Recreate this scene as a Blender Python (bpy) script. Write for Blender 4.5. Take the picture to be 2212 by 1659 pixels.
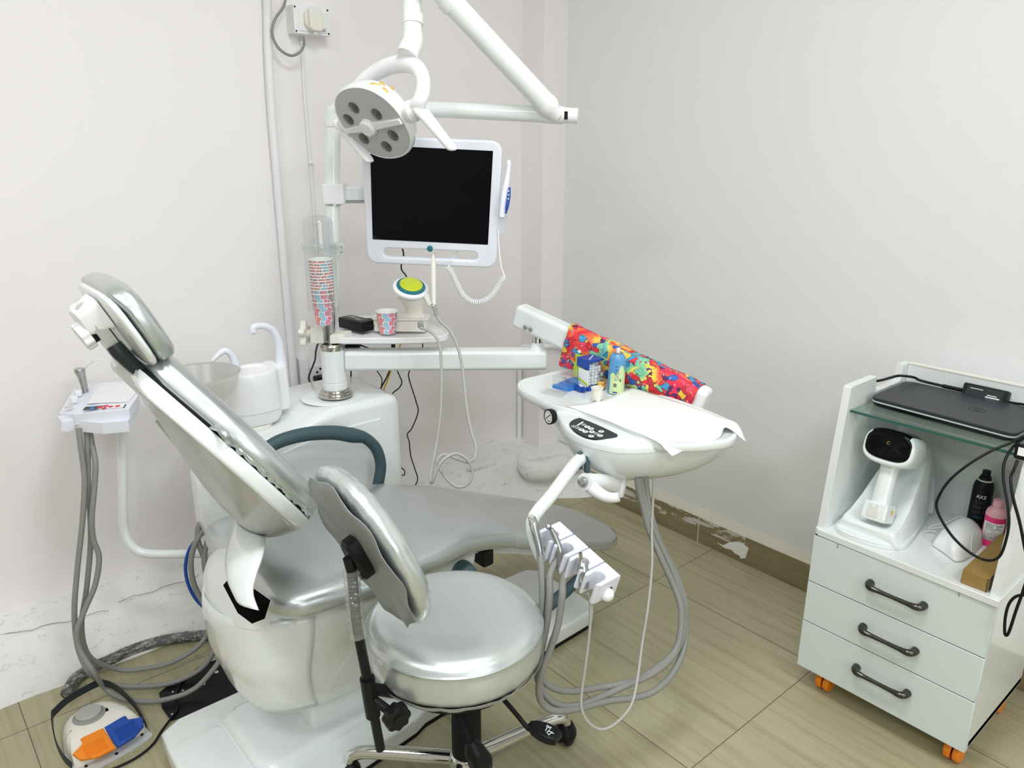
import bpy, bmesh, math, random
from mathutils import Vector, Matrix, noise

for o in list(bpy.data.objects):
    bpy.data.objects.remove(o)
SC = bpy.context.scene
COL = SC.collection
random.seed(7)
PI = math.pi

# ------------------------------------------------------------------ camera
cam = bpy.data.cameras.new('camera')
cam.sensor_width = 36.0
cam.lens = 27.04
cam.clip_start = 0.02
co = bpy.data.objects.new('camera', cam)
COL.objects.link(co)
fwd = Vector((0.61997, 0.72472, -0.30070))
rgt = fwd.cross(Vector((0, 0, 1))).normalized()
upv = rgt.cross(fwd).normalized()
roll = math.radians(0.141)
r2 = rgt * math.cos(roll) + upv * math.sin(roll)
u2 = -rgt * math.sin(roll) + upv * math.cos(roll)
mw = Matrix((r2, u2, -fwd)).transposed().to_4x4()
mw.translation = (0, 0, 1.458)
co.matrix_world = mw
SC.camera = co

# ------------------------------------------------------------------ world, lights, exposure
w = bpy.data.worlds.new('world')
SC.world = w
w.use_nodes = True
w.node_tree.nodes['Background'].inputs[0].default_value = (0.92, 0.96, 1, 1)
w.node_tree.nodes['Background'].inputs[1].default_value = 0.6
SC.view_settings.view_transform = 'Standard'
SC.view_settings.look = 'None'
SC.view_settings.exposure = -0.12
SC.view_settings.gamma = 1.0
SC.view_settings.use_curve_mapping = False
SC.cycles.max_bounces = 14
SC.cycles.diffuse_bounces = 8
SC.cycles.glossy_bounces = 6
SC.cycles.transmission_bounces = 12
SC.cycles.transparent_max_bounces = 16
SC.cycles.caustics_reflective = False
SC.cycles.caustics_refractive = False
SC.cycles.use_denoising = True


def area(name, loc, sx, sy, power, color=(1, 1, 1), rot=(0, 0, 0)):
    l = bpy.data.lights.new(name, 'AREA')
    l.shape = 'RECTANGLE'
    l.size = sx
    l.size_y = sy
    l.energy = power
    l.color = color
    o = bpy.data.objects.new(name, l)
    o.location = loc
    o.rotation_euler = rot
    COL.objects.link(o)
    return o


LAMPS = [(0.75, 0.75), (-0.75, 0.75), (0.75, -0.9), (-0.75, -0.9)]
for lx, ly in LAMPS:
    area('ceiling_light', (lx, ly, 2.685), 0.58, 0.58, 23, (0.935, 0.98, 1.0))
area('rear_fill_light', (0.1, -2.42, 1.45), 1.9, 1.5, 34, (0.91, 0.97, 1.0), (PI / 2, 0, 0))  # soft fill added at the rear to brighten the left wall


# ------------------------------------------------------------------ mesh helpers


def frame(o, x, y, z):
    m = Matrix((Vector(x), Vector(y), Vector(z))).transposed().to_4x4()
    m.translation = Vector(o)
    return m


def zframe(o, z, xhint=(1, 0, 0)):
    z = Vector(z).normalized()
    x = Vector(xhint)
    x = (x - z * x.dot(z)).normalized()
    return frame(o, x, z.cross(x), z)


def catmull(pts, n):
    pts = [Vector(p) for p in pts]
    if len(pts) < 3 or n <= 1:
        return pts
    out = []
    ext = [pts[0] * 2 - pts[1]] + pts + [pts[-1] * 2 - pts[-2]]
    for i in range(1, len(ext) - 2):
        p0, p1, p2, p3 = ext[i - 1:i + 3]
        for k in range(n):
            t = k / n
            out.append(0.5 * ((2 * p1) + (p2 - p0) * t + (2 * p0 - 5 * p1 + 4 * p2 - p3) * t * t + (3 * p1 - p0 - 3 * p2 + p3) * t ** 3))
    out.append(pts[-1])
    return out


def catloop(pts, n):
    pts = [Vector(p) for p in pts]
    N = len(pts)
    out = []
    for i in range(N):
        p0, p1, p2, p3 = pts[i - 1], pts[i], pts[(i + 1) % N], pts[(i + 2) % N]
        for k in range(n):
            t = k / n
            out.append(0.5 * ((2 * p1) + (p2 - p0) * t + (2 * p0 - 5 * p1 + 4 * p2 - p3) * t * t + (3 * p1 - p0 - 3 * p2 + p3) * t ** 3))
    return out


def rrect(hx, hy, r, n=6, cx=0, cy=0):
    out = []
    for sx, sy, a0 in ((1, 1, 0), (-1, 1, PI / 2), (-1, -1, PI), (1, -1, 1.5 * PI)):
        for k in range(n + 1):
            a = a0 + PI / 2 * k / n
            out.append((cx + sx * (hx - r) + r * math.cos(a), cy + sy * (hy - r) + r * math.sin(a)))
    return out


def sup(hx, hy, p=3.0, n=28):
    out = []
    for k in range(n):
        a = 2 * PI * k / n
        c, s = math.cos(a), math.sin(a)
        out.append((hx * math.copysign(abs(c) ** (2 / p), c), hy * math.copysign(abs(s) ** (2 / p), s)))
    return out


def sup2(hx, hy, pt, pb, n=40):
    out = []
    for k in range(n):
        a = 2 * PI * k / n
        c, s = math.cos(a), math.sin(a)
        p = pt if s > 0 else pb
        out.append((hx * math.copysign(abs(c) ** (2 / p), c), hy * math.copysign(abs(s) ** (2 / p), s)))
    return out


def sstep(x, a, b):
    t = min(1, max(0, (x - a) / (b - a)))
    return t * t * (3 - 2 * t)


class MB:
    """Collects shapes into one mesh; M places them."""

    def __init__(s, M=None):
        s.bm = bmesh.new()
        s.M = M if M is not None else Matrix()
        s.mi = 0

    def face(s, vs):
        try:
            f = s.bm.faces.new(vs)
            f.material_index = s.mi
            return f
        except ValueError:
            return None

    def loft(s, rings, cap=True, close=True):
        R = [[s.bm.verts.new(s.M @ Vector(p)) for p in r] for r in rings]
        n = len(R[0])
        for a, b in zip(R, R[1:]):
            for i in range(n if close else n - 1):
                j = (i + 1) % n
                s.face((a[i], a[j], b[j], b[i]))
        if cap and close:
            for r, q in ((R[0], rings[0]), (R[-1], rings[-1])):
                c = sum((v.co for v in r), Vector()) / n
                cv = s.bm.verts.new(c)
                for i in range(n):
                    s.face((r[i], r[(i + 1) % n], cv))
        return s

    def grid(s, rows):
        return s.loft(rows, cap=False, close=False)

    def box(s, c, size, r=0.0, rot=None, seg=2):
        m = Matrix.Translation(Vector(c))
        if rot is not None:
            m = m @ rot
        m = s.M @ m @ Matrix.Diagonal((size[0], size[1], size[2], 1))
        g = bmesh.ops.create_cube(s.bm, size=1.0, matrix=m)
        s._mark(g['verts'])
        if r > 0:
            es = list({e for v in g['verts'] for e in v.link_edges})
            bmesh.ops.bevel(s.bm, geom=es, offset=r, segments=seg, affect='EDGES', profile=0.5, clamp_overlap=True, material=s.mi)
        return s

    def _mark(s, verts):
        for f in {f for v in verts for f in v.link_faces}:
            f.material_index = s.mi

    def prism(s, pts, z0, z1, r=0.0, seg=2, holes=(), both=True):
        def offs(L, d):
            out = []
            N = len(L)
            for i in range(N):
                a, b, c = Vector(L[i - 1][:2]), Vector(L[i][:2]), Vector(L[(i + 1) % N][:2])
                e1, e2 = (b - a), (c - b)
                if e1.length < 1e-9 or e2.length < 1e-9:
                    e1 = e2 = (c - a)
                e1.normalize()
                e2.normalize()
                n1, n2 = Vector((-e1.y, e1.x)), Vector((-e2.y, e2.x))
                out.append(b + (n1 + n2) * (d / max(0.4, 1 + n1.dot(n2))))
            return out

        def sarea(L):
            return sum(L[i - 1][0] * L[i][1] - L[i][0] * L[i - 1][1] for i in range(len(L)))

        loops = []
        for k, L in enumerate([list(pts)] + [list(h) for h in holes]):
            if (sarea(L) < 0) == (k == 0):
                L = L[::-1]
            loops.append(L)
        prof = []
        if r > 0 and both:
            prof += [(r * (1 - math.sin(PI / 2 * q / seg)), z0 + r * (1 - math.cos(PI / 2 * q / seg))) for q in range(seg + 1)]
        else:
            prof.append((0, z0))
        if r > 0:
            prof += [(r * (1 - math.cos(PI / 2 * q / seg)), z1 - r * (1 - math.sin(PI / 2 * q / seg))) for q in range(seg + 1)]
        else:
            prof.append((0, z1))
        ends = ([], [])
        for L in loops:
            R = []
            for d, z in prof:
                R.append([s.bm.verts.new(s.M @ Vector((p[0], p[1], z))) for p in (offs(L, d) if d else L)])
            n = len(L)
            for a, b in zip(R, R[1:]):
                for i in range(n):
                    s.face((a[i], a[(i + 1) % n], b[(i + 1) % n], b[i]))
            ends[0].append(R[0])
            ends[1].append(R[-1])
        nz = s.M.to_3x3() @ Vector((0, 0, 1))
        for E in ends:
            if len(E) == 1 and len(E[0]) <= 4:
                s.face(E[0])
            else:
                es = [s.bm.edges.get((V[i], V[(i + 1) % len(V)])) for V in E for i in range(len(V))]
                bmesh.ops.triangle_fill(s.bm, use_beauty=True, use_dissolve=False, edges=es, normal=nz)
        return s

    def tube(s, pts, r, n=12, sm=6, cap=True):
        P = catmull(pts, sm)
        N = len(P)
        rs = r if isinstance(r, (list, tuple)) else None
        up = Vector((0, 0, 1))
        t0 = (P[1] - P[0]).normalized()
        if abs(t0.dot(up)) > 0.95:
            up = Vector((1, 0, 0))
        x = (up - t0 * up.dot(t0)).normalized()
        rings = []
        for i, p in enumerate(P):
            t = (P[min(i + 1, N - 1)] - P[max(i - 1, 0)]).normalized()
            x = (x - t * x.dot(t)).normalized()
            y = t.cross(x)
            if rs:
                f = i / (N - 1) * (len(rs) - 1)
                k = min(int(f), len(rs) - 2)
                rr = rs[k] + (rs[k + 1] - rs[k]) * (f - k)
            else:
                rr = r
            rings.append([p + (x * math.cos(a) + y * math.sin(a)) * rr for a in [2 * PI * k / n for k in range(n)]])
        return s.loft(rings, cap=cap)

    def lathe(s, prof, n=32, M=None):
        old = s.M
        if M is not None:
            s.M = old @ M
        rings = [[(max(r, 1e-5) * math.cos(2 * PI * k / n), max(r, 1e-5) * math.sin(2 * PI * k / n), z) for k in range(n)] for r, z in prof]
        s.loft(rings, cap=True)
        s.M = old
        return s

    def ball(s, c, r, n=20, sq=(1, 1, 1)):
        m = s.M @ Matrix.Translation(Vector(c)) @ Matrix.Diagonal((r * sq[0], r * sq[1], r * sq[2], 1))
        g = bmesh.ops.create_uvsphere(s.bm, u_segments=n, v_segments=max(8, n // 2), radius=1, matrix=m)
        s._mark(g['verts'])
        return s


ORG = {}


def tag(o, label=None, cat=None, group=None, kind=None):
    if label:
        o['label'] = label
    if cat:
        o['category'] = cat
    if group:
        o['group'] = group
    if kind:
        o['kind'] = kind
    return o


def thing(name, label, cat, loc, group=None):
    o = bpy.data.objects.new(name, None)
    o.empty_display_size = 0.05
    o.location = loc
    COL.objects.link(o)
    ORG[o] = Vector(loc)
    return tag(o, label, cat, group)


def obj(mb, name, m, parent=None, loc=None, ang=38, solid=0.0, bev=0.0, sub=0, label=None):
    bm = mb.bm
    bmesh.ops.remove_doubles(bm, verts=bm.verts, dist=1e-6)
    bmesh.ops.recalc_face_normals(bm, faces=bm.faces)
    me = bpy.data.meshes.new(name)
    bm.to_mesh(me)
    bm.free()
    if parent is not None:
        base = ORG[parent]
    elif loc is not None:
        base = Vector(loc)
    else:
        xs = [v.co for v in me.vertices]
        base = Vector([(min(v[i] for v in xs) + max(v[i] for v in xs)) / 2 for i in range(3)])
        base.z = min(v.z for v in xs)
    me.transform(Matrix.Translation(-base))
    for p in me.polygons:
        p.use_smooth = True
    me.set_sharp_from_angle(angle=math.radians(ang))
    for k in (m if isinstance(m, (list, tuple)) else [m]):
        me.materials.append(k)
    o = bpy.data.objects.new(name, me)
    COL.objects.link(o)
    if parent is not None:
        o.parent = parent
    else:
        o.location = base
    ORG[o] = base
    if solid:
        md = o.modifiers.new('s', 'SOLIDIFY')
        md.thickness = solid
        md.offset = 0
    if ang <= 38 and not solid:
        md = o.modifiers.new('w', 'WEIGHTED_NORMAL')
        md.keep_sharp = True
        md.weight = 80
    if bev:
        md = o.modifiers.new('b', 'BEVEL')
        md.width = bev
        md.segments = 2
        md.limit_method = 'ANGLE'
    if sub:
        md = o.modifiers.new('u', 'SUBSURF')
        md.levels = sub
        md.render_levels = sub
    if label:
        o['label'] = label
    return o


def text(name, s, size, M, m, parent, ext=0.0003, align='CENTER'):
    c = bpy.data.curves.new(name, 'FONT')
    c.body = s
    c.size = size
    c.extrude = ext
    c.align_x = align
    c.align_y = 'CENTER'
    c.materials.append(m)
    tmp = bpy.data.objects.new('tmp', c)
    COL.objects.link(tmp)
    dg = bpy.context.evaluated_depsgraph_get()
    me = bpy.data.meshes.new_from_object(tmp.evaluated_get(dg))
    bpy.data.objects.remove(tmp)
    me.name = name
    me.transform(Matrix.Translation(-ORG[parent]) @ M)
    o = bpy.data.objects.new(name, me)
    COL.objects.link(o)
    o.parent = parent
    ORG[o] = ORG[parent]
    return o


def copy_tree(o, loc=None, parent=None):
    c = o.copy()
    COL.objects.link(c)
    if parent is not None:
        c.parent = parent
    if loc is not None:
        c.location = loc
    for ch in o.children:
        copy_tree(ch, None, c)
    return c


# ------------------------------------------------------------------ materials
def newmat(name):
    m = bpy.data.materials.new(name)
    m.use_nodes = True
    nt = m.node_tree
    return m, nt, nt.nodes['Principled BSDF']


def mat(name, col, rough=0.5, metal=0.0, coat=0.0, trans=0.0, ior=1.45, alpha=1.0, bump=0.0, bscale=60.0, vary=0.0, emit=0.0, spec=0.5):
    m, nt, b = newmat(name)
    b.inputs['Base Color'].default_value = (*col, 1)
    b.inputs['Roughness'].default_value = rough
    b.inputs['Metallic'].default_value = metal
    b.inputs['Coat Weight'].default_value = coat
    b.inputs['Coat Roughness'].default_value = 0.06
    b.inputs['Transmission Weight'].default_value = trans
    b.inputs['IOR'].default_value = ior
    b.inputs['Specular IOR Level'].default_value = spec
    b.inputs['Alpha'].default_value = alpha
    if emit:
        b.inputs['Emission Color'].default_value = (*col, 1)
        b.inputs['Emission Strength'].default_value = emit
    if bump or vary:
        tc = nt.nodes.new('ShaderNodeTexCoord')
        n = nt.nodes.new('ShaderNodeTexNoise')
        n.inputs['Scale'].default_value = bscale
        n.inputs['Detail'].default_value = 4
        nt.links.new(tc.outputs['Object'], n.inputs['Vector'])
        if bump:
            bp = nt.nodes.new('ShaderNodeBump')
            bp.inputs['Strength'].default_value = bump
            bp.inputs['Distance'].default_value = 0.004
            nt.links.new(n.outputs['Fac'], bp.inputs['Height'])
            nt.links.new(bp.outputs['Normal'], b.inputs['Normal'])
        if vary:
            mx = nt.nodes.new('ShaderNodeMix')
            mx.data_type = 'RGBA'
            mx.inputs[6].default_value = (*[c * (1 - vary) for c in col], 1)
            mx.inputs[7].default_value = (*[min(1, c * (1 + vary)) for c in col], 1)
            nt.links.new(n.outputs['Fac'], mx.inputs[0])
            nt.links.new(mx.outputs[2], b.inputs['Base Color'])
    return m


class NG:
    """small helper to wire math nodes"""

    def __init__(s, nt):
        s.nt = nt

    def n(s, t, **kw):
        o = s.nt.nodes.new(t)
        for k, v in kw.items():
            setattr(o, k, v)
        return o

    def put(s, sock, v):
        if hasattr(v, 'is_output') or isinstance(v, bpy.types.NodeSocket):
            s.nt.links.new(v, sock)
        else:
            sock.default_value = v

    def m(s, op, a, b=0.0, c=0.0):
        o = s.n('ShaderNodeMath', operation=op)
        s.put(o.inputs[0], a)
        s.put(o.inputs[1], b)
        s.put(o.inputs[2], c)
        return o.outputs[0]

    def mix(s, f, a, b):
        o = s.n('ShaderNodeMix', data_type='RGBA')
        s.put(o.inputs[0], f)
        s.put(o.inputs[6], a if not isinstance(a, tuple) else (*a, 1))
        s.put(o.inputs[7], b if not isinstance(b, tuple) else (*b, 1))
        return o.outputs[2]

    def noise(s, vec, scale, detail=3.0, rough=0.5, dist=0.0):
        o = s.n('ShaderNodeTexNoise')
        s.put(o.inputs['Vector'], vec)
        o.inputs['Scale'].default_value = scale
        o.inputs['Detail'].default_value = detail
        o.inputs['Roughness'].default_value = rough
        o.inputs['Distortion'].default_value = dist
        return o.outputs['Fac']

    def ramp(s, f, stops, mode='LINEAR'):
        o = s.n('ShaderNodeValToRGB')
        o.color_ramp.interpolation = mode
        while len(o.color_ramp.elements) < len(stops):
            o.color_ramp.elements.new(0.5)
        for e, (p, c) in zip(o.color_ramp.elements, stops):
            e.position = p
            e.color = (*c, 1) if len(c) == 3 else c
        s.put(o.inputs[0], f)
        return o.outputs[0]

    def mapping(s, vec, scale=(1, 1, 1), rot=(0, 0, 0)):
        o = s.n('ShaderNodeMapping')
        s.put(o.inputs['Vector'], vec)
        o.inputs['Scale'].default_value = scale
        o.inputs['Rotation'].default_value = rot
        return o.outputs[0]

    def bump(s, h, strength=0.3, dist=0.01):
        o = s.n('ShaderNodeBump')
        o.inputs['Strength'].default_value = strength
        o.inputs['Distance'].default_value = dist
        s.put(o.inputs['Height'], h)
        return o.outputs[0]


def wall_mat(name, col):
    m, nt, b = newmat(name)
    g = NG(nt)
    P = g.n('ShaderNodeNewGeometry').outputs['Position']
    big = g.noise(P, 1.3, 3)
    c = g.mix(big, tuple(x * 0.97 for x in col), tuple(min(1, x * 1.02) for x in col))
    sp = g.m('GREATER_THAN', g.noise(P, 34, 2), 0.795)
    c = g.mix(g.m('MULTIPLY', sp, 0.3), c, (0.45, 0.43, 0.4))
    g.put(b.inputs['Base Color'], c)
    b.inputs['Roughness'].default_value = 0.55
    h = g.m('ADD', g.noise(P, 5, 4), g.m('MULTIPLY', g.noise(P, 90, 2), 0.12))
    g.put(b.inputs['Normal'], g.bump(h, 0.18, 0.01))
    return m


def floor_mat():
    m, nt, b = newmat('floor_tile')
    g = NG(nt)
    P = g.n('ShaderNodeNewGeometry').outputs['Position']
    sep = g.n('ShaderNodeSeparateXYZ')
    g.put(sep.inputs[0], P)
    x, y = sep.outputs[0], sep.outputs[1]
    tx = g.m('FRACT', g.m('DIVIDE', g.m('ADD', x, 3 * 0.6 - 0.108), 0.6))
    ty = g.m('FRACT', g.m('DIVIDE', g.m('ADD', y, 6 * 0.6 - 0.26), 0.6))
    dx = g.m('MINIMUM', tx, g.m('SUBTRACT', 1.0, tx))
    dy = g.m('MINIMUM', ty, g.m('SUBTRACT', 1.0, ty))
    d = g.m('MINIMUM', dx, dy)
    grout = g.m('LESS_THAN', d, 0.0022)
    cell = g.m('ADD', g.m('FLOOR', g.m('DIVIDE', g.m('ADD', x, 1.692), 0.6)), g.m('MULTIPLY', g.m('FLOOR', g.m('DIVIDE', g.m('ADD', y, 3.34), 0.6)), 7.3))
    cv = g.n('ShaderNodeCombineXYZ')
    g.put(cv.inputs[0], x)
    g.put(cv.inputs[1], y)
    g.put(cv.inputs[2], cell)
    v = g.mapping(cv.outputs[0], (52, 1.5, 1))
    gr = g.noise(v, 1.0, 5, 0.62, 0.3)
    v2 = g.mapping(cv.outputs[0], (110, 5, 1))
    gr2 = g.noise(v2, 1.0, 3, 0.6, 0.2)
    big = g.noise(cv.outputs[0], 2.2, 3)
    f = g.m('ADD', g.m('MULTIPLY', gr, 0.62), g.m('ADD', g.m('MULTIPLY', gr2, 0.26), g.m('MULTIPLY', big, 0.25)))
    c = g.ramp(f, [(0.34, (0.245, 0.220, 0.122)), (0.47, (0.332, 0.303, 0.183)), (0.58, (0.390, 0.360, 0.226)), (0.74, (0.435, 0.406, 0.268))])
    c = g.mix(grout, c, (0.13, 0.10, 0.065))
    g.put(b.inputs['Base Color'], c)
    g.put(b.inputs['Roughness'], g.m('ADD', 0.24, g.m('MULTIPLY', gr2, 0.16)))
    g.put(b.inputs['Normal'], g.bump(g.m('ADD', g.m('MULTIPLY', gr2, 0.1), g.m('MULTIPLY', grout, -0.5)), 0.15, 0.003))
    return m


def plaster_mat():
    m, nt, b = newmat('rough_plaster')
    g = NG(nt)
    P = g.n('ShaderNodeNewGeometry').outputs['Position']
    st = g.mapping(P, (1, 1, 2.2))
    n1 = g.noise(st, 7, 9, 0.66, 0.8)
    n2 = g.noise(P, 33, 6, 0.7)
    n3 = g.noise(P, 2.0, 2)
    crack = g.m('ABSOLUTE', g.m('SUBTRACT', n1, 0.5))
    cm = g.m('MULTIPLY', g.m('LESS_THAN', crack, 0.004), g.m('GREATER_THAN', n2, 0.53))
    sepz = g.n('ShaderNodeSeparateXYZ')
    g.put(sepz.inputs[0], P)
    right = g.m('MULTIPLY', g.m('SUBTRACT', sepz.outputs[0], 1.2), 0.055)
    spots = g.m('GREATER_THAN', g.m('ADD', n2, g.m('MAXIMUM', right, 0.0)), 0.69)
    c = g.mix(n3, (0.74, 0.73, 0.71), (0.84, 0.835, 0.83))
    c = g.mix(g.m('MULTIPLY', cm, 0.55), c, (0.22, 0.2, 0.18))
    c = g.mix(g.m('MULTIPLY', spots, 0.55), c, (0.3, 0.28, 0.26))
    g.put(b.inputs['Base Color'], c)
    b.inputs['Roughness'].default_value = 0.85
    g.put(b.inputs['Normal'], g.bump(g.m('ADD', n1, g.m('MULTIPLY', n2, 0.35)), 0.45, 0.012))
    return m


def skirting_mat():
    m, nt, b = newmat('skirting_tile')
    g = NG(nt)
    P = g.n('ShaderNodeNewGeometry').outputs['Position']
    sep = g.n('ShaderNodeSeparateXYZ')
    g.put(sep.inputs[0], P)
    v = g.mapping(P, (3, 3, 60))
    gr = g.noise(v, 1.0, 4, 0.6, 0.2)
    c = g.ramp(gr, [(0.3, (0.20, 0.158, 0.08)), (0.7, (0.29, 0.24, 0.135))])
    y = sep.outputs[1]
    z = sep.outputs[2]
    # worn smears of white paint, in a band that climbs along the tile
    sm = g.noise(g.mapping(P, (1, 9, 34)), 1.0, 5, 0.72, 0.5)
    band = g.m('ABSOLUTE', g.m('SUBTRACT', z, g.m('ADD', 0.085, g.m('MULTIPLY', g.m('SUBTRACT', y, 1.52), -0.02))))
    near = g.m('LESS_THAN', band, 0.03)
    span = g.m('MULTIPLY', g.m('GREATER_THAN', y, 1.33), g.m('LESS_THAN', y, 2.3))
    k = g.m('MULTIPLY', g.m('MULTIPLY', g.m('GREATER_THAN', sm, 0.52), near), span)
    c = g.mix(g.m('MULTIPLY', k, 0.75), c, (0.72, 0.71, 0.68))
    jt = g.m('LESS_THAN', g.m('ABSOLUTE', g.m('SUBTRACT', g.m('FRACT', g.m('DIVIDE', g.m('SUBTRACT', y, 0.845), 0.6)), 0.5)), 0.0)
    g.put(b.inputs['Base Color'], g.mix(jt, c, (0.1, 0.08, 0.05)))
    b.inputs['Roughness'].default_value = 0.35
    return m


def silver_mat(name, col, metal, rough, sheen=0.25):
    m, nt, b = newmat(name)
    g = NG(nt)
    tc = g.n('ShaderNodeTexCoord').outputs['Object']
    n = g.noise(tc, 900, 2)
    big = g.noise(tc, 9, 3, 0.5, 0.6)
    c = g.mix(n, tuple(x * 0.86 for x in col), tuple(min(1, x * 1.12) for x in col))
    g.put(b.inputs['Base Color'], c)
    b.inputs['Metallic'].default_value = metal
    b.inputs['Roughness'].default_value = rough
    b.inputs['Coat Weight'].default_value = sheen
    b.inputs['Coat Roughness'].default_value = 0.08
    h = g.m('ADD', g.m('MULTIPLY', big, 1.0), g.m('MULTIPLY', n, 0.02))
    g.put(b.inputs['Normal'], g.bump(h, 0.09, 0.006))
    return m


def cup_mat():
    m, nt, b = newmat('cup_print')
    g = NG(nt)
    tc = g.n('ShaderNodeTexCoord').outputs['Object']
    sep = g.n('ShaderNodeSeparateXYZ')
    g.put(sep.inputs[0], tc)
    ang = g.m('ARCTAN2', sep.outputs[1], sep.outputs[0])
    u = g.m('MULTIPLY', g.m('ADD', ang, PI), 10 / (2 * PI))
    wob = g.m('MULTIPLY', g.m('SINE', g.m('MULTIPLY', sep.outputs[2], 250.0)), 0.22)
    u = g.m('ADD', u, wob)
    col = g.m('FLOOR', u)
    par = g.m('MODULO', col, 2.0)
    v = g.m('ADD', g.m('MULTIPLY', sep.outputs[2], 39.0), g.m('MULTIPLY', par, 0.5))
    row = g.m('FLOOR', v)
    fu = g.m('SUBTRACT', g.m('FRACT', u), 0.5)
    fv = g.m('FRACT', v)
    fan = g.m('ARCTAN2', fu, g.m('ADD', fv, 0.15))
    stripe = g.m('GREATER_THAN', g.m('SINE', g.m('MULTIPLY', fan, 15.0)), 0.6)
    edge = g.m('GREATER_THAN', g.m('ABSOLUTE', fu), 0.455)
    arc = g.m('GREATER_THAN', g.m('ADD', g.m('MULTIPLY', fv, fv), g.m('MULTIPLY', g.m('MULTIPLY', fu, fu), 1.4)), 0.9)
    white = g.m('MAXIMUM', g.m('MAXIMUM', g.m('MULTIPLY', stripe, 0.9), edge), arc)
    key = g.m('FRACT', g.m('DIVIDE', g.m('ADD', col, 20.5), 5.0))
    c = g.ramp(key, [(0.0, (0.74, 0.12, 0.14)), (0.2, (0.2, 0.5, 0.72)), (0.4, (0.72, 0.06, 0.20)), (0.6, (0.26, 0.13, 0.22)), (0.8, (0.78, 0.16, 0.15))], 'CONSTANT')
    g.put(b.inputs['Base Color'], g.mix(white, c, (0.86, 0.85, 0.83)))
    b.inputs['Roughness'].default_value = 0.5
    return m


def print_mat():
    m, nt, b = newmat('colourful_print')
    g = NG(nt)
    tc = g.n('ShaderNodeTexCoord').outputs['Object']
    wv = g.n('ShaderNodeTexNoise')
    g.put(wv.inputs['Vector'], tc)
    wv.inputs['Scale'].default_value = 26
    wv.inputs['Detail'].default_value = 2
    ad = g.n('ShaderNodeVectorMath', operation='MULTIPLY_ADD')
    g.put(ad.inputs[0], wv.outputs['Color'])
    ad.inputs[1].default_value = (0.035, 0.035, 0.035)
    g.put(ad.inputs[2], tc)
    vo = g.n('ShaderNodeTexVoronoi')
    g.put(vo.inputs['Vector'], ad.outputs[0])
    vo.inputs['Scale'].default_value = 58
    key = g.n('ShaderNodeSeparateColor')
    g.put(key.inputs[0], vo.outputs['Color'])
    shapes = g.ramp(key.outputs[0], [(0.0, (0.62, 0.02, 0.03)), (0.2, (0.02, 0.1, 0.42)), (0.34, (0.75, 0.03, 0.04)), (0.5, (0.85, 0.55, 0.05)), (0.6, (0.05, 0.3, 0.55)), (0.72, (0.1, 0.02, 0.1)), (0.78, (0.8, 0.06, 0.12)), (0.9, (0.2, 0.55, 0.35))], 'CONSTANT')
    soft = g.noise(tc, 9, 2, 0.5, 0.6)
    bg = g.ramp(soft, [(0.3, (0.1, 0.38, 0.55)), (0.38, (0.25, 0.6, 0.3)), (0.44, (0.9, 0.7, 0.08)), (0.5, (0.85, 0.2, 0.05)), (0.56, (0.75, 0.02, 0.05)), (0.66, (0.72, 0.03, 0.1)), (0.75, (0.9, 0.3, 0.05))])
    fine = g.noise(tc, 75, 2)
    pick = g.m('GREATER_THAN', g.m('ADD', key.outputs[1], g.m('MULTIPLY', g.m('SUBTRACT', fine, 0.5), 0.5)), 0.42)
    c = g.mix(pick, bg, shapes)
    vo2 = g.n('ShaderNodeTexVoronoi')
    vo2.feature = 'DISTANCE_TO_EDGE'
    g.put(vo2.inputs['Vector'], ad.outputs[0])
    vo2.inputs['Scale'].default_value = 58
    line = g.m('MULTIPLY', g.m('LESS_THAN', vo2.outputs['Distance'], 0.05), pick)
    c = g.mix(g.m('MULTIPLY', line, 0.75), c, (0.03, 0.02, 0.06))
    lt = g.m('GREATER_THAN', g.noise(tc, 120, 1), 0.72)
    c = g.mix(g.m('MULTIPLY', lt, 0.7), c, (0.85, 0.8, 0.7))
    g.put(b.inputs['Base Color'], c)
    b.inputs['Roughness'].default_value = 0.5
    return m


def clear_mat(name, tint=(1, 1, 1), milky=0.0, rough=0.05, base=0.04):
    m = bpy.data.materials.new(name)
    m.use_nodes = True
    nt = m.node_tree
    nt.nodes.remove(nt.nodes['Principled BSDF'])
    g = NG(nt)
    tr = g.n('ShaderNodeBsdfTransparent')
    tr.inputs[0].default_value = (*tint, 1)
    gl = g.n('ShaderNodeBsdfGlossy')
    gl.inputs['Roughness'].default_value = rough
    df = g.n('ShaderNodeBsdfTranslucent' if milky > 0.3 else 'ShaderNodeBsdfDiffuse')
    df.inputs[0].default_value = (0.86, 0.86, 0.84, 1)
    lw = g.n('ShaderNodeLayerWeight')
    lw.inputs[0].default_value = 0.25
    edge = g.m('POWER', lw.outputs['Facing'], 2.5)
    a = g.n('ShaderNodeMixShader')
    nt.links.new(g.m('ADD', milky, g.m('MULTIPLY', edge, 0.3)), a.inputs[0])
    nt.links.new(tr.outputs[0], a.inputs[1])
    nt.links.new(df.outputs[0], a.inputs[2])
    b = g.n('ShaderNodeMixShader')
    nt.links.new(g.m('ADD', base, g.m('MULTIPLY', edge, 0.45)), b.inputs[0])
    nt.links.new(a.outputs[0], b.inputs[1])
    nt.links.new(gl.outputs[0], b.inputs[2])
    nt.links.new(b.outputs[0], nt.nodes['Material Output'].inputs[0])
    return m


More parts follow.
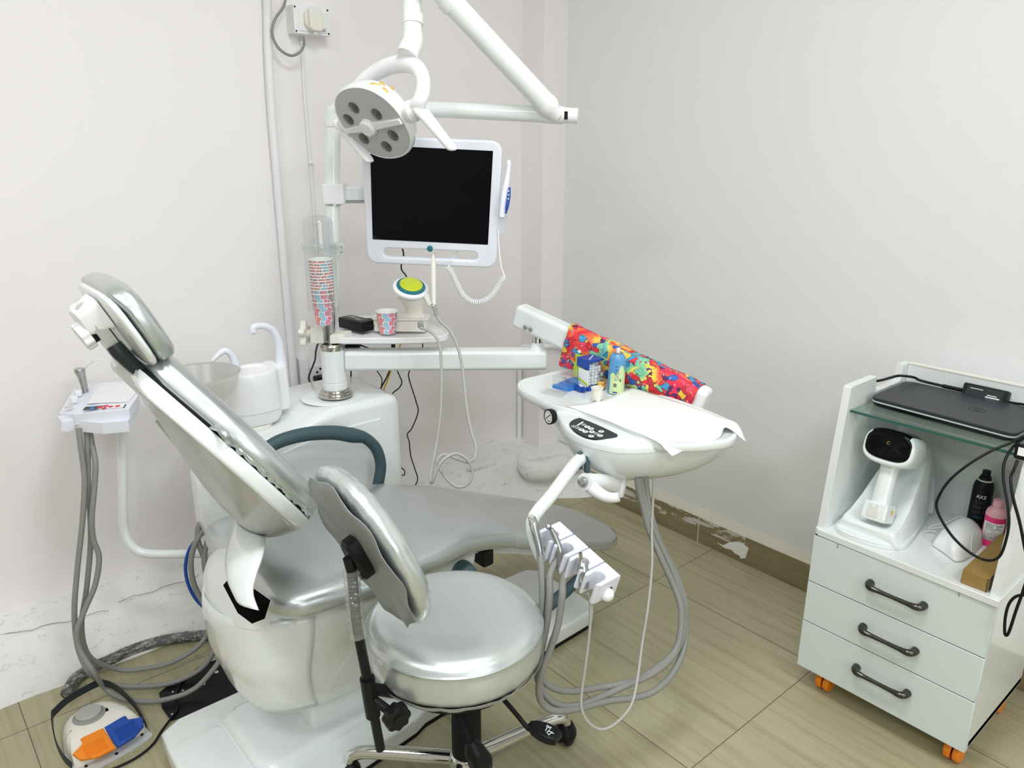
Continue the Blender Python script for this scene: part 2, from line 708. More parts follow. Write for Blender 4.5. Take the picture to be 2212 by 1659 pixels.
M_WALL_L = wall_mat('wall_paint_warm', (0.85, 0.812, 0.818))
M_WALL_B = wall_mat('wall_dimmed', (0.42, 0.40, 0.38))  # unseen walls darkened to dim what glossy blacks and chrome reflect
M_WALL_R = wall_mat('wall_paint_cool', (0.80, 0.80, 0.80))
M_CEIL = mat('ceiling_paint', (0.88, 0.87, 0.85), 0.7)
M_FLOOR = floor_mat()
M_PLAST = plaster_mat()
M_SKIRT = skirting_mat()
M_CREAM = mat('cream_mortar', (0.62, 0.60, 0.50), 0.6, bump=0.3, bscale=80, vary=0.1)
M_WHITE = mat('white_gloss', (0.785, 0.82, 0.82), 0.22, coat=0.5)
M_WHITE2 = mat('white_satin', (0.82, 0.825, 0.84), 0.38)
M_LILAC = mat('white_lilac', (0.76, 0.775, 0.86), 0.35)
M_IVORY = mat('ivory_plastic', (0.78, 0.76, 0.69), 0.38)
M_SILVER = silver_mat('silver_vinyl', (0.54, 0.575, 0.575), 0.72, 0.33, 0.35)
M_SILVER2 = silver_mat('silver_vinyl_light', (0.60, 0.64, 0.635), 0.6, 0.32, 0.7)
M_LEG = silver_mat('grey_vinyl', (0.36, 0.365, 0.355), 0.1, 0.26, 0.5)
M_BACKSHEET = mat('grey_backing', (0.30, 0.315, 0.315), 0.42, metal=0.3, bump=0.25, bscale=14)
M_PANEL = mat('white_shaded_grey', (0.47, 0.485, 0.46), 0.25, coat=0.3)  # white plastic greyed for the shade on the downward-facing panel
M_TEAL = mat('dark_teal_foam', (0.045, 0.085, 0.10), 0.55)
M_TEALP = mat('teal_grey_plastic', (0.07, 0.115, 0.13), 0.4)
M_HOSE = mat('grey_hose', (0.25, 0.25, 0.235), 0.45)
M_HOSEL = mat('light_grey_hose', (0.42, 0.42, 0.39), 0.45)
M_BLACK = mat('black_plastic', (0.006, 0.007, 0.008), 0.4, spec=0.28)
M_BLACKM = mat('black_matte', (0.008, 0.008, 0.009), 0.65, spec=0.25)
M_HOLE = mat('cavity_shade', (0.003, 0.003, 0.003), 0.9, spec=0.05)
M_CHROME = mat('chrome', (0.75, 0.75, 0.74), 0.08, metal=1)
M_STEEL = mat('satin_steel', (0.46, 0.47, 0.47), 0.3, metal=1)
M_NICKEL = mat('warm_nickel', (0.55, 0.53, 0.47), 0.16, metal=1)
M_CLEAR = clear_mat('clear_plastic', (0.97, 0.98, 0.98), 0.02)
M_CLEARW = clear_mat('clear_film', (0.96, 0.97, 0.97), 0.16, 0.12, 0.08)
M_FROST = clear_mat('frosted_acrylic', (0.96, 0.96, 0.94), 0.5, 0.3, 0.04)
M_GLASS = clear_mat('green_glass', (0.80, 0.91, 0.87), 0.03, 0.02, 0.06)
M_GLASSEDGE = mat('green_glass_edge', (0.03, 0.11, 0.085), 0.1)
M_SCREEN = mat('black_screen', (0.0015, 0.0015, 0.003), 0.07, spec=0.22)
M_BLUE = mat('blue_plastic', (0.01, 0.065, 0.36), 0.4)
M_BLUEB = mat('bright_blue_plastic', (0.02, 0.22, 0.66), 0.4)
M_ORANGE = mat('orange_plastic', (0.85, 0.24, 0.01), 0.45)
M_LIME = mat('lime_plastic', (0.5, 0.72, 0.03), 0.4)
M_YGREEN = mat('yellow_green_face', (0.55, 0.62, 0.04), 0.35)
M_TEALR = mat('teal_ring', (0.02, 0.16, 0.22), 0.3)
M_YELLOW = mat('yellow_cable', (0.75, 0.47, 0.01), 0.5)
M_PAPER = mat('white_paper', (0.86, 0.865, 0.86), 0.7)
M_CUPW = mat('cup_paper', (0.83, 0.82, 0.79), 0.6)
M_CUP = cup_mat()
M_PRINT = print_mat()
M_GREY = mat('grey_plastic', (0.3, 0.3, 0.29), 0.5)
M_LGREY = mat('light_grey', (0.55, 0.56, 0.56), 0.4)
M_DGREY = mat('dark_slate', (0.022, 0.029, 0.033), 0.4, spec=0.35)
M_DGREY2 = mat('charcoal_ink', (0.055, 0.065, 0.065), 0.5)
M_GOLD = mat('gold_logo', (0.75, 0.43, 0.06), 0.3, metal=0.3)
M_LAM = mat('white_laminate', (0.78, 0.80, 0.795), 0.25, coat=0.3)
M_LAMF = mat('laminate_front', (0.66, 0.72, 0.715), 0.38)
M_EDGE = mat('chipped_edge', (0.3, 0.3, 0.28), 0.7)
M_GUN = mat('gunmetal', (0.10, 0.095, 0.09), 0.22, metal=1)
M_LAPTOP = mat('laptop_grey', (0.03, 0.033, 0.04), 0.42, spec=0.35, bump=0.05, bscale=400)
M_PINK = mat('pink_liquid', (0.85, 0.03, 0.22), 0.2, coat=0.4)
M_PINKL = mat('pale_pink_cap', (0.85, 0.42, 0.47), 0.4)
M_CARD = mat('brown_card', (0.32, 0.20, 0.06), 0.55, vary=0.1, bscale=30)
M_SKYB = mat('sky_blue', (0.10, 0.32, 0.60), 0.25, coat=0.4)
M_PGREEN = mat('pale_green', (0.58, 0.72, 0.38), 0.3, coat=0.3)
M_LENS = mat('lamp_lens', (0.05, 0.055, 0.055), 0.15, coat=0.5)
M_FACE = mat('lamp_face', (0.48, 0.49, 0.50), 0.3)
M_COTTON = mat('cotton', (0.85, 0.85, 0.86), 0.9)
M_LABEL = mat('label_yellow', (0.8, 0.55, 0.12), 0.5)
M_RED = mat('red_ink', (0.7, 0.03, 0.07), 0.5)
M_INK = mat('dark_ink', (0.05, 0.06, 0.06), 0.6)
M_WINK = mat('white_ink', (0.85, 0.86, 0.86), 0.5)
M_TOOTH = mat('embossed_cream', (0.7, 0.7, 0.66), 0.4)


def wrap_mat():
    m, nt, b = newmat('twisted_wrap')
    g = NG(nt)
    P = g.n('ShaderNodeTexCoord').outputs['Object']
    v = g.mapping(P, (30, 95, 95), (0.35, 0.55, 0.45))
    n = g.noise(v, 1.0, 4, 0.7, 1.0)
    g.put(b.inputs['Base Color'], g.ramp(n, [(0.3, (0.02, 0.02, 0.022)), (0.5, (0.13, 0.13, 0.13)), (0.62, (0.36, 0.36, 0.35)), (0.72, (0.6, 0.6, 0.58))]))
    b.inputs['Roughness'].default_value = 0.25
    g.put(b.inputs['Normal'], g.bump(n, 0.6, 0.006))
    return m


M_WRAP = wrap_mat()

# ------------------------------------------------------------------ the room
def struct(mb, name, m, **k):
    return tag(obj(mb, name, m, **k), kind='structure')


XW, YW, ZC = 2.268, 2.45, 2.70
X0, Y0 = -2.3, -2.5
struct(MB().box(((X0 + XW) / 2, (Y0 + YW) / 2, -0.05), (XW - X0 + 0.4, YW - Y0 + 0.4, 0.1)), 'floor', M_FLOOR)
struct(MB().box(((X0 + XW) / 2, (Y0 + YW) / 2, ZC + 0.05), (XW - X0 + 0.4, YW - Y0 + 0.4, 0.1)), 'ceiling', M_CEIL)
struct(MB().box(((X0 + XW) / 2, YW + 0.05, ZC / 2), (XW - X0 + 0.4, 0.1, ZC)), 'wall_left', M_WALL_L)
struct(MB().box((XW + 0.05, (Y0 + YW) / 2, ZC / 2), (0.1, YW - Y0, ZC)), 'wall_right', M_WALL_R)
struct(MB().box(((X0 + XW) / 2, Y0 - 0.05, ZC / 2), (XW - X0 + 0.4, 0.1, ZC)), 'wall_rear', M_WALL_B)
struct(MB().box((X0 - 0.05, (Y0 + YW) / 2, ZC / 2), (0.1, YW - Y0, ZC)), 'wall_back', M_WALL_B)
# boxed-in corner column
struct(MB().box((2.215, 2.395, ZC / 2), (0.14, 0.142, ZC), 0.003), 'trim_1', M_WALL_L)

# rough plastered foot of the left wall, swelling into the heap in the corner
rows = []
rnd = random.Random(3)
for i in range(0, 150):
    x = X0 + (2.262 - X0) * i / 149
    k = sstep(x, 1.0, 2.0)
    prof = [(2.19, 0.0), (2.21, 0.025), (2.245, 0.06), (2.275, 0.092), (2.30, 0.112 + 0.03 * k), (2.33, 0.118 + 0.04 * k), (2.375, 0.122 + 0.05 * k), (2.42, 0.126 + 0.05 * k), (2.452, 0.132 + 0.06 * k), (2.47, 0.13)]
    if x > 2.0:
        s = sstep(x, 2.0, 2.25)
        prof = [(y - 0.13 * s * (2.47 - y) / 0.28, z) for y, z in prof]
    row = []
    for j, (y, z) in enumerate(prof):
        a = noise.noise(Vector((x * 6, y * 9, z * 9)))
        b2 = noise.noise(Vector((x * 21, y * 23 + 5, z * 23)))
        d = (0.008 + 0.016 * k) * a + 0.004 * b2
        row.append((x, y - d * 0.7, max(0.0, z + (d if 0 < j < 9 else 0))))
    rows.append(row)
BL = struct(MB().grid(rows), 'baseboard_left', M_PLAST)
for pts in ([(0.0470, 2.3730, 0.1220), (0.1320, 2.3490, 0.1220), (0.1740, 2.3260, 0.1230), (0.2320, 2.3240, 0.1220), (0.2860, 2.2950, 0.1230), (0.3360, 2.3020, 0.1220), (0.3770, 2.2870, 0.1230)], [(0.4100, 2.3160, 0.1230), (0.4560, 2.3160, 0.1230), (0.5100, 2.3070, 0.1230), (0.5650, 2.3120, 0.1230), (0.6110, 2.3010, 0.1230), (0.6530, 2.3160, 0.1230)], [(0.0900, 2.4480, 0.1280), (0.1920, 2.4280, 0.1280), (0.2640, 2.4240, 0.1280), (0.3040, 2.4380, 0.1280)]):
    obj(MB().tube([Vector(p) + Vector((0, 0, 0.004 * noise.noise(Vector(p) * 40))) for p in catmull(pts, 5)], 0.0011, n=5, sm=1), 'ledge_shade_dirt', M_GREY, BL)  # thin dark lines drawn for the shading and dirt along the ledge


def lump(pts, rs, name):
    mb = MB()
    mb.tube(pts, rs, n=14, sm=6)
    for v in mb.bm.verts:
        v.co += Vector((noise.noise(v.co * 26), noise.noise(v.co * 26 + Vector((9, 0, 0))), noise.noise(v.co * 26 + Vector((0, 7, 0))))) * 0.007
    struct(mb, name, M_PLAST, ang=80)


lump([(2.0260, 2.3300, 0.1570), (2.0140, 2.2500, 0.1290), (2.0810, 2.2200, 0.1070), (2.1720, 2.2000, 0.1180), (2.2360, 2.1500, 0.1040)], [0.012, 0.04, 0.05, 0.045, 0.02], 'trim_2')
lump([(2.1260, 2.3300, 0.1340), (2.1630, 2.3000, 0.1430), (2.2110, 2.2700, 0.1260), (2.2630, 2.2200, 0.0950)], [0.01, 0.014, 0.014, 0.008], 'trim_3')
lump([(1.7610, 2.3400, 0.1700), (1.8760, 2.3300, 0.1600), (1.9870, 2.3400, 0.1430)], [0.01, 0.024, 0.012], 'trim_4')
lump([(2.1110, 2.1760, 0.0000), (2.1990, 2.1520, 0.0080), (2.2630, 2.1160, 0.0080), (2.2920, 1.9930, 0.0000)], [0.02, 0.05, 0.045, 0.01], 'trim_5')

# olive skirting tile with its cream mortar bevel along the right wall
sk = struct(MB().box((2.256, -0.2, 0.0525), (0.026, 4.62, 0.105)), 'baseboard_right', M_SKIRT)
mb = MB()
mb.loft([[(2.243, y, 0.105), (2.2435, y, 0.108), (2.262, y, 0.129), (2.27, y, 0.131), (2.27, y, 0.105)] for y in (-2.5, 2.1)])
struct(mb, 'trim_6', M_CREAM)
mb = MB()
for yj in (1.53, 0.845 + 0.005):
    mb.box((2.2425, yj, 0.052), (0.002, 0.004, 0.104))
obj(mb, 'tile_joint', M_CREAM, sk)
mb = MB()
pl = [(1549, 1172), (1562, 1178), (1575, 1172), (1590, 1170), (1602, 1174), (1617, 1184), (1614, 1195), (1610, 1206), (1600, 1207), (1597, 1200), (1588, 1196), (1580, 1188), (1566, 1184)]
vs = [(2.2420, 1.4440, 0.0350), (2.2420, 1.4180, 0.0350), (2.2420, 1.3940, 0.0570), (2.2420, 1.3660, 0.0720), (2.2420, 1.3430, 0.0750), (2.2420, 1.3130, 0.0690), (2.2420, 1.3170, 0.0470), (2.2420, 1.3220, 0.0240), (2.2420, 1.3400, 0.0140), (2.2420, 1.3470, 0.0240), (2.2420, 1.3650, 0.0240), (2.2420, 1.3810, 0.0320), (2.2420, 1.4090, 0.0270)]
mb = MB(frame((2.2428, 0, 0), (0, 1, 0), (0, 0, 1), (1, 0, 0)))
mb.prism([(v[1], v[2]) for v in vs], -0.0008, 0.0004)
obj(mb, 'paint_splash', M_PAPER, sk, label='white dried paint splash on the skirting')

# ------------------------------------------------------------------ wall services
t = thing('flexible_conduit', 'white corrugated conduit running down the left wall beside the socket box', 'conduit', (1.1020, 2.4300, 1.8640))
P = [(1.1020, 2.4320, 1.9140), (1.1020, 2.4320, 1.8510), (1.0920, 2.4320, 1.7080), (1.0860, 2.4320, 1.5200), (1.0850, 2.4320, 1.2790), (1.0840, 2.4320, 1.0230), (1.0840, 2.4320, 0.8000), (1.0840, 2.4320, 0.6500), (1.0800, 2.4320, 0.5230)]
PP = catmull(P, 60)
mb = MB()
mb.tube(PP, [0.0125 if i % 2 else 0.0138 for i in range(len(PP))], n=14, sm=1)
obj(mb, 'corrugated_tube', M_WHITE2, t, ang=60)

t = thing('socket_box', 'white two-module surface socket box high on the left wall', 'socket', (1.229, 2.43, 1.777))
mb = MB(frame((1.229, 2.424, 1.8155), (1, 0, 0), (0, 0, 1), (0, -1, 0)))
mb.box((0, 0, 0), (0.121, 0.082, 0.052), 0.003)
obj(mb, 'back_box', M_WHITE2, t)
F = frame((1.229, 2.398, 1.8155), (1, 0, 0), (0, 0, 1), (0, -1, 0))
mb = MB(F).box((0.002, 0, 0.001), (0.098, 0.066, 0.006), 0.002)
obj(mb, 'face_plate', M_WHITE2, t)
obj(MB(F).box((0.033, 0.002, 0.006), (0.024, 0.046, 0.008), 0.003), 'rocker_switch', M_WHITE, t)
for sx in (-0.055, 0.055):
    for sy in (-0.034, 0.034):
        obj(MB(F).lathe([(0, 0.0002), (0.0028, 0.0002), (0.0028, 0.0012), (0, 0.0012)], 12, Matrix.Translation((sx, sy, 0))), 'screw', M_BLACK, t)
obj(MB(F).box((0.034, -0.0265, 0.004), (0.016, 0.004, 0.004)), 'switch_slot', M_GREY, t)
t = thing('power_plug', 'white round-sided mains plug pushed into the high socket box with its grey cord', 'plug', (1.22, 2.385, 1.78))
mb = MB(F)
mb.prism(rrect(0.024, 0.033, 0.014), 0.004, 0.034, 0.006)
mb.M = F @ Matrix.Translation((-0.005, 0, 0))
mb.prism(rrect(0.026, 0.028, 0.02), 0.002, 0.018, 0.004)
mb.M = F
mb.box((0, -0.036, 0.016), (0.012, 0.012, 0.012), 0.003)
obj(mb, 'plug_body', M_IVORY, t)
mb = MB()
mb.tube([(1.1880, 2.3830, 1.7660), (1.1900, 2.3850, 1.7440), (1.1770, 2.3900, 1.7210), (1.1480, 2.3950, 1.7090), (1.1170, 2.4000, 1.7240), (1.1010, 2.4050, 1.7520), (1.0990, 2.4050, 1.7820), (1.1140, 2.4050, 1.8140), (1.1410, 2.4050, 1.8460), (1.1550, 2.4050, 1.8850)], 0.0042, n=10)
obj(mb, 'cord', M_HOSE, t)

t = thing('cable_tube', 'thin white conduit tube with clips dropping from the socket box', 'conduit', (1.1980, 2.4400, 1.4650))
obj(MB().tube([(1.2130, 2.4430, 1.7710), (1.2070, 2.4430, 1.6060), (1.2100, 2.4430, 1.3890), (1.2100, 2.4430, 1.2720), (1.2080, 2.4430, 0.9430), (1.1970, 2.4430, 0.6250)], 0.0042, n=10), 'tube', M_WHITE2, t)
obj(MB().box((1.2120, 2.4410, 1.7550), (0.012, 0.014, 0.008), 0.002), 'clip', M_WHITE2, t)
obj(MB().box((1.2110, 2.4410, 1.3890), (0.014, 0.014, 0.007), 0.002), 'clip', M_WHITE2, t)

t = thing('wall_trunking', 'white square trunking stub low on the left wall behind the cuspidor', 'trunking', (1.2, 2.43, 0.6))
mb = MB()
a, b2 = (1.1200, 2.4350, 0.7270), (1.1220, 2.4350, 0.5900)
mb.box(((a[0] + b2[0]) / 2, 2.435, (a[2] + b2[2]) / 2 - 0.02), (0.032, 0.03, 0.2), 0.002)
obj(mb, 'cover', M_WHITE2, t)

t = thing('wall_socket', 'low white socket on the left wall behind the chrome ringed post', 'socket', (1.1840, 2.4400, 0.6630))
c = (1.1820, 2.4360, 0.6610)
obj(MB().box(c, (0.085, 0.028, 0.085), 0.003), 'socket_body', M_WHITE2, t)
mb = MB()
for dx, dz in ((-0.015, 0.02), (0.012, 0.022), (-0.002, 0.03)):
    mb.lathe([(0, 0), (0.004, 0), (0.004, 0.002), (0, 0.002)], 10, frame((c[0] + dx, 2.4215, c[2] + dz), (1, 0, 0), (0, 0, 1), (0, -1, 0)))
obj(mb, 'socket_hole', M_BLACK, t)
t = thing('black_plug', 'small black plug in the low wall socket behind the post', 'plug', (1.1680, 2.4100, 0.6610))
obj(MB().box((1.1720, 2.4020, 0.6620), (0.05, 0.034, 0.02), 0.005), 'plug_body', M_BLACK, t)
obj(MB().tube([(1.1840, 2.4000, 0.6510), (1.1520, 2.3800, 0.6510), (1.1110, 2.3500, 0.6660), (1.0770, 2.3000, 0.7080), (1.0550, 2.2000, 0.7900), (1.0230, 2.1200, 0.8450), (1.0090, 2.0700, 0.8810), (1.0180, 2.0500, 0.8890)], 0.003, n=8), 'cord', M_BLACK, t)
t = thing('fused_outlet', 'low white outlet box on the left wall to the right of the post', 'socket', (1.3050, 2.4400, 0.6210))
c = (1.3030, 2.4360, 0.6190)
obj(MB().box(c, (0.05, 0.028, 0.06), 0.003), 'outlet_body', M_WHITE2, t)
obj(MB().box((c[0], 2.42, c[2] + 0.005), (0.03, 0.006, 0.03), 0.002), 'outlet_face', M_WHITE, t)

t = thing('drain_pipe', 'thin white pipe with an elbow running down the corner column', 'pipe', (2.1280, 2.4350, 0.1520))
q = (2.1270, 2.4360, 0.3940)
px0 = q[0]
mb = MB()
mb.tube([(px0, 2.436, 0.10), (px0, 2.436, (2.1210, 2.4360, 0.5760)[2])], 0.0095, n=14, sm=1)
obj(mb, 'vertical_pipe', M_WHITE2, t)
zt = (2.1200, 2.4360, 0.6110)[2]
mb = MB()
mb.tube([(px0, 2.436, zt - 0.035), (px0, 2.434, zt - 0.01), (px0 + 0.01, 2.41, zt + 0.0), (px0 + 0.02, 2.37, zt)], 0.0125, n=14)
obj(mb, 'elbow', M_WHITE2, t)
mb = MB()
mb.tube([(px0 + 0.012, 2.385, zt), (px0 + 0.035, 2.32, zt), (2.1090, 2.3050, 0.6320), (2.2030, 2.3050, 0.6240), (2.3300, 2.3050, 0.5810)], 0.0095, n=14)
obj(mb, 'cross_pipe', M_WHITE2, t)

# ------------------------------------------------------------------ dental chair
CH = thing('dental_chair', 'reclining silver-grey dental chair with white shells on a white floor plate', 'dental chair', (0.95, 1.565, 0))
YC = 1.565
mb = MB()
wide = [(0.345, 1.655), (0.39, 1.745)]
base = []
for (x, y) in ((0.345, 1.66), (0.352, 1.745), (0.40, 1.772), (0.60, 1.772), (0.90, 1.762), (1.20, 1.748), (1.545, 1.735), (1.578, 1.70), (1.582, 1.50), (1.575, 1.44), (1.545, 1.415), (1.20, 1.402), (0.90, 1.392), (0.862, 1.378), (0.62, 1.352), (0.45, 1.338), (0.37, 1.352), (0.345, 1.40)):
    base.append((x, y))
mb.prism(base, 0.008, 0.062, 0.012, 3)
mb.prism([(0.48, 1.46), (0.52, 1.43), (0.9, 1.455), (1.38, 1.475), (1.45, 1.52), (1.45, 1.62), (1.38, 1.665), (0.52, 1.70), (0.48, 1.67)], 0.058, 0.085, 0.02, 3, both=False)
mb.prism(rrect(0.055, 0.12, 0.02, cx=0.42, cy=1.56), 0.058, 0.066, 0.004, 2, both=False)
obj(mb, 'base_plate', M_WHITE, CH)
obj(MB().prism([(x * 0.985 + 0.012, y * 0.985 + 0.0235) for x, y in base], 0.0, 0.012), 'base_shadow_line', M_BLACKM, CH)  # black slab standing in for the shadow line under the base


def ped(z, s=1.0):
    tab = [(0.165, 0.76, 0.19, 0.11), (0.185, 0.752, 0.225, 0.135), (0.24, 0.742, 0.252, 0.165), (0.34, 0.738, 0.276, 0.188), (0.43, 0.737, 0.284, 0.196), (0.47, 0.738, 0.282, 0.197), (0.495, 0.742, 0.272, 0.19)]
    for a, b in zip(tab, tab[1:]):
        if z <= b[0] + 1e-9:
            f = (z - a[0]) / (b[0] - a[0])
            q = [a[i] + (b[i] - a[i]) * f for i in range(4)]
            break
    return q


def pring(z, grow=0.0, p=2.9, n=48):
    _, xc, hx, hy = ped(z)
    return [(xc + a, YC + b, z) for a, b in sup(hx + grow, hy + grow, p - 0.6 * sstep(z, 0.3, 0.45), n)]


mb = MB()
mb.loft([pring(z) for z in (0.165, 0.172, 0.185, 0.21, 0.24, 0.29, 0.34, 0.39, 0.43, 0.455, 0.47, 0.484, 0.495)])
mb.box((0.74, YC, 0.12), (0.22, 0.16, 0.12), 0.02)
mb.loft([[(xc + a, YC + b, z) for a, b in sup(hx, hy, 2.6, 36)] for z, xc, hx, hy in ((0.46, 0.60, 0.142, 0.165), (0.50, 0.59, 0.128, 0.155), (0.53, 0.575, 0.10, 0.140), (0.550, 0.565, 0.07, 0.11), (0.56, 0.56, 0.04, 0.07))])
obj(mb, 'lower_cover', M_WHITE, CH)
mb = MB()
rows = []
for z in [0.205 + 0.27 * i / 14 for i in range(15)]:
    r = pring(z, 0.0045, n=96)
    rows.append([r[k] for k in range(30, 67)])
mb.grid(rows)
obj(mb, 'rear_cover', M_WHITE, CH, solid=0.004, ang=60)
mb = MB()
vs = [(0.4550, 1.4380, 0.5860), (0.4570, 1.4150, 0.6070), (0.4620, 1.3550, 0.6040), (0.4740, 1.3060, 0.5970), (0.4660, 1.3260, 0.5480), (0.4560, 1.3720, 0.5530)]
mb.loft([[Vector(v) + Vector((d, 0, 0)) for v in vs] for d in (-0.006, 0.02)])
obj(mb, 'slot', M_HOLE, CH, label='black patch standing for the shade inside the rear cover slot')  # solid black block gives the slot its inner shade
mb = MB()
L = [(0.5550, 1.6190, 0.6310), (0.5000, 1.5190, 0.6390), (0.4650, 1.4460, 0.6400), (0.4450, 1.3920, 0.6300), (0.4380, 1.3320, 0.6200)]
R = [(0.5550, 1.4530, 0.6550), (0.5000, 1.3330, 0.6870), (0.4650, 1.2880, 0.6750), (0.4480, 1.2690, 0.6520), (0.4420, 1.2330, 0.6340)]
L, R = catmull(L, 5), catmull(R, 5)
mb.grid([[a.lerp(b, k / 6) + Vector((-0.012 * math.sin(PI * k / 6), 0, 0)) for k in range(7)] for a, b in zip(L, R)])
obj(mb, 'hinge_cover', M_WHITE, CH, solid=0.005, ang=60)

seat = [(0.515, 0.532, 0.016, 0.17), (0.522, 0.533, 0.028, 0.20), (0.54, 0.533, 0.037, 0.228), (0.575, 0.531, 0.043, 0.243), (0.65, 0.528, 0.045, 0.248), (0.80, 0.520, 0.045, 0.247), (0.92, 0.513, 0.043, 0.236), (1.02, 0.503, 0.040, 0.214), (1.10, 0.480, 0.038, 0.203), (1.18, 0.452, 0.038, 0.202)]
leg = [(1.18, 0.452, 0.038, 0.202), (1.30, 0.399, 0.037, 0.204), (1.42, 0.350, 0.036, 0.200), (1.52, 0.310, 0.035, 0.188), (1.60, 0.278, 0.034, 0.168), (1.66, 0.255, 0.033, 0.138), (1.70, 0.240, 0.030, 0.10), (1.722, 0.233, 0.023, 0.055), (1.728, 0.231, 0.011, 0.025)]


def cush(tab, n=40, p=3.4):
    out = []
    for x, zc, hh, hw in tab:
        ring = []
        for a, b in sup(hw, hh, p, n):
            dish = 0.010 * math.exp(-(a / 0.12) ** 2) if (b > 0 and x < 1.15) else 0
            ring.append((x, YC + a, zc + b - dish))
        out.append(ring)
    return out


obj(MB().loft(cush(seat)), 'seat_cushion', M_SILVER, CH, ang=60)
obj(MB().loft(cush(leg)), 'leg_rest', M_LEG, CH, ang=60, label='plain grey vinyl leg rest')
mb = MB()
mb.loft([[(x, YC + a, zc - hh - 0.012 + b) for a, b in sup(hw - 0.06, 0.012, 4, 20)] for x, zc, hh, hw in seat[3:] + leg[1:6]])
obj(mb, 'cushion_board', M_WHITE, CH)
mb = MB(frame((0, 0, 0), (1, 0, 0), (0, 0, 1), (0, -1, 0)))
mb.prism([(0.86, 0.455), (1.075, 0.455), (1.07, 0.425), (1.03, 0.365), (0.97, 0.34), (0.88, 0.36)], -1.42, -1.395, 0.006)
obj(mb, 'side_bracket', M_WHITE, CH)
mb = MB(frame((0, 0, 0), (1, 0, 0), (0, 0, 1), (0, -1, 0)))
mb.prism([(0.86, 0.455), (1.075, 0.455), (1.07, 0.425), (1.03, 0.365), (0.97, 0.34), (0.88, 0.36)], -1.735, -1.71, 0.006)
obj(mb, 'side_bracket', M_WHITE, CH)
mb = MB()
mb.box((1.12, YC, 0.412), (0.035, 0.33, 0.05), 0.006)
obj(mb, 'pivot_block', M_BLACK, CH)
mb = MB(frame((1.28, YC, 0.372), (0.944, 0, -0.33), (0, 1, 0), (0.33, 0, 0.944)))
mb.box((0, 0, 0), (0.36, 0.28, 0.035), 0.01)
obj(mb, 'leg_frame', M_WHITE, CH)

# back rest
BF = frame((0.561, 1.562, 0.696), (0, 1, 0), (-0.588, 0, 0.809), (0.809, 0, 0.588))
out = [(-0.078, 0.05), (-0.074, 0.085), (-0.064, 0.125), (-0.045, 0.165), (-0.018, 0.199), (0.02, 0.224), (0.07, 0.236), (0.12, 0.238), (0.18, 0.232), (0.23, 0.216), (0.275, 0.192), (0.315, 0.162), (0.345, 0.136), (0.37, 0.118), (0.388, 0.105), (0.398, 0.09), (0.403, 0.07)]


def backloft(c0, hc, scale, edge, b0=0.0, p=3.0, n=36, tab=out, crown=0.0, flat=False):
    rings = []
    N = len(tab)
    for i, (b, w) in enumerate(tab):
        e = min(i, N - 1 - i)
        k = {0: 0.35, 1: 0.66, 2: 0.86}.get(e, 1.0)
        rings.append([(a, b * edge + b0, c0 + c + crown * (1 - (a / (w + 1e-3)) ** 2) * k) for a, c in (sup2(w * scale, hc * k, p, 8, 40) if flat else sup(w * scale, hc * k, p, n))])
    return rings


def bulge(b):
    return 0.006 + 0.066 * (1 - sstep(b, -0.02, 0.36))


rings, prings = [], []
N = len(out)
for i, (b, w) in enumerate(out):
    e = min(i, N - 1 - i)
    k = {0: 0.3, 1: 0.6, 2: 0.85}.get(e, 1.0)
    c1, c0 = 0.052, 0.052 - 0.030 * k
    ring = [(-w * 0.97, b, c1), (-w * 0.992, b, c1 - 0.002), (-w, b, c1 - 0.007 * k), (-w, b, c0 + 0.006 * k), (-w * 0.992, b, c0 + 0.001), (-w * 0.97, b, c0 - 0.001)]
    rings.append(ring + [(-a, b_, c_) for a, b_, c_ in ring[::-1]])
    pr = []
    for q in range(25):
        t_ = -1 + 2 * q / 24
        pr.append((w * 0.965 * t_, b if e > 0 else b + 0.003, c0 + 0.004 - bulge(b) * k * (1 - abs(t_) ** 2.6)))
    prings.append(pr)
obj(MB(BF).loft(rings), 'backrest_shell', M_WHITE, CH, ang=50)
obj(MB(BF).grid(prings), 'backrest_panel', M_PANEL, CH, ang=60, solid=0.003)
mb = MB(BF)
mb.tube([(0.13, -0.035, -0.013), (0.145, 0.02, -0.018), (0.15, 0.10, -0.010), (0.14, 0.22, 0.003)], [0.005, 0.009, 0.008, 0.003], n=12)
obj(mb, 'panel_ridge', M_PANEL, CH, ang=60)
mb = MB(BF)
mb.lathe([(0, -0.004), (0.006, -0.004), (0.006, 0.004), (0, 0.004)], 14, Matrix.Translation((-0.10, 0.0, -0.026)))
obj(mb, 'panel_screw', M_STEEL, CH)
obj(MB(BF).loft(backloft(0.084, 0.030, 1.005, 0.985, 0.004, 2.3, flat=True)), 'backrest_cushion', M_SILVER, CH, ang=60)
rnd = random.Random(5)
mb = MB(BF)
lo, hi = [], []
for s in (1, -1):
    for i, (b, w) in enumerate(out if s == 1 else out[::-1]):
        if b > 0.30:
            continue
        lo.append((s * w * 0.975, b, 0.050))
        hi.append((s * w * 0.985, b, 0.066))
lo, hi = catloop(lo, 8), catloop(hi, 8)
lo = [p + Vector((0, 0, rnd.uniform(0, 0.007))) for p in lo]
mb.loft([lo, hi], cap=False)
obj(mb, 'gathered_hem', M_SILVER, CH, solid=0.002, ang=80)
obj(MB(BF).loft(backloft(0.056, 0.010, 0.965, 0.965, 0.008, 3)), 'cushion_gap_dark', M_BLACKM, CH)  # black filler darkens the gap between shell and cushion

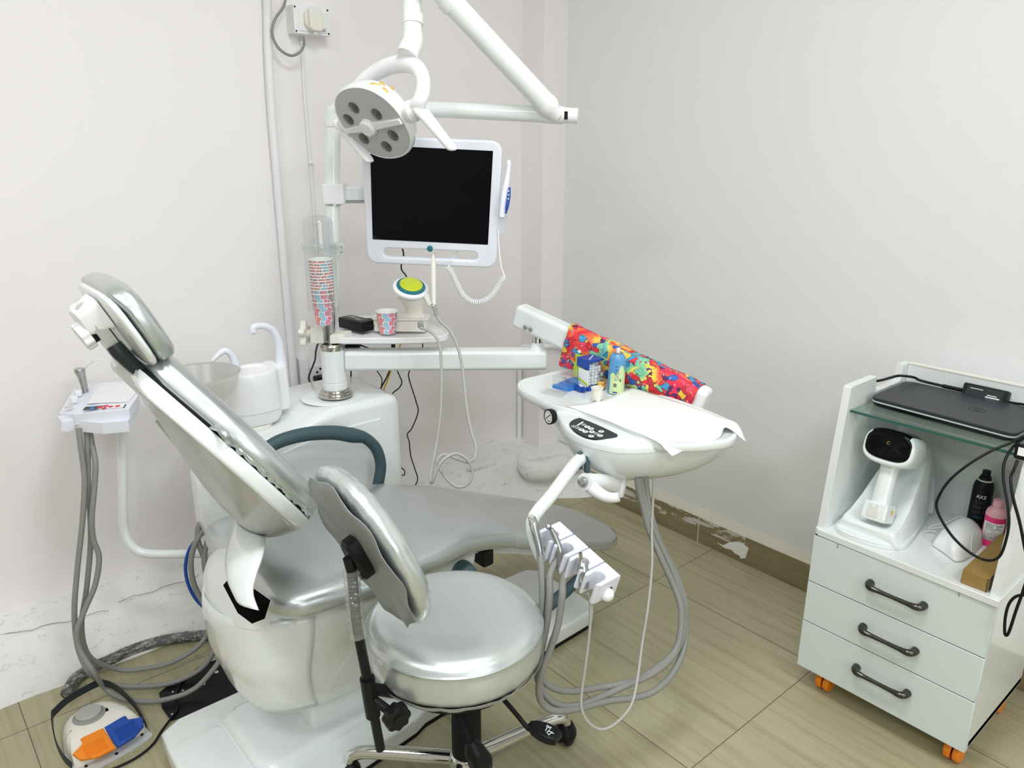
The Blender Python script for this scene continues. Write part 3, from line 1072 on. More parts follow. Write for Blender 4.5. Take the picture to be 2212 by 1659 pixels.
# head rest
HF = frame((0.345, 1.558, 1.126), (0, 1, 0), (-0.438, 0, 0.899), (0.899, 0, 0.438))
ho = [(b_ * 0.82, w_) for b_, w_ in [(-0.099, 0.06), (-0.096, 0.082), (-0.088, 0.102), (-0.073, 0.117), (-0.045, 0.127), (0.0, 0.131), (0.045, 0.127), (0.072, 0.118), (0.087, 0.104), (0.095, 0.082), (0.098, 0.06)]]
obj(MB(HF).loft(backloft(0.010, 0.0105, 0.98, 0.985, 0, 3.4, tab=ho)), 'headrest_shell', M_WHITE, CH, ang=60)
rg = backloft(0.041, 0.0225, 1.005, 1.05, 0.002, 2.4, tab=ho, flat=True)
rg = [[(a, b, c - 0.016 * max(0, (b - 0.045) / 0.05) ** 1.5) for a, b, c in r] for r in rg]
obj(MB(HF).loft(rg), 'headrest_cushion', M_SILVER, CH, ang=60)
mb = MB(HF)
mb.loft([[(a - 0.02, b + 0.040, c + 0.012) for a, b in sup(hx * 0.84, hy * 0.84, 5, 28)] for c, hx, hy in ((-0.058, 0.026, 0.018), (-0.054, 0.036, 0.027), (-0.04, 0.043, 0.033), (-0.014, 0.05, 0.040))])
mb.ball((0.012, 0.052, -0.030), 0.015)
br = obj(mb, 'headrest_bracket', M_WHITE2, CH)
mb = MB(HF)
mb.loft([[(a - 0.025, b + 0.022, c + 0.008) for a, b in q] for c, q in ((-0.042, rrect(0.028, 0.062, 0.026, cy=-0.018)), (-0.036, rrect(0.031, 0.066, 0.028, cy=-0.018)), (-0.014, rrect(0.031, 0.066, 0.028, cy=-0.018)))])
sp_ = obj(mb, 'slide_plate', M_PANEL, CH)
mb = MB(HF)
mb.box((-0.0555, 0.0, -0.012), (0.003, 0.10, 0.002))
obj(mb, 'slide_groove', M_BLACK, sp_)
KF = HF @ Matrix.Translation((-0.025, 0.018, -0.034)) @ Matrix.Rotation(PI, 4, 'X')
mb = MB(KF)
kp = [((0.0265 + 0.0013 * math.cos(9 * a)) * math.cos(a), (0.0265 + 0.0013 * math.cos(9 * a)) * math.sin(a)) for a in [2 * PI * k / 72 for k in range(72)]]
mb.prism(kp, 0.008, 0.025, 0.003)
kn = obj(mb, 'adjusting_knob', M_WHITE2, br)
mb = MB(KF)
mb.box((0, -0.004, 0.004), (0.022, 0.046, 0.009), 0.002)
obj(mb, 'knob_slot', M_BLACK, br)
mb = MB()
mb.tube([HF @ Vector((-0.050, -0.016, -0.022)), HF @ Vector((-0.054, -0.034, -0.022)), HF @ Vector((-0.05, -0.078, -0.015)), HF @ Vector((-0.045, -0.112, -0.002))], [0.0145, 0.0150, 0.0135, 0.0105], n=18)
obj(mb, 'headrest_bar', M_DGREY, CH)
mb = MB()
mb.tube([HF @ Vector((-0.045, -0.106, -0.006)), HF @ Vector((-0.04, -0.148, 0.012))], 0.0095, n=4, sm=1)
obj(mb, 'bar_blade', M_STEEL, CH)

# arm rests
YA = 1.862
mb = MB()
mb.tube([(0.7090, 1.8620, 0.6660), (0.7690, 1.8620, 0.6900), (0.8490, 1.8620, 0.6920), (0.9320, 1.8620, 0.6760), (0.9890, 1.8620, 0.6540), (1.0260, 1.8620, 0.6390)], [0.017, 0.0185, 0.0195, 0.0205, 0.022, 0.0175], n=18)
ar = obj(mb, 'armrest', M_TEAL, CH, ang=60)
mb = MB()
mb.tube([(1.0010, 1.8620, 0.6500), (1.0330, 1.8620, 0.6330), (1.0650, 1.8620, 0.5940), (1.0780, 1.8620, 0.5430), (1.0720, 1.8620, 0.5000), (1.0570, 1.8620, 0.4510)], 0.0165, n=18)
obj(mb, 'armrest_post', M_TEAL, CH, ang=60)
mb = MB()
mb.tube([(1.0440, 1.3600, 0.1930), (1.1390, 1.3600, 0.1890), (1.2230, 1.3600, 0.1980), (1.3010, 1.3600, 0.2110), (1.3730, 1.3600, 0.2320), (1.4530, 1.3700, 0.2510)], [0.016, 0.017, 0.018, 0.018, 0.017, 0.014], n=18)
obj(mb, 'armrest', M_TEAL, CH, ang=60)
mb = MB(frame((1.022, 1.395, 0.418), (1, 0, 0), (0, 0, 1), (0, -1, 0)))
mb.lathe([(0, 0.0), (0.028, 0.0), (0.03, 0.01), (0.026, 0.035), (0.018, 0.042), (0, 0.044)])
obj(mb, 'pivot_knob', M_TEALP, CH)

# black sheet on the floor beside the base
mb = MB()
mb.prism([(0.410, 1.975), (0.398, 1.91), (0.401, 1.846), (0.655, 1.80), (0.78, 1.80), (0.78, 1.985), (0.586, 2.012), (0.46, 2.0)], 0.0, 0.005)
t = obj(mb, 'floor_sheet', M_BLACK)
tag(t, 'black plate lying on the floor between the foot pedal and the chair base', 'floor plate')
for q in ((0.5160, 1.9300, 0.0060), (0.4400, 1.9520, 0.0060), (0.4630, 1.9400, 0.0060), (0.4100, 1.8640, 0.0060), (0.5630, 1.9570, 0.0060)):
    mb = MB()
    mb.lathe([(0, 0), (0.006 if q[0] > 0.47 else 0.003, 0), (0.006 if q[0] > 0.47 else 0.003, 0.0006), (0, 0.0006)], 10, Matrix.Translation(q))
    obj(mb, 'paint_spot', M_CREAM, t)

# cable bundle in twisted film
P = [(0.2130, 2.1200, 0.0140), (0.2290, 2.1450, 0.0170), (0.2500, 2.1710, 0.0180), (0.2950, 2.1900, 0.0180), (0.3460, 2.1960, 0.0180), (0.4040, 2.2030, 0.0180), (0.4610, 2.1970, 0.0180), (0.5230, 2.1780, 0.0180), (0.5920, 2.1370, 0.0180), (0.6540, 2.0760, 0.0180), (0.7000, 1.9780, 0.0180)]
PP = catmull(P, 14)
mb = MB()
mb.tube(PP, [0.0155 + 0.0006 * math.sin(i * 1.9) for i in range(len(PP))], n=18, sm=1)
o = obj(mb, 'wrapped_cable_bundle', M_WRAP, ang=80)
tag(o, 'cable bundle twisted in clear film along the foot of the left wall', 'cable bundle')

# ------------------------------------------------------------------ side box of the unit
UB = thing('water_unit', 'white floor-standing side box of the dental unit behind the chair', 'dental unit', (0.9, 2.07, 0.1))


def ubtop(x):
    return 0.672 + 0.046 * sstep(x, 0.80, 1.0)


rings = []
for x, zb, sh, yc, w in ((0.572, 0.50, 0.09, 1.962, 0.025), (0.578, 0.45, 0.05, 1.972, 0.04), (0.598, 0.38, 0.025, 1.992, 0.060), (0.64, 0.27, 0.01, 2.024, 0.093), (0.69, 0.15, 0, 2.06, 0.130), (0.74, 0.02, 0, 2.08, 0.150), (0.80, 0.02, 0, 2.085, 0.155), (0.86, 0.02, 0, 2.085, 0.155), (0.92, 0.02, 0, 2.085, 0.155), (0.97, 0.02, 0, 2.085, 0.155), (1.02, 0.02, 0, 2.085, 0.155), (1.10, 0.02, 0, 2.085, 0.155), (1.165, 0.02, 0, 2.085, 0.155), (1.188, 0.022, 0.006, 2.085, 0.152), (1.199, 0.028, 0.02, 2.085, 0.142), (1.203, 0.04, 0.035, 2.085, 0.125)):
    zt = ubtop(x) - sh
    ring = []
    r = min(0.028, w * 0.9)
    for sy, sz, a0 in ((1, 1, 0), (-1, 1, PI / 2), (-1, -1, PI), (1, -1, 1.5 * PI)):
        rr = r if sz > 0 else 0.01
        for k in range(7):
            a = a0 + PI / 2 * k / 6
            zc = (zt - rr) if sz > 0 else (zb + rr)
            ring.append((x, yc + sy * (w - rr) + rr * math.cos(a), zc + rr * math.sin(a)))
    rings.append(ring)
mb = MB().loft(rings)
obj(mb, 'body', M_WHITE, UB, ang=50)
mb = MB()
mb.lathe([(0, 0), (0.098, 0), (0.094, 0.002), (0.085, 0.005), (0.07, 0.0065), (0, 0.007)], 40, Matrix.Translation((1.035, 2.05, ubtop(1.1) - 0.0025)))
obj(mb, 'post_plinth', M_WHITE, UB)
DF = frame((0, 1.9315, 0), (1, 0, 0), (0, 0, 1), (0, -1, 0))
dpx = [(0.8100, 1.9300, 0.6260), (0.8500, 1.9300, 0.6350), (0.9370, 1.9300, 0.6470), (1.0200, 1.9300, 0.6540), (1.1240, 1.9300, 0.6540), (1.1270, 1.9300, 0.5690), (1.1250, 1.9300, 0.4130), (1.1220, 1.9300, 0.2850), (0.7870, 1.9300, 0.2500)]
dp = [(v[0], v[2]) for v in dpx]
cxd, czd = sum(p[0] for p in dp) / 9, sum(p[1] for p in dp) / 9
obj(MB(DF).prism([(cxd + (p[0] - cxd) * 1.012, czd + (p[1] - czd) * 1.012) for p in dp], -0.004, 0.0012), 'door_gap_shade', M_GREY, UB)  # grey sheet behind the door draws the shadow of its gap
obj(MB(DF).prism(dp, -0.002, 0.005, 0.002), 'door', M_WHITE, UB)
mb = MB()
for q in ((0.6010, 1.9900, 0.4770), (0.6130, 1.9900, 0.4530), (0.6260, 1.9900, 0.4320)):
    mb.tube([(q[0] + 0.035, q[1], q[2] - 0.005), (q[0] + 0.002, q[1], q[2])], 0.0125, n=12, sm=1)
obj(mb, 'hose_port', M_WHITE2, UB)

# cuspidor
CU = thing('cuspidor', 'white cuspidor with two bent spouts and a frosted bowl standing on the side box', 'cuspidor', (0.8290, 2.1100, 0.6720))
cx0, cy0 = 0.80, 2.075
mb = MB()
mb.lathe([(0, 0), (0.042, 0), (0.044, 0.006), (0.042, 0.016), (0, 0.016)], 32, Matrix.Translation((cx0 - 0.012, cy0 - 0.025, 0.672)))
obj(mb, 'foot_ring', M_IVORY, CU)
mb = MB()
prof = [(0.684, 0.045, 0.04), (0.690, 0.062, 0.055), (0.705, 0.071, 0.063), (0.73, 0.073, 0.066), (0.7305, 0.0745, 0.068), (0.78, 0.073, 0.068), (0.82, 0.071, 0.066), (0.838, 0.069, 0.064), (0.842, 0.066, 0.061), (0.843, 0.05, 0.045), (0.838, 0.046, 0.042), (0.835, 0.0, 0.0)]
mb.loft([[(cx0 + a - 0.006, cy0 + b - 0.01, z) for a, b in sup(max(hx, 1e-4), max(hy, 1e-4), 2.6, 40)] for z, hx, hy in prof])
obj(mb, 'cuspidor_body', M_WHITE2, CU)
mb = MB()
bx = (0.8840, 2.0700, 0.8210)[0]
mb.loft([[(bx - 0.012 + a, 2.085 + b, z) for a, b in rrect(hx, hy, 0.012)] for z, hx, hy in ((0.71, 0.022, 0.04), (0.73, 0.026, 0.045), (0.83, 0.024, 0.042), (0.839, 0.022, 0.04), (0.842, 0.018, 0.036))])
obj(mb, 'spout_block', M_WHITE2, CU)
mb = MB()
z0 = 0.835
mb.tube([(0.8900, 2.0750, 0.8300), (0.8900, 2.0750, 0.8680), (0.8880, 2.0750, 0.9050), (0.8770, 2.0750, 0.9360), (0.8570, 2.0750, 0.9540), (0.8330, 2.0750, 0.9600), (0.8180, 2.0750, 0.9570), (0.8150, 2.0750, 0.9440)], [0.017, 0.0135, 0.0115, 0.0105, 0.0098, 0.0095, 0.0098, 0.0105], n=16)
mb.tube([(0.8170, 2.0750, 0.9480), (0.8170, 2.0750, 0.9370)], 0.006, n=12, sm=1)
obj(mb, 'tall_spout', M_LILAC, CU, ang=60)
mb = MB()
mb.tube([(0.7490, 2.0550, 0.8550), (0.7470, 2.0550, 0.8770), (0.7410, 2.0550, 0.8950), (0.7300, 2.0550, 0.9080), (0.7170, 2.0550, 0.9090), (0.7010, 2.0550, 0.8990), (0.6870, 2.0550, 0.8880)], [0.0135, 0.0115, 0.0095, 0.009, 0.0085, 0.007, 0.0045], n=16)
obj(mb, 'short_spout', M_LILAC, CU, ang=60)
mb = MB()
bc = (0.6420, 2.0200, 0.8850)
bz = bc[2]
mb.lathe([(0.03, -0.085), (0.06, -0.075), (0.088, -0.045), (0.102, 0.0), (0.105, 0.004), (0.101, 0.004), (0.097, 0.0), (0.084, -0.043), (0.057, -0.070), (0.028, -0.08)], 48, Matrix.Translation((bc[0] - 0.004, 2.02, bz - 0.017)))
obj(mb, 'spit_bowl', M_FROST, CU, ang=60)

# ------------------------------------------------------------------ post with the table arm
PXC, PYC = 1.030, 2.022
DA = thing('table_arm', 'white post with chrome flange and jointed arm that carries the instrument table', 'support arm', (PXC, PYC, 0.73))
zb = 0.727
obj(MB().lathe([(0, 0), (0.098, 0), (0.099, 0.006), (0.094, 0.011), (0.09, 0.012), (0.088, 0.02), (0.082, 0.024), (0.079, 0.025), (0.077, 0.034), (0.07, 0.038), (0, 0.038)], 48, Matrix.Translation((PXC, PYC, zb)) @ Matrix.Diagonal((0.52, 0.52, 0.6, 1))), 'flange', M_NICKEL, DA)
zc1 = (1.0390, 2.0220, 0.8810)[2]
obj(MB().lathe([(0, -0.012), (0.0365, -0.012), (0.0365, 0.015), (0.035, 0.016), (0.035, 0.018), (0.0365, 0.019), (0.0365, zc1 - zb - 0.03), (0, zc1 - zb - 0.03)], 48, Matrix.Translation((PXC, PYC, zb + 0.028))), 'post', M_WHITE, DA)
obj(MB().lathe([(0, 0), (0.036, 0), (0.0375, 0.003), (0.0375, 0.012), (0.035, 0.014), (0.033, 0.02), (0.02, 0.021), (0, 0.021)], 48, Matrix.Translation((PXC, PYC, zc1 - 0.012))), 'collar', M_NICKEL, DA)
A0 = Vector((PXC, PYC, 0.838))
A1 = Vector((1.53, 1.671, 0.826))
ad = (A1 - A0).normalized()
AF = frame(A0, ad, Vector((0, 0, 1)).cross(ad).normalized(), Vector((0, 0, 1)))
ln = (A1 - A0).length + 0.028
mb = MB(frame(A0, Vector((0, 0, 1)).cross(ad).normalized(), Vector((0, 0, 1)), ad) if False else frame(A0, Vector((0, 0, 1)).cross(-ad).normalized() * -1, Vector((0, 0, 1)), ad))
mb = MB(zframe(A0, ad, (0, 0, 1)))
mb.prism(rrect(0.031, 0.03, 0.014), 0.035, ln, 0.008, 3)
obj(mb, 'lower_arm', M_WHITE, DA)
B0 = Vector((1.5100, 1.7140, 0.9520))
B1 = Vector((1.6610, 1.1610, 0.7970))
bdir = (B1 - B0).normalized()
sp = Vector((A1.x, A1.y, A1.z))
mb = MB()
zt = (1.5320, 1.6920, 0.8790)[2]
mb.lathe([(0, 0.0), (0.029, 0.0), (0.025, 0.012), (0.019, 0.022), (0.0165, 0.034), (0.0165, zt - A1.z - 0.022), (0, zt - A1.z - 0.022)], 28, Matrix.Translation(A1 + Vector((0, 0, 0.018))))
obj(mb, 'spigot', M_WHITE, DA)
obj(MB().lathe([(0, 0), (0.0155, 0), (0.0155, 0.06), (0, 0.06)], 28, Matrix.Translation((A1.x, A1.y, zt - 0.008))), 'swivel_pin', M_CHROME, DA)
BFm = zframe(B0, bdir, (0, 0, 1))
L2 = (B1 - B0).length
mb = MB(BFm)
mb.prism(rrect(0.036, 0.027, 0.014), -0.02, L2, 0.012, 3)
obj(mb, 'balance_arm', M_WHITE, DA)
mb = MB(BFm)
mb.prism(rrect(0.037, 0.028, 0.016), L2 - 0.035, L2 + 0.02, 0.012, 3)
obj(mb, 'arm_end_cap', M_WHITE2, DA)
mb = MB()
cf = Vector((1.4870, 1.6790, 0.9290))
for q in ((1.4880, 1.6800, 0.9280), (1.4940, 1.6630, 0.9240)):
    nrm = (Vector((0, 0, 1.458)) - Vector(q))
    side = bdir.cross(Vector((0, 0, 1))).normalized()
    if side.dot(nrm) < 0:
        side = -side
    mb.lathe([(0, 0), (0.007, 0), (0.006, 0.003), (0.003, 0.0035), (0, 0.0025)], 14, zframe(q, side, bdir))
obj(mb, 'screw', M_STEEL, DA)
# printed cloth sleeve
rings = []
rnd = random.Random(11)
for i in range(29):
    f = i / 28
    zz = 0.172 + (L2 - 0.008 - 0.172) * f
    ring = []
    for k, (a, b) in enumerate(sup(0.046 - 0.004 * f, 0.036, 2.8, 44)):
        p = Vector((a, b, zz))
        d = noise.noise(Vector((a * 40, b * 40, zz * 22))) * 0.0055
        s = 1 + d / 0.04
        sag = -0.045 * (1 - f) ** 2.5 if a < 0 else 0.0
        ring.append((a * s + sag * sstep(-a, 0.0, 0.035), b * s, zz + 0.006 * noise.noise(Vector((a * 30, b * 30, f * 3)))))
    rings.append(ring)
mb = MB(BFm)
mb.loft(rings, cap=False)
o = obj(mb, 'arm_sleeve', M_PRINT, solid=0.002, ang=80)
tag(o, 'bright red and blue printed cloth sleeve wrapped round the sloping arm', 'cloth sleeve')

# ------------------------------------------------------------------ lamp
def lamp_x(z):
    return 1.026 + 0.088 * (z - 0.9)


LP = thing('operating_light', 'white six-lens dental lamp hanging from a jointed tube arm above the chair', 'operating light', (1.05, PYC, 0.9))
PLX = lamp_x(1.553)
ztop = 1.553
mb = MB()
mb.tube([(lamp_x(0.89), PYC, 0.89), (lamp_x(1.03), PYC, 1.03)], 0.0115, n=18, sm=1)
obj(mb, 'inner_tube', M_STEEL, LP)
R0 = Vector((1.4810, 1.5200, 1.5230))
e0 = Vector((PLX, PYC, ztop))
hd = Vector((R0.x - PLX, R0.y - PYC, R0.z - ztop)).normalized()
mb = MB()
mb.tube([(lamp_x(1.0), PYC, 1.0), (lamp_x(1.2), PYC, 1.2), (lamp_x(ztop - 0.05), PYC, ztop - 0.05), (PLX + hd.x * 0.012, PYC + hd.y * 0.012, ztop - 0.014), e0 + hd * 0.05, e0 + hd * 0.09], 0.0215, n=24, sm=5)
obj(mb, 'lamp_post', M_WHITE, LP)
obj(MB().lathe([(0, -0.006), (0.0235, -0.006), (0.0235, 0.004), (0, 0.004)], 28, Matrix.Translation((PLX, PYC, (1.0580, 2.0220, 1.5020)[2])) @ Matrix.Translation((lamp_x(1.5) - PLX, 0, 0))), 'post_joint', M_WHITE2, LP)
mb = MB()
mb.tube([e0 + hd * 0.08, R0 - hd * 0.03], 0.0208, n=24, sm=1)
obj(mb, 'fixed_arm', M_WHITE, LP)
mb = MB(zframe(R0, hd, (0, 0, 1)))
mb.lathe([(0, -0.06), (0.0212, -0.06), (0.0222, -0.05), (0.0222, -0.01), (0.0195, 0.0), (0.0195, 0.029), (0.017, 0.033), (0, 0.034)], 28)
obj(mb, 'elbow_joint', M_WHITE2, LP)
sidec = hd.cross(Vector((0, 0, 1))).normalized()
vd0 = (R0 - Vector((0, 0, 1.458))).normalized()
mb = MB(zframe(R0 + hd * 0.012, sidec, (0, 0, 1)))
mb.box((0.0, 0.008, -0.0192 if sidec.dot(r2) > -2 and sidec.dot(vd0) > 0 else 0.0192), (0.020, 0.009, 0.003), 0.0008)
obj(mb, 'joint_slot', M_BLACK, LP)
T0 = Vector((1.4460, 1.5340, 1.5350))
T1 = Vector((1.1920, 1.6440, 1.7910))
td = (T1 - T0).normalized()
mb = MB()
mb.tube([T0 + td * 0.02, T1 + td * 0.14], 0.0275, n=24, sm=1)
obj(mb, 'spring_arm', M_WHITE, LP)
mb = MB(zframe(T0, td, (0, 0, 1)))
mb.lathe([(0, -0.025), (0.018, -0.022), (0.023, 0.0), (0.0285, 0.01), (0.0285, 0.026), (0, 0.027)], 28)
obj(mb, 'arm_ferrule', M_WHITE2, LP)
mb = MB(zframe(Vector((1.2040, 1.6420, 1.7780)), td, (0, 0, 1)))
mb.lathe([(0.027, -0.014), (0.029, -0.014), (0.029, 0.012), (0.027, 0.012)], 28)
obj(mb, 'arm_ferrule', M_WHITE2, LP)
mb = MB()
D0 = (1.1560, 1.7260, 1.8160)
mb.tube([(1.1610, 1.7350, 1.8480), (1.1430, 1.7110, 1.7520), (1.1330, 1.6970, 1.6980)], 0.0235, n=24, sm=1)
mb.tube([T1 + td * 0.13, Vector((1.1790, 1.7270, 1.8990)), Vector((1.1700, 1.7430, 1.8850)), Vector((1.1600, 1.7340, 1.8420))], 0.0255, n=20, sm=5)
obj(mb, 'drop_tube', M_WHITE, LP)
mb = MB()
mb.tube([(1.1440, 1.7090, 1.7490), (1.1390, 1.7030, 1.7260)], 0.0255, n=24, sm=1)
mb.tube([(1.1340, 1.6980, 1.7030), (1.1290, 1.6920, 1.6850), (1.1200, 1.6910, 1.6700), (1.1100, 1.6890, 1.6550)], [0.0245, 0.0255, 0.0265, 0.0265], n=24)
obj(mb, 'drop_collar', M_WHITE2, LP)

HC = Vector((1.0420, 1.7480, 1.5000))
vd = (HC - Vector((0, 0, 1.458))).normalized()
N_ = (-0.50 * vd + 0.866 * (-0.66 * r2 - 0.75 * u2)).normalized()
A_ = Vector((1.0690, 1.6090, 1.5200)) - Vector((1.0350, 1.8780, 1.5000))
A_ = (A_ - N_ * A_.dot(N_)).normalized()
B_ = N_.cross(A_)
LF = frame(HC, A_, B_, N_)
mb = MB(LF)
RA, RB = 0.112, 0.105
mb.loft([[(a, b, z) for a, b in sup(RA * s, RB * s, 2.2, 48)] for z, s in ((-0.066, 0.40), (-0.063, 0.55), (-0.052, 0.78), (-0.036, 0.92), (-0.016, 0.99), (-0.004, 1.0), (0.003, 0.985), (0.005, 0.96), (0.003, 0.94), (0.0, 0.93))])
lhouse = obj(mb, 'lamp_housing', M_WHITE, LP, ang=50)
mb = MB(LF)
mb.loft([[(a, b, z) for a, b in sup(RA * s, RB * s, 2.2, 48)] for z, s in ((-0.004, 0.945), (0.0035, 0.945), (0.0045, 0.93), (0.0048, 0.5))])
lface = obj(mb, 'lamp_face', M_FACE, LP)
for la, lb in ((-0.024, 0.052), (0.037, 0.024), (-0.070, 0.025), (0.046, -0.038), (-0.001, -0.065), (-0.062, -0.034)):
    mb = MB(LF)
    mb.lathe([(0, 0.004), (0.0155, 0.004), (0.0155, 0.006), (0.0135, 0.0065), (0.008, 0.0085), (0, 0.009)], 20, Matrix.Translation((la, lb, 0)))
    obj(mb, 'lens', M_LENS, lface)
mb = MB(LF)
mb.prism([(-0.106, -0.008), (-0.04, -0.013), (-0.015, -0.022), (0.01, -0.013), (0.104, -0.011), (0.104, 0.003), (0.012, 0.006), (-0.015, 0.016), (-0.04, 0.006), (-0.106, 0.003)], 0.003, 0.012, 0.002)
mb.lathe([(0, 0.002), (0.023, 0.002), (0.022, 0.015), (0.018, 0.019), (0, 0.020)], 28, Matrix.Translation((-0.015, -0.004, 0)))
obj(mb, 'centre_bar', M_WHITE2, LP)
Lp, Rp = LF @ Vector((-0.117, 0, -0.022)), LF @ Vector((0.122, 0, -0.022))
mb = MB()
mb.tube([Lp, (1.0520, 1.8850, 1.5530), (1.0850, 1.8460, 1.6080), (1.1080, 1.7750, 1.6350), (1.1180, 1.7060, 1.6380), (1.1190, 1.6560, 1.6220), (1.1070, 1.6190, 1.5890), (1.0820, 1.5970, 1.5510), Rp], [0.014, 0.016, 0.019, 0.021, 0.021, 0.019, 0.017, 0.017, 0.018], n=20)
obj(mb, 'yoke', M_WHITE2, LP, ang=60)
for s, c in ((-1, Lp), (1, Rp)):
    mb = MB(zframe(c, A_ * s, N_))
    mb.lathe([(0, -0.012), (0.024, -0.012), (0.026, -0.004), (0.026, 0.01), (0.021, 0.016), (0.018, 0.026), (0, 0.027)], 28)
    obj(mb, 'pivot_cap', M_WHITE2, LP)
    hb = c + A_ * s * 0.030
    hdv = (Vector((1.0750, 1.4740, 1.4410)) - Vector((1.0500, 1.5570, 1.5240))).normalized()
    mb = MB()
    e1 = hb + hdv * 0.118
    pts = []
    sd = A_ * s
    hx = hdv.cross(sd).normalized()
    mb.M = frame(hb, hx, sd, hdv)
    mb.loft([[(a, b, z) for a, b in sup(hx_, hy_, 3, 20)] for z, hx_, hy_ in ((-0.021, 0.009, 0.005), (-0.017, 0.016, 0.010), (0.0, 0.021, 0.012), (0.03, 0.0185, 0.012), (0.075, 0.0155, 0.011), (0.118, 0.0135, 0.0105), (0.129, 0.011, 0.009), (0.133, 0.005, 0.004))])
    obj(mb, 'handle', M_WHITE2, LP)
mb = MB()
lw = 0.0024


def hpt(px_, py_):
    return LF @ Vector((px_, py_, 0))


def surf(ang, z):
    tab = ((-0.066, 0.40), (-0.063, 0.55), (-0.052, 0.78), (-0.036, 0.92), (-0.016, 0.99), (-0.004, 1.0))
    for a, b in zip(tab, tab[1:]):
        if z <= b[0]:
            f = (z - a[0]) / (b[0] - a[0])
            s = a[1] + (b[1] - a[1]) * f
            break
    return LF @ Vector((RA * s * math.cos(ang) * 1.006, RB * s * math.sin(ang) * 1.006, z))


g0 = 0.80
for pts in ([(0.22, -0.058), (0.12, -0.045), (0.0, -0.04), (-0.12, -0.034)], [(0.0, -0.04), (-0.13, -0.056), (-0.2, -0.05), (-0.12, -0.044)], [(0.02, -0.04), (0.08, -0.028), (0.22, -0.018), (0.24, -0.012)], [(0.02, -0.036), (-0.06, -0.024), (-0.16, -0.02), (-0.2, -0.008)]):
    mb.tube([surf(g0 + a, -0.006 + (z + 0.008) * 0.8) for a, z in pts], [0.0014, 0.0048, 0.0014], n=8, sm=6)
obj(mb, 'logo', M_GOLD, lhouse, ang=60, label='small golden figure-like emblem')

# ------------------------------------------------------------------ monitor
MC = Vector((1.2480, 1.8030, 1.2930))
mx = Vector((r2.x, r2.y, 0)).normalized()
mx = (mx + Vector((-0.02, -0.02, 0))).normalized()
mn = (Vector((0, 0, 1.458)) - MC)
mn.z = 0
mn = (mn - mx * mn.dot(mx)).normalized()
MF = frame(MC, mx, Vector((0, 0, 1)), mn) @ Matrix.Rotation(math.radians(-2.0), 4, 'Z') @ Matrix.Rotation(math.radians(3.0), 4, 'X')
MO = thing('monitor', 'square white-framed monitor with black screen and handle slot held on the post', 'monitor', MC)
px2 = 2.13 / 1661.5
outer = rrect(0.188, 0.173, 0.03)
outer = [(x * (1.0 + 0.022 * (y / 0.17)), y) for x, y in outer]
hole = [(p[0] * 1.0, p[1]) for p in rrect(0.133, 0.0118, 0.011, 6, -0.003, -0.1405)]
mb = MB(MF)
mb.prism(outer, -0.03, 0.004, 0.006, 3, holes=[hole])
bez = obj(mb, 'bezel', M_LILAC, MO)
scr = [(-0.166, -0.104), (0.159, -0.106), (0.1665, 0.147), (-0.166, 0.150)]
mb = MB(MF)
mb.prism(scr, 0.003, 0.0052)
obj(mb, 'screen', M_SCREEN, MO)
mb = MB(MF)
mb.prism(rrect(0.15, 0.11, 0.02, cy=0.03), -0.055, -0.028, 0.012)
obj(mb, 'back_cover', M_LILAC, MO)
mb = MB(MF)
mb.lathe([(0, 0.003), (0.009, 0.003), (0.0085, 0.0065), (0.004, 0.008), (0, 0.008)], 24, Matrix.Translation((-0.004, -0.124, 0)))
obj(mb, 'power_button', M_TEALR, bez, label='round teal power button')
mb = MB()
clz = (1.0680, 2.0220, 1.3170)[2]
cl = Vector((lamp_x(clz), PYC, clz))
mb.M = frame(cl, mx, -mn, Vector((0, 0, 1)))
mb.prism(rrect(0.031, 0.032, 0.008, cx=0.008), -0.028, 0.028, 0.004)
obj(mb, 'post_clamp', M_WHITE2, MO)
mb = MB(frame(cl, mx, -mn, Vector((0, 0, 1))))
mb.lathe([(0, -0.032), (0.024, -0.032), (0.024, -0.027), (0, -0.027)], 28)
obj(mb, 'clamp_ring', M_STEEL, MO)
e1 = MC - mn * 0.05 + mx * (-0.05)
bd = Vector((e1.x - cl.x, e1.y - cl.y, 0))
mb = MB(zframe(cl, bd, (0, 0, 1)))
mb.prism(rrect(0.020, 0.012, 0.006), 0.02, bd.length, 0.002)
obj(mb, 'monitor_arm', M_WHITE, MO)
mb = MB(zframe(cl - Vector((0, 0, 0.023)), bd, (0, 0, 1)))
mb.prism(rrect(0.003, 0.011, 0.001), 0.03, bd.length)
obj(mb, 'arm_strip', M_STEEL, MO)

# oral camera on the side of the monitor
t = thing('oral_camera', 'white wand camera with blue button strip in a holder on the right of the monitor', 'camera', (1.3580, 1.6440, 1.2360))
mb = MB(MF)
hx0 = 0.194
mb.prism([(hx0 - 0.012, -0.076), (hx0 + 0.008, -0.076), (hx0 + 0.017, -0.028), (hx0 - 0.009, -0.024)], -0.02, 0.006, 0.003)
obj(mb, 'holder', M_LILAC, t)
mb = MB()
mb.tube([(1.3650, 1.6410, 1.2600), (1.3720, 1.6450, 1.2840), (1.3830, 1.6500, 1.3200), (1.3960, 1.6550, 1.3570), (1.4040, 1.6590, 1.3830), (1.4080, 1.6610, 1.3970), (1.4100, 1.6640, 1.4090)], [0.008, 0.0095, 0.0105, 0.009, 0.0065, 0.0055, 0.0075, 0.0045], n=16)
obj(mb, 'wand', M_LILAC, t, ang=60)
mb = MB()
mb.tube([(1.3700, 1.6290, 1.2710), (1.3750, 1.6290, 1.2910), (1.3830, 1.6320, 1.3150), (1.3920, 1.6390, 1.3390)], [0.002, 0.0048, 0.005, 0.003], n=10)
obj(mb, 'button_strip', M_BLUE, t, ang=60)
mb = MB()
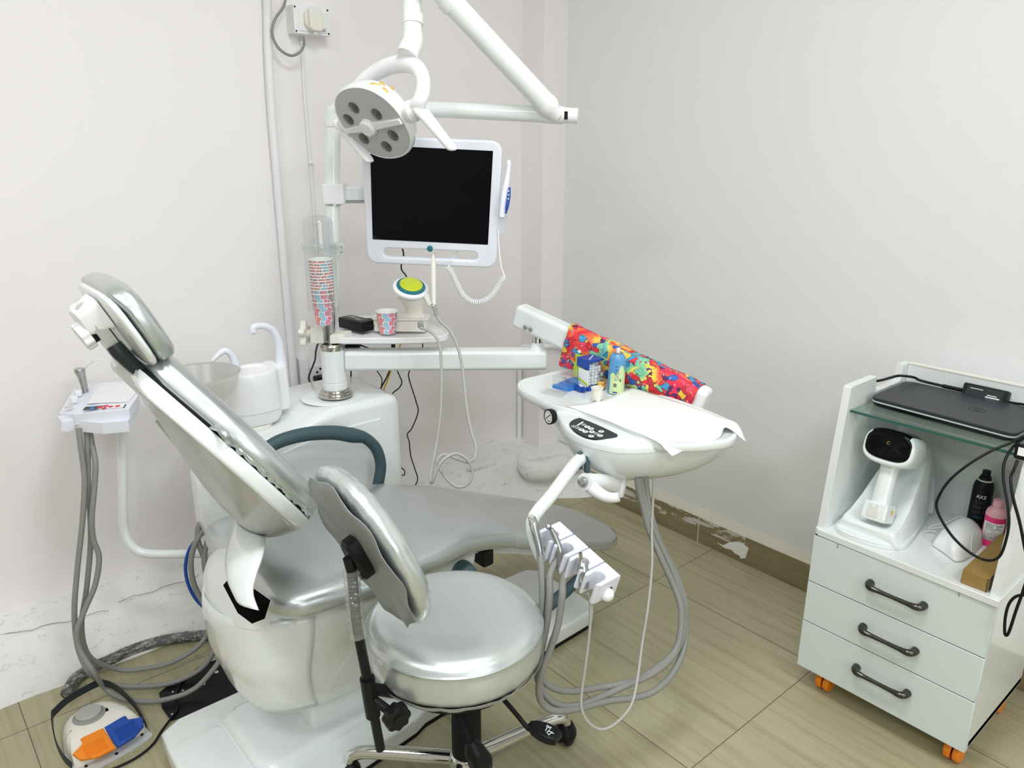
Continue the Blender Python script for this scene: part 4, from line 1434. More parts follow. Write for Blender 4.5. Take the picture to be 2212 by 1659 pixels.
for q in ((1.3820, 1.6320, 1.3300), (1.3790, 1.6280, 1.3200), (1.3760, 1.6260, 1.3100)):
    mb.ball(q, 0.0022, 10)
obj(mb, 'button', M_PAPER, t)
mb = MB()
mb.tube([(1.3550, 1.6420, 1.2270), (1.3500, 1.6360, 1.2000), (1.3420, 1.6170, 1.1390), (1.3430, 1.6020, 1.1060)], 0.0017, n=8)
path = catmull([(1.3430, 1.6020, 1.1060), (1.3300, 1.6070, 1.0890), (1.3100, 1.6120, 1.0610), (1.2870, 1.6240, 1.0430), (1.2650, 1.6420, 1.0400), (1.2490, 1.6620, 1.0550), (1.2410, 1.6810, 1.0850), (1.2360, 1.6980, 1.1150), (1.2300, 1.7100, 1.1320)], 16)
pts = []
acc = 0.0
seglen = []
N = len(path)
tot = sum((path[i + 1] - path[i]).length for i in range(N - 1))
STEP = 620
dist = [0]
for i in range(N - 1):
    dist.append(dist[-1] + (path[i + 1] - path[i]).length)
j = 0
for i in range(STEP):
    d = tot * i / (STEP - 1)
    while j < N - 2 and dist[j + 1] < d:
        j += 1
    f = (d - dist[j]) / max(1e-9, dist[j + 1] - dist[j])
    c = path[j].lerp(path[j + 1], f)
    tg = (path[min(j + 2, N - 1)] - path[max(j - 1, 0)]).normalized()
    s1 = tg.cross(vd).normalized()
    s2 = tg.cross(s1)
    a = 2 * PI * 46 * i / (STEP - 1)
    pts.append(c + (s1 * math.cos(a) + s2 * math.sin(a)) * 0.0068)
mb.tube(pts, 0.0015, n=6, sm=1)
obj(mb, 'coiled_cord', M_WHITE2, t, ang=60)
mb = MB()
mb.tube([(1.2300, 1.7090, 1.1290), (1.2950, 1.7810, 1.1380), (1.3140, 1.7840, 1.1520), (1.3250, 1.7820, 1.1680), (1.3320, 1.7950, 1.2120)], 0.0018, n=8)
obj(mb, 'cord_end', M_WHITE2, t)

# ------------------------------------------------------------------ shelf tray on the post
ZT = 0.908
TR = thing('shelf_tray', 'ivory tray with white lip clamped to the post under the monitor', 'tray', (PXC, PYC, ZT))
tp = [(1.0260, 1.9950, 0.9080), (1.0580, 1.9540, 0.9080), (1.1610, 1.8680, 0.9080), (1.2580, 1.8080, 0.9080), (1.3050, 1.8210, 0.9080), (1.3370, 1.8710, 0.9080), (1.3630, 1.9550, 0.9080), (1.3800, 2.0450, 0.9080), (1.3220, 2.1480, 0.9080), (1.2020, 2.2110, 0.9080), (1.1200, 2.1580, 0.9080), (1.0580, 2.0660, 0.9080)]
tl = [(p.x, p.y) for p in catloop(tp, 5)]
tcx, tcy = sum(p[0] for p in tl) / len(tl), sum(p[1] for p in tl) / len(tl)


def scl(L, s, c=None):
    cx_, cy_ = c or (tcx, tcy)
    out_ = []
    for p in L:
        v = Vector((p[0] - cx_, p[1] - cy_))
        out_.append((cx_ + v.x * (1 - s / max(v.length, 1e-6)), cy_ + v.y * (1 - s / max(v.length, 1e-6))))
    return out_


mb = MB()
mb.loft([[(x, y, z) for x, y in scl(tl, s)] for z, s in ((ZT - 0.016, 0.006), (ZT - 0.012, 0.0), (ZT + 0.002, 0.0), (ZT + 0.004, 0.002), (ZT + 0.002, 0.005), (ZT - 0.003, 0.007))])
obj(mb, 'tray_pan', M_WHITE2, TR)
mb = MB()
mb.M = frame((PXC - 0.008, PYC, ZT + 0.008), mx, -mn, Vector((0, 0, 1)))
mb.prism([(-0.048, -0.026), (-0.010, -0.030), (-0.010, 0.030), (-0.048, 0.026)], -0.022, 0.024, 0.004)
mb.prism([(0.010, -0.032), (0.05, -0.022), (0.06, 0.028), (0.010, 0.030)], -0.022, 0.006, 0.004)
obj(mb, 'clamp_block', M_IVORY, TR)
mb.M = None
mb = MB(zframe(Vector((PXC - 0.008, PYC, ZT + 0.01)) - mx * 0.046, -mx, (0, 0, 1)))
mb.lathe([(0, 0), (0.012, 0), (0.012, 0.026), (0, 0.026)], 20)
kp = [((0.032 + 0.0075 * math.cos(5 * a)) * math.cos(a), (0.032 + 0.0075 * math.cos(5 * a)) * math.sin(a)) for a in [2 * PI * k / 60 for k in range(60)]]
mb.prism(kp, 0.018, 0.036, 0.004)
obj(mb, 'clamp_knob', M_IVORY, TR)

# power adapters
t = thing('power_adapter', 'black laptop power brick lying on the ivory tray beside the cups', 'power adapter', (1.0560, 1.9230, 0.9530))
q0, q1 = Vector((1.1030, 2.0850, 0.9120)), Vector((1.1250, 1.9580, 0.9120))
dd = (q1 - q0)
dd.z = 0
dd.normalize()
cc = (q0 + q1) / 2
AFm = frame((cc.x + 0.012, cc.y + 0.022, 0.929), dd, Vector((0, 0, 1)).cross(dd), (0, 0, 1)) @ Matrix.Rotation(math.radians(0), 4, 'Y')
bk = obj(MB(AFm).box((0, 0, 0), (0.112, 0.052, 0.032), 0.004), 'brick', M_BLACK, t)
mb = MB(AFm)
mb.box((-0.005, 0.0, 0.0162), (0.092, 0.036, 0.0006))
obj(mb, 'label', M_DGREY, bk)
mb = MB(AFm)
for r_, (a, b) in enumerate(((-0.045, -0.015), (-0.03, 0.01), (-0.045, -0.005), (0.005, 0.035), (0.005, 0.03))):
    mb.box(((a + b) / 2, 0.010 - 0.005 * r_, 0.0168), (b - a, 0.002, 0.0004))
obj(mb, 'label_print', M_LGREY, bk)
obj(MB().tube([AFm @ Vector((0.056, 0.0, 0)), AFm @ Vector((0.066, 0.02, 0.0)), AFm @ Vector((0.05, 0.05, 0.0)), AFm @ Vector((0.0, 0.05, 0.006)), AFm @ Vector((-0.04, 0.045, -0.004)), AFm @ Vector((-0.09, 0.09, -0.012))], 0.0025, n=8), 'cord', M_BLACK, t)

t = thing('small_adapter', 'small black adapter wrapped in its cord below the ivory tray', 'power adapter', (1.0590, 1.9480, 0.8880))
q = Vector((1.1060, 2.0380, 0.8680))
AFm = frame(q, mx, -mn, Vector((0, 0, 1)))
obj(MB(AFm).box((0, 0, 0), (0.046, 0.03, 0.022), 0.005), 'brick', M_BLACK, t)
obj(MB().tube([AFm @ Vector((0.022, 0, -0.002)), AFm @ Vector((0.036, 0, -0.007)), AFm @ Vector((0.05, 0.01, -0.018)), AFm @ Vector((0.06, 0.02, -0.05))], 0.0022, n=8), 'cord', M_BLACK, t)

# cups: one loose on the tray, a nest of them in the clear dispenser


def make_cup(loc, label, group=None):
    mb = MB(Matrix.Translation(loc))
    mb.mi = 0
    mb.loft([[(r * math.cos(2 * PI * k / 36), r * math.sin(2 * PI * k / 36), z) for k in range(36)] for r, z in ((0.0215, 0.0), (0.0288, 0.062))], cap=False)
    mb.mi = 1
    mb.loft([[(r * math.cos(2 * PI * k / 36), r * math.sin(2 * PI * k / 36), z) for k in range(36)] for r, z in ((0.0288, 0.062), (0.0305, 0.0625), (0.0308, 0.0645), (0.030, 0.0655), (0.0285, 0.064), (0.0212, 0.003), (0.0001, 0.003), (0.0001, 0.002), (0.0215, 0.0))], cap=False)
    o_ = obj(mb, 'paper_cup', [M_CUP, M_CUPW], loc=loc, ang=60)
    o_.scale = (1.1, 1.1, 1.03)
    return tag(o_, label, 'cup', group)


c1 = (1.1610, 1.9280, 0.9120)
make_cup(Vector((c1[0] + 0.012, c1[1] + 0.015, 0.912)), 'loose patterned paper cup standing on the ivory tray beside the black power brick')
CX, CY = (0.9920, 1.9850, 0.9710)[0], (0.9920, 1.9850, 0.9710)[1]
zb0 = (0.9900, 1.9810, 0.9590)[2]
c0 = make_cup(Vector((CX, CY, zb0)), 'lowest patterned paper cup, its whole side hanging below the clear dispenser')
zcup = zb0
names = ['second patterned cup from the bottom of the dispenser stack, with a wide band', 'third patterned cup from the bottom of the dispenser stack, with a narrow band']
step = [0.024, 0.0115] + [0.0083] * 10
rnd = random.Random(2)
for i, s in enumerate(step):
    zcup += s
    c = c0.copy()
    COL.objects.link(c)
    c.location = (CX, CY, zcup)
    c.rotation_euler.z = rnd.uniform(0, 6.28)
    if i < 2:
        c['label'] = names[i]
    elif i == len(step) - 1:
        c['label'] = 'topmost paper cup of the dispenser stack, its white rim and inside showing'
    else:
        c['label'] = 'paper cup nested in the middle of the dispenser stack, only its rim strip showing'
    c['group'] = 'paper cups nested in the clear dispenser'
c0['group'] = 'paper cups nested in the clear dispenser'
t = thing('cup_dispenser', 'clear plastic tube dispenser with domed lid holding the patterned paper cups', 'cup dispenser', (CX, CY, zb0 + 0.04))
zl = (1.0000, 1.9970, 1.0160)[2]
zm = (1.0330, 2.0360, 1.1770)[2]
zt_ = (1.0440, 2.0600, 1.2590)[2]
mb = MB(Matrix.Translation((CX, CY, 0)))


def ringtube(mb, prof, n=40):
    mb.loft([[(r * math.cos(2 * PI * k / n), r * math.sin(2 * PI * k / n), z) for k in range(n)] for r, z in prof], cap=False)


ringtube(mb, ((0.0445, zl - 0.022), (0.044, zl), (0.0455, zl + 0.003), (0.0435, zl + 0.006), (0.0435, zm + 0.004), (0.0425, zm + 0.004), (0.0425, zl + 0.006), (0.043, zl - 0.022), (0.0445, zl - 0.022)))
obj(mb, 'tube', M_CLEAR, t)
mb = MB(Matrix.Translation((CX, CY, 0)))
ringtube(mb, ((0.0475, zm - 0.008), (0.049, zm - 0.006), (0.049, zm + 0.008), (0.0475, zm + 0.011), (0.0415, zm + 0.012), (0.0405, zt_ - 0.012), (0.036, zt_ - 0.004), (0.02, zt_ + 0.003), (0.0001, zt_ + 0.005), (0.0001, zt_ + 0.004), (0.02, zt_ + 0.002), (0.0355, zt_ - 0.0055), (0.0395, zt_ - 0.0125), (0.0405, zm + 0.011), (0.0445, zm + 0.008), (0.0445, zm - 0.008), (0.0475, zm - 0.008)))
obj(mb, 'domed_lid', M_CLEAR, t)
mb = MB(frame((CX, CY, zm), mx, -mn, Vector((0, 0, 1))))
mb.box((0.056, 0.012, -0.008), (0.026, 0.018, 0.034), 0.003)
mb.box((0.04, 0.045, -0.008), (0.03, 0.06, 0.026), 0.003)
obj(mb, 'bracket', M_CLEARW, t)
mb = MB(frame((CX, CY, zm), mx, -mn, Vector((0, 0, 1))))
for dz in (0.0, -0.014):
    mb.lathe([(0, 0), (0.003, 0), (0.003, 0.006), (0, 0.006)], 10, frame((0.062, 0.002, dz), (1, 0, 0), (0, 0, 1), (0, -1, 0)))
obj(mb, 'bracket_screw', M_STEEL, t)

# scaler on the tray
sb = Vector((1.2280, 1.9170, 0.9120))
t = thing('scaler', 'ivory ultrasonic scaler with a yellow-green dial head and blue ring on the tray', 'scaler', (sb.x, sb.y, 0.912))
SFm = frame((sb.x + 0.005, sb.y + 0.03, 0.912), mx, -mn, Vector((0, 0, 1)))
mb = MB(SFm)
mb.prism(rrect(0.080, 0.034, 0.012, cx=-0.008), 0.0, 0.034, 0.004)
obj(mb, 'base_box', M_IVORY, t)
mb = MB(SFm)
mb.prism(rrect(0.085, 0.038, 0.016, cx=-0.006), 0.034, 0.043, 0.004)
mb.loft([[(0.028 + a + dx, b, z) for a, b in sup(hx, hy, 2.2, 28)] for z, hx, hy, dx in ((0.042, 0.032, 0.028, 0.006), (0.052, 0.026, 0.022, 0.006), (0.068, 0.027, 0.023, 0.004), (0.085, 0.033, 0.028, 0.0), (0.106, 0.044, 0.036, -0.006))])
obj(mb, 'neck', M_IVORY, t)
hc_ = Vector((1.1720, 1.8080, 1.0640))
hn = (-0.40 * vd + Vector((0, 0, 0.9)) + 0.12 * r2).normalized()
HF2 = zframe(hc_, hn, r2)
obj(MB(HF2).lathe([(0, -0.03), (0.02, -0.03), (0.034, -0.018), (0.047, -0.006), (0.0505, 0.0), (0.0495, 0.005), (0.042, 0.008), (0, 0.009)], 40), 'dial_housing', M_WHITE2, t)
dh = t.children[-1]
obj(MB(HF2).lathe([(0, 0.006), (0.041, 0.006), (0.040, 0.011), (0.034, 0.013), (0, 0.0135)], 40), 'dial_ring', M_TEALR, dh)
obj(MB(HF2).lathe([(0, 0.011), (0.032, 0.011), (0.032, 0.0155), (0.029, 0.018), (0, 0.019)], 40), 'dial_face', M_YGREEN, dh)
mb = MB(HF2)
rnd = random.Random(4)
for k in range(11):
    a = PI + PI * (k + 0.5) / 11
    mb.box((0.0245 * math.cos(a), 0.0245 * math.sin(a), 0.0192), (0.0035, 0.0014, 0.0006), 0, Matrix.Rotation(a, 4, 'Z'))
obj(mb, 'dial_marks', M_LIME, dh)
mb = MB(zframe(Vector((1.1710, 1.7620, 0.9680)), -vd, r2))
mb.lathe([(0, -0.01), (0.009, -0.01), (0.009, 0.008), (0.007, 0.01), (0, 0.01)], 20)
obj(mb, 'hose_socket', M_GREY, t)
mb = MB()
mb.tube([(1.1580, 1.7440, 0.9650), (1.1620, 1.7120, 0.9630), (1.1680, 1.6890, 0.9520), (1.1720, 1.6750, 0.9280), (1.1670, 1.6620, 0.8860), (1.1530, 1.6440, 0.8130), (1.1360, 1.6290, 0.7410), (1.1130, 1.6180, 0.6690), (1.0860, 1.5970, 0.6280), (1.0630, 1.5770, 0.6010), (1.0480, 1.5490, 0.5990), (1.0610, 1.5400, 0.6390), (1.0810, 1.5330, 0.6640), (1.1110, 1.5250, 0.6720), (1.1350, 1.5110, 0.6540), (1.1460, 1.5020, 0.6230), (1.1390, 1.4980, 0.5990), (1.1230, 1.5050, 0.5820), (1.1050, 1.5200, 0.5810), (1.0910, 1.5400, 0.5990), (1.0800, 1.5610, 0.6290), (1.0810, 1.5680, 0.6480), (1.1030, 1.5670, 0.6580), (1.1250, 1.5450, 0.6480), (1.1460, 1.5220, 0.6390), (1.1620, 1.5120, 0.6490), (1.1770, 1.5240, 0.6740), (1.1810, 1.5500, 0.7120), (1.1900, 1.5800, 0.7690), (1.2040, 1.6100, 0.8380), (1.2090, 1.6290, 0.8920), (1.2080, 1.6470, 0.9340), (1.2000, 1.6680, 0.9680), (1.1870, 1.6870, 0.9880), (1.1820, 1.6990, 1.0060), (1.1820, 1.7090, 1.0300)], 0.0042, n=10, sm=5)
obj(mb, 'handpiece_hose', M_HOSEL, t, ang=60)
mb = MB()
mb.tube([(1.1810, 1.6990, 1.0040), (1.1820, 1.7080, 1.0280), (1.1810, 1.7120, 1.0350)], 0.0055, n=12)
obj(mb, 'hose_sleeve', M_GREY, t)
mb = MB()
mb.tube([(1.1810, 1.7090, 1.0280), (1.1860, 1.7160, 1.0540), (1.1950, 1.7280, 1.1030), (1.2020, 1.7370, 1.1390), (1.2050, 1.7410, 1.1560), (1.2070, 1.7430, 1.1630)], [0.0055, 0.0062, 0.0075, 0.0075, 0.004, 0.002], n=14)
obj(mb, 'handpiece', M_IVORY, t, ang=60)
obj(MB().tube([(1.2070, 1.7420, 1.1620), (1.2090, 1.7460, 1.1750), (1.2110, 1.7490, 1.1870)], [0.0013, 0.0007, 0.0004], n=8), 'scaler_tip', M_STEEL, t)
mb = MB()
mb.tube([(1.1850, 1.7200, 1.0280), (1.1850, 1.7350, 1.0320), (1.1940, 1.7610, 1.0470)], [0.009, 0.008, 0.01], n=12)
obj(mb, 'handpiece_rest', M_IVORY, t)
mb = MB()
mb.tube([(1.1950, 1.8570, 1.0810), (1.1930, 1.8640, 1.0930), (1.1870, 1.8740, 1.1070), (1.1900, 1.8790, 1.1230), (1.1980, 1.8790, 1.1410), (1.2010, 1.8860, 1.1610), (1.1980, 1.8990, 1.1870)], 0.0022, n=8)
obj(mb, 'mains_lead', M_BLACK, t)

# loose cables behind and below the arm


def cable(name, label, pts, r, m, cat='cable'):
    mb = MB()
    mb.tube(pts, r, n=8, sm=6)
    o_ = obj(mb, name, m, ang=60)
    tag(o_, label, cat)
    return o_


YB = 2.2
cable('yellow_cable', 'yellow cable hanging behind the white arm into the side box', [(1.3810, 2.2000, 0.8050), (1.3650, 2.2000, 0.7630), (1.3340, 2.2000, 0.7060), (1.3160, 2.2000, 0.6680), (1.3010, 2.2000, 0.6420), (1.2860, 2.2000, 0.5980)], 0.0028, M_YELLOW)
t = thing('video_cable', 'black cable with a connector head hanging behind the white arm next to the yellow cable', 'cable', (1.3450, 2.2000, 0.7940))
obj(MB().tube([(1.3460, 2.2000, 0.7780), (1.3350, 2.2000, 0.7220), (1.3150, 2.2000, 0.6840), (1.2910, 2.2000, 0.6510), (1.2740, 2.2000, 0.6180)], 0.0028, n=8), 'lead', M_BLACK, t)
obj(MB().box((1.3470, 2.2000, 0.7960), (0.012, 0.01, 0.03), 0.002), 'connector', M_BLACK, t)
cable('black_cable', 'thin black cable curving short from below the arm to the black connector cable', [(1.2590, 2.1900, 0.7380), (1.2770, 2.1900, 0.7110), (1.2900, 2.1900, 0.6870), (1.2880, 2.1900, 0.6670), (1.2830, 2.1900, 0.6440)], 0.0018, M_BLACK)
cable('black_cable', 'black cable bowing right below the arm between the yellow cable and the long lead', [(1.3440, 2.1900, 0.7230), (1.3590, 2.1900, 0.6870), (1.3690, 2.1900, 0.6590), (1.3570, 2.1900, 0.6400), (1.3330, 2.1900, 0.6280), (1.3240, 2.2000, 0.6040)], 0.0022, M_BLACK)
cable('black_cable', 'long wavy black cable hanging beside the side box down to the plaster heap', [(1.4850, 2.2400, 0.7800), (1.4940, 2.2400, 0.7560), (1.4660, 2.2400, 0.7060), (1.4330, 2.2400, 0.6730), (1.4320, 2.2400, 0.6430), (1.4560, 2.2400, 0.5590), (1.4640, 2.2400, 0.5130), (1.4350, 2.2400, 0.4570), (1.4140, 2.2400, 0.4380), (1.4210, 2.2400, 0.4060), (1.4250, 2.2400, 0.3500), (1.4260, 2.2200, 0.3100), (1.4250, 2.2000, 0.2680), (1.3800, 2.1700, 0.2480)], 0.0022, M_BLACK)
cable('black_cable', 'small black cable loop sticking out low at the right of the side box', [(1.193, 2.03, 0.462), (1.215, 2.03, 0.46), (1.2510, 2.0300, 0.4240), (1.2650, 2.0300, 0.4060), (1.2570, 2.0300, 0.3930), (1.215, 2.03, 0.435), (1.193, 2.03, 0.43)], 0.0018, M_BLACK)
cable('black_cable', 'short black cable dropping past the right of the post to the side box top', [(1.1810, 2.2000, 0.7350), (1.1790, 2.2000, 0.7110), (1.1720, 2.2000, 0.6850), (1.1650, 2.2000, 0.6580)], 0.0025, M_BLACK)

# ------------------------------------------------------------------ assistant tray on its bent tube
AT = thing('assistant_tray', 'small white tray with touch strip and syringe holes on a bent white tube', 'instrument tray', (0.45, 2.2, 0.78))
ZA = 0.79
ap = [(0.3340, 2.2250, 0.7720), (0.4030, 2.3700, 0.7900), (0.4280, 2.3880, 0.7900), (0.4550, 2.3890, 0.7900), (0.5000, 2.3740, 0.7900), (0.5490, 2.3450, 0.7900), (0.5270, 2.2000, 0.7900), (0.4710, 2.0860, 0.7900), (0.4120, 2.1080, 0.7900), (0.3560, 2.1570, 0.7820)]
mb = MB()
rings = []
for dz, s in ((-0.028, 0.004), (-0.004, 0.0), (0.0, 0.003)):
    rings.append([(p[0], p[1], p[2] + dz) for p in ap])
mb.loft(rings)
obj(mb, 'tray_top', M_LILAC, AT, ang=30)
lp = [(0.3620, 2.1530, 0.7700), (0.4100, 2.2830, 0.7700), (0.5360, 2.2830, 0.7700), (0.5280, 2.2250, 0.7700), (0.4610, 2.0700, 0.7700), (0.4050, 2.0940, 0.7700)]
mb = MB()
mb.loft([[(p[0], p[1], z) for p in lp] for z in (0.735, 0.74, 0.765)])
obj(mb, 'under_box', M_LILAC, AT, ang=30)
lp = [(0.3310, 2.2210, 0.7650), (0.3520, 2.2510, 0.7650), (0.3770, 2.2150, 0.7650), (0.3600, 2.1950, 0.7500), (0.3370, 2.1760, 0.7350), (0.3230, 2.1880, 0.7350)]
mb = MB()
fr = [Vector((0.3260, 2.1900, 0.7710)), Vector((0.4050, 2.1900, 0.7630)), Vector((0.3770, 2.1900, 0.7590)), Vector((0.3600, 2.1900, 0.7470)), Vector((0.3500, 2.1900, 0.7340)), Vector((0.3340, 2.1900, 0.7340)), Vector((0.3220, 2.1900, 0.7420))]
mb.M = frame((0, 2.165, 0), (1, 0, 0), (0, 0, 1), (0, -1, 0))
mb.prism([(p.x, p.z) for p in fr], -0.05, 0.0, 0.004)
obj(mb, 'front_lip', M_LILAC, AT)
mb = MB()
ins = [(0.3980, 2.2050, 0.7900), (0.4670, 2.3540, 0.7900), (0.5390, 2.3160, 0.7900), (0.5220, 2.2140, 0.7900), (0.4870, 2.1490, 0.7900)]
mb.loft([[(p[0], p[1], z) for p in ins] for z in (0.7905, 0.7915)])
obj(mb, 'tray_mat', M_WHITE2, AT, ang=30)


def quadz(mb, pts, z, h=0.0008):
    mb.loft([[(p[0], p[1], z) for p in pts], [(p[0], p[1], z + h) for p in pts]])


mb = MB()
quadz(mb, [(0.3760, 2.1530, 0.7910), (0.3880, 2.1770, 0.7910), (0.4760, 2.1320, 0.7910), (0.4640, 2.1080, 0.7910)], 0.7908)
st = obj(mb, 'touch_strip', M_PAPER, AT, ang=30)
mb = MB()
quadz(mb, [(0.3760, 2.1500, 0.7920), (0.3880, 2.1730, 0.7920), (0.4270, 2.1540, 0.7920), (0.4140, 2.1370, 0.7920), (0.4030, 2.1360, 0.7920)], 0.7917)
obj(mb, 'strip_print', M_INK, st, ang=30)
mb = MB()
quadz(mb, [(0.4620, 2.1060, 0.7920), (0.4740, 2.1300, 0.7920), (0.4760, 2.1280, 0.7920), (0.4640, 2.1040, 0.7920)], 0.7917)
obj(mb, 'strip_print', M_INK, st, ang=30)
mb = MB()
for q in ((0.4020, 2.1600, 0.7930), (0.3970, 2.1450, 0.7930)):
    mb.lathe([(0, 0), (0.0055, 0), (0.0055, 0.0006), (0, 0.0006)], 14, Matrix.Translation((q[0], q[1], 0.7922)))
obj(mb, 'blue_key', M_BLUEB, st)
mb = MB()
for q in ((0.4150, 2.1440, 0.7930), (0.4310, 2.1470, 0.7930), (0.4230, 2.1320, 0.7930), (0.4390, 2.1330, 0.7930), (0.4540, 2.1260, 0.7930)):
    mb.lathe([(0, 0), (0.0065, 0), (0.0065, 0.0006), (0, 0.0006)], 14, Matrix.Translation((q[0], q[1], 0.7922)))
obj(mb, 'red_key', M_RED, st)
mb = MB()
for q in ((0.3990, 2.3030, 0.7900), (0.3780, 2.2530, 0.7900)):
    mb.lathe([(0, 0), (0.0095, 0), (0.0105, 0.009), (0.0105, 0.013), (0.009, 0.0155), (0.006, 0.0155), (0.004, 0.0145), (0, 0.0145)], 20, Matrix.Translation((q[0], q[1], 0.788)))
obj(mb, 'suction_cap', M_WHITE2, AT)
mb = MB()
for q in ((0.3560, 2.2150, 0.7830),):
    mb.lathe([(0, 0), (0.0105, 0), (0.0105, 0.0012), (0, 0.0012)], 20, Matrix.Translation((q[0], q[1], 0.787)))
obj(mb, 'empty_holder', M_LGREY, AT)
mb = MB()
mb.tube([(0.4730, 2.2000, 0.7170), (0.4660, 2.2000, 0.6580), (0.4410, 2.2000, 0.4680), (0.4360, 2.2000, 0.4090), (0.4400, 2.1900, 0.3700), (0.4570, 2.1750, 0.3410), (0.4880, 2.1500, 0.3300), (0.5620, 2.1000, 0.3250), (0.6560, 2.0300, 0.3250)], 0.0128, n=18)
obj(mb, 'bent_tube', M_WHITE, AT, ang=60)

t = thing('air_water_syringe', 'grey metal three-way syringe with bent tip standing in the small left tray', 'syringe', (0.4220, 2.3270, 0.7900))
mb = MB()
q = Vector((0.4210, 2.3220, 0.7900))
yq = q.y
mb.tube([q + Vector((0, 0, -0.01)), q + Vector((-0.001, 0, 0.02)), q + Vector((-0.003, 0, 0.045)), q + Vector((-0.005, 0, 0.062)), q + Vector((-0.005, 0, 0.068))], [0.0085, 0.009, 0.0105, 0.0145, 0.013], n=18)
obj(mb, 'handle', M_STEEL, t, ang=60)
mb = MB()
for dx in (-0.013, -0.004):
    mb.lathe([(0, 0), (0.005, 0), (0.005, 0.006), (0, 0.007)], 12, Matrix.Translation(q + Vector((dx, -0.006, 0.062))))
obj(mb, 'button', M_NICKEL, t)
obj(MB().tube([q + Vector((0.004, 0, 0.062)), q + Vector((0.022, 0, 0.076)), q + Vector((0.035, 0, 0.0835)), q + Vector((0.053, 0, 0.086))], 0.0018, n=8), 'tip', M_STEEL, t)

YH = 2.14
h1 = [(0.3600, 2.1500, 0.7460), (0.3560, 2.1400, 0.7050), (0.3520, 2.1300, 0.6440), (0.3450, 2.1200, 0.5970), (0.3230, 2.1100, 0.5010), (0.2900, 2.1000, 0.3760), (0.2640, 2.0900, 0.2630), (0.2560, 2.0800, 0.1660), (0.2640, 2.0400, 0.1110), (0.2950, 2.0760, 0.0400), (0.3290, 2.0500, 0.0250), (0.3670, 2.0280, 0.0150), (0.4430, 1.9830, 0.0140), (0.5230, 1.9660, 0.0300), (0.5740, 1.9720, 0.0750), (0.6020, 1.9940, 0.1100)]
h2 = [(0.3790, 2.1600, 0.7380), (0.3730, 2.1500, 0.6970), (0.3640, 2.1400, 0.6370), (0.3550, 2.1300, 0.5900), (0.3390, 2.1250, 0.4480), (0.3070, 2.1200, 0.3080), (0.2800, 2.1150, 0.2160), (0.2750, 2.1100, 0.1400), (0.2910, 2.1000, 0.0940), (0.3400, 2.1160, 0.0350), (0.3870, 2.0960, 0.0200), (0.4700, 2.0650, 0.0200), (0.5400, 2.0540, 0.0400), (0.5810, 2.0600, 0.0700), (0.6020, 2.0650, 0.1200)]
h3 = [(0.3880, 2.1700, 0.7330), (0.3840, 2.1500, 0.6940), (0.3790, 2.1200, 0.6530), (0.3660, 2.1100, 0.5940), (0.3450, 2.1000, 0.5110), (0.3400, 2.1000, 0.4510), (0.3440, 2.0900, 0.4000), (0.3220, 2.0800, 0.3310), (0.2880, 2.0700, 0.2780), (0.2590, 2.0600, 0.2280), (0.2550, 2.0500, 0.1790), (0.2710, 2.0100, 0.1250), (0.2950, 2.0390, 0.0400), (0.3230, 1.9950, 0.0200), (0.3660, 1.9480, 0.0160), (0.4210, 1.9110, 0.0200), (0.4840, 1.8950, 0.0300), (0.5440, 1.8900, 0.0750), (0.5700, 1.9010, 0.1000)]
for h, lb in ((h1, 'grey hose looping from the small left tray along the middle of the floor loops'), (h2, 'grey hose making the loop nearest the wall below the small left tray'), (h3, 'grey hose making the front loop across the black floor plate')):
    cable('suction_hose', lb, h, 0.0072, M_HOSE, 'hose')['group'] = 'grey hoses hanging from the small left tray'
for pts, lb in (([(0.6010, 1.9900, 0.4770), (0.5750, 1.9800, 0.4600), (0.5640, 1.9700, 0.4260), (0.5680, 1.9600, 0.3870), (0.5780, 1.9500, 0.3370), (0.5910, 1.9400, 0.2860)], 'grey hose stub curving out of the upper port of the side box'), ([(0.6130, 1.9900, 0.4530), (0.5760, 1.9700, 0.4430), (0.5470, 1.9600, 0.4080), (0.5320, 1.9500, 0.3690), (0.5310, 1.9400, 0.3100), (0.5510, 1.9300, 0.2420), (0.5750, 1.9200, 0.2070)], 'grey hose in the widest loop from the middle port of the side box'), ([(0.6260, 1.9900, 0.4320), (0.5920, 1.9600, 0.4280), (0.5700, 1.9500, 0.3830), (0.5620, 1.9300, 0.3310), (0.5690, 1.9200, 0.2680)], 'grey hose from the lower port of the side box')):
    cable('port_hose', lb, pts, 0.0075, M_HOSE, 'hose')['group'] = 'grey hoses at the ports of the side box'
cable('blue_hose', 'dark blue thin hose curving behind the grey hoses at the side box', [(0.6070, 2.0200, 0.4120), (0.5930, 2.0100, 0.4180), (0.5700, 2.0000, 0.4110), (0.5460, 2.0000, 0.3850), (0.5310, 2.0000, 0.3400), (0.5300, 1.9900, 0.2870), (0.5460, 1.9800, 0.2340), (0.5780, 1.9700, 0.1870)], 0.005, M_BLUE, 'hose')

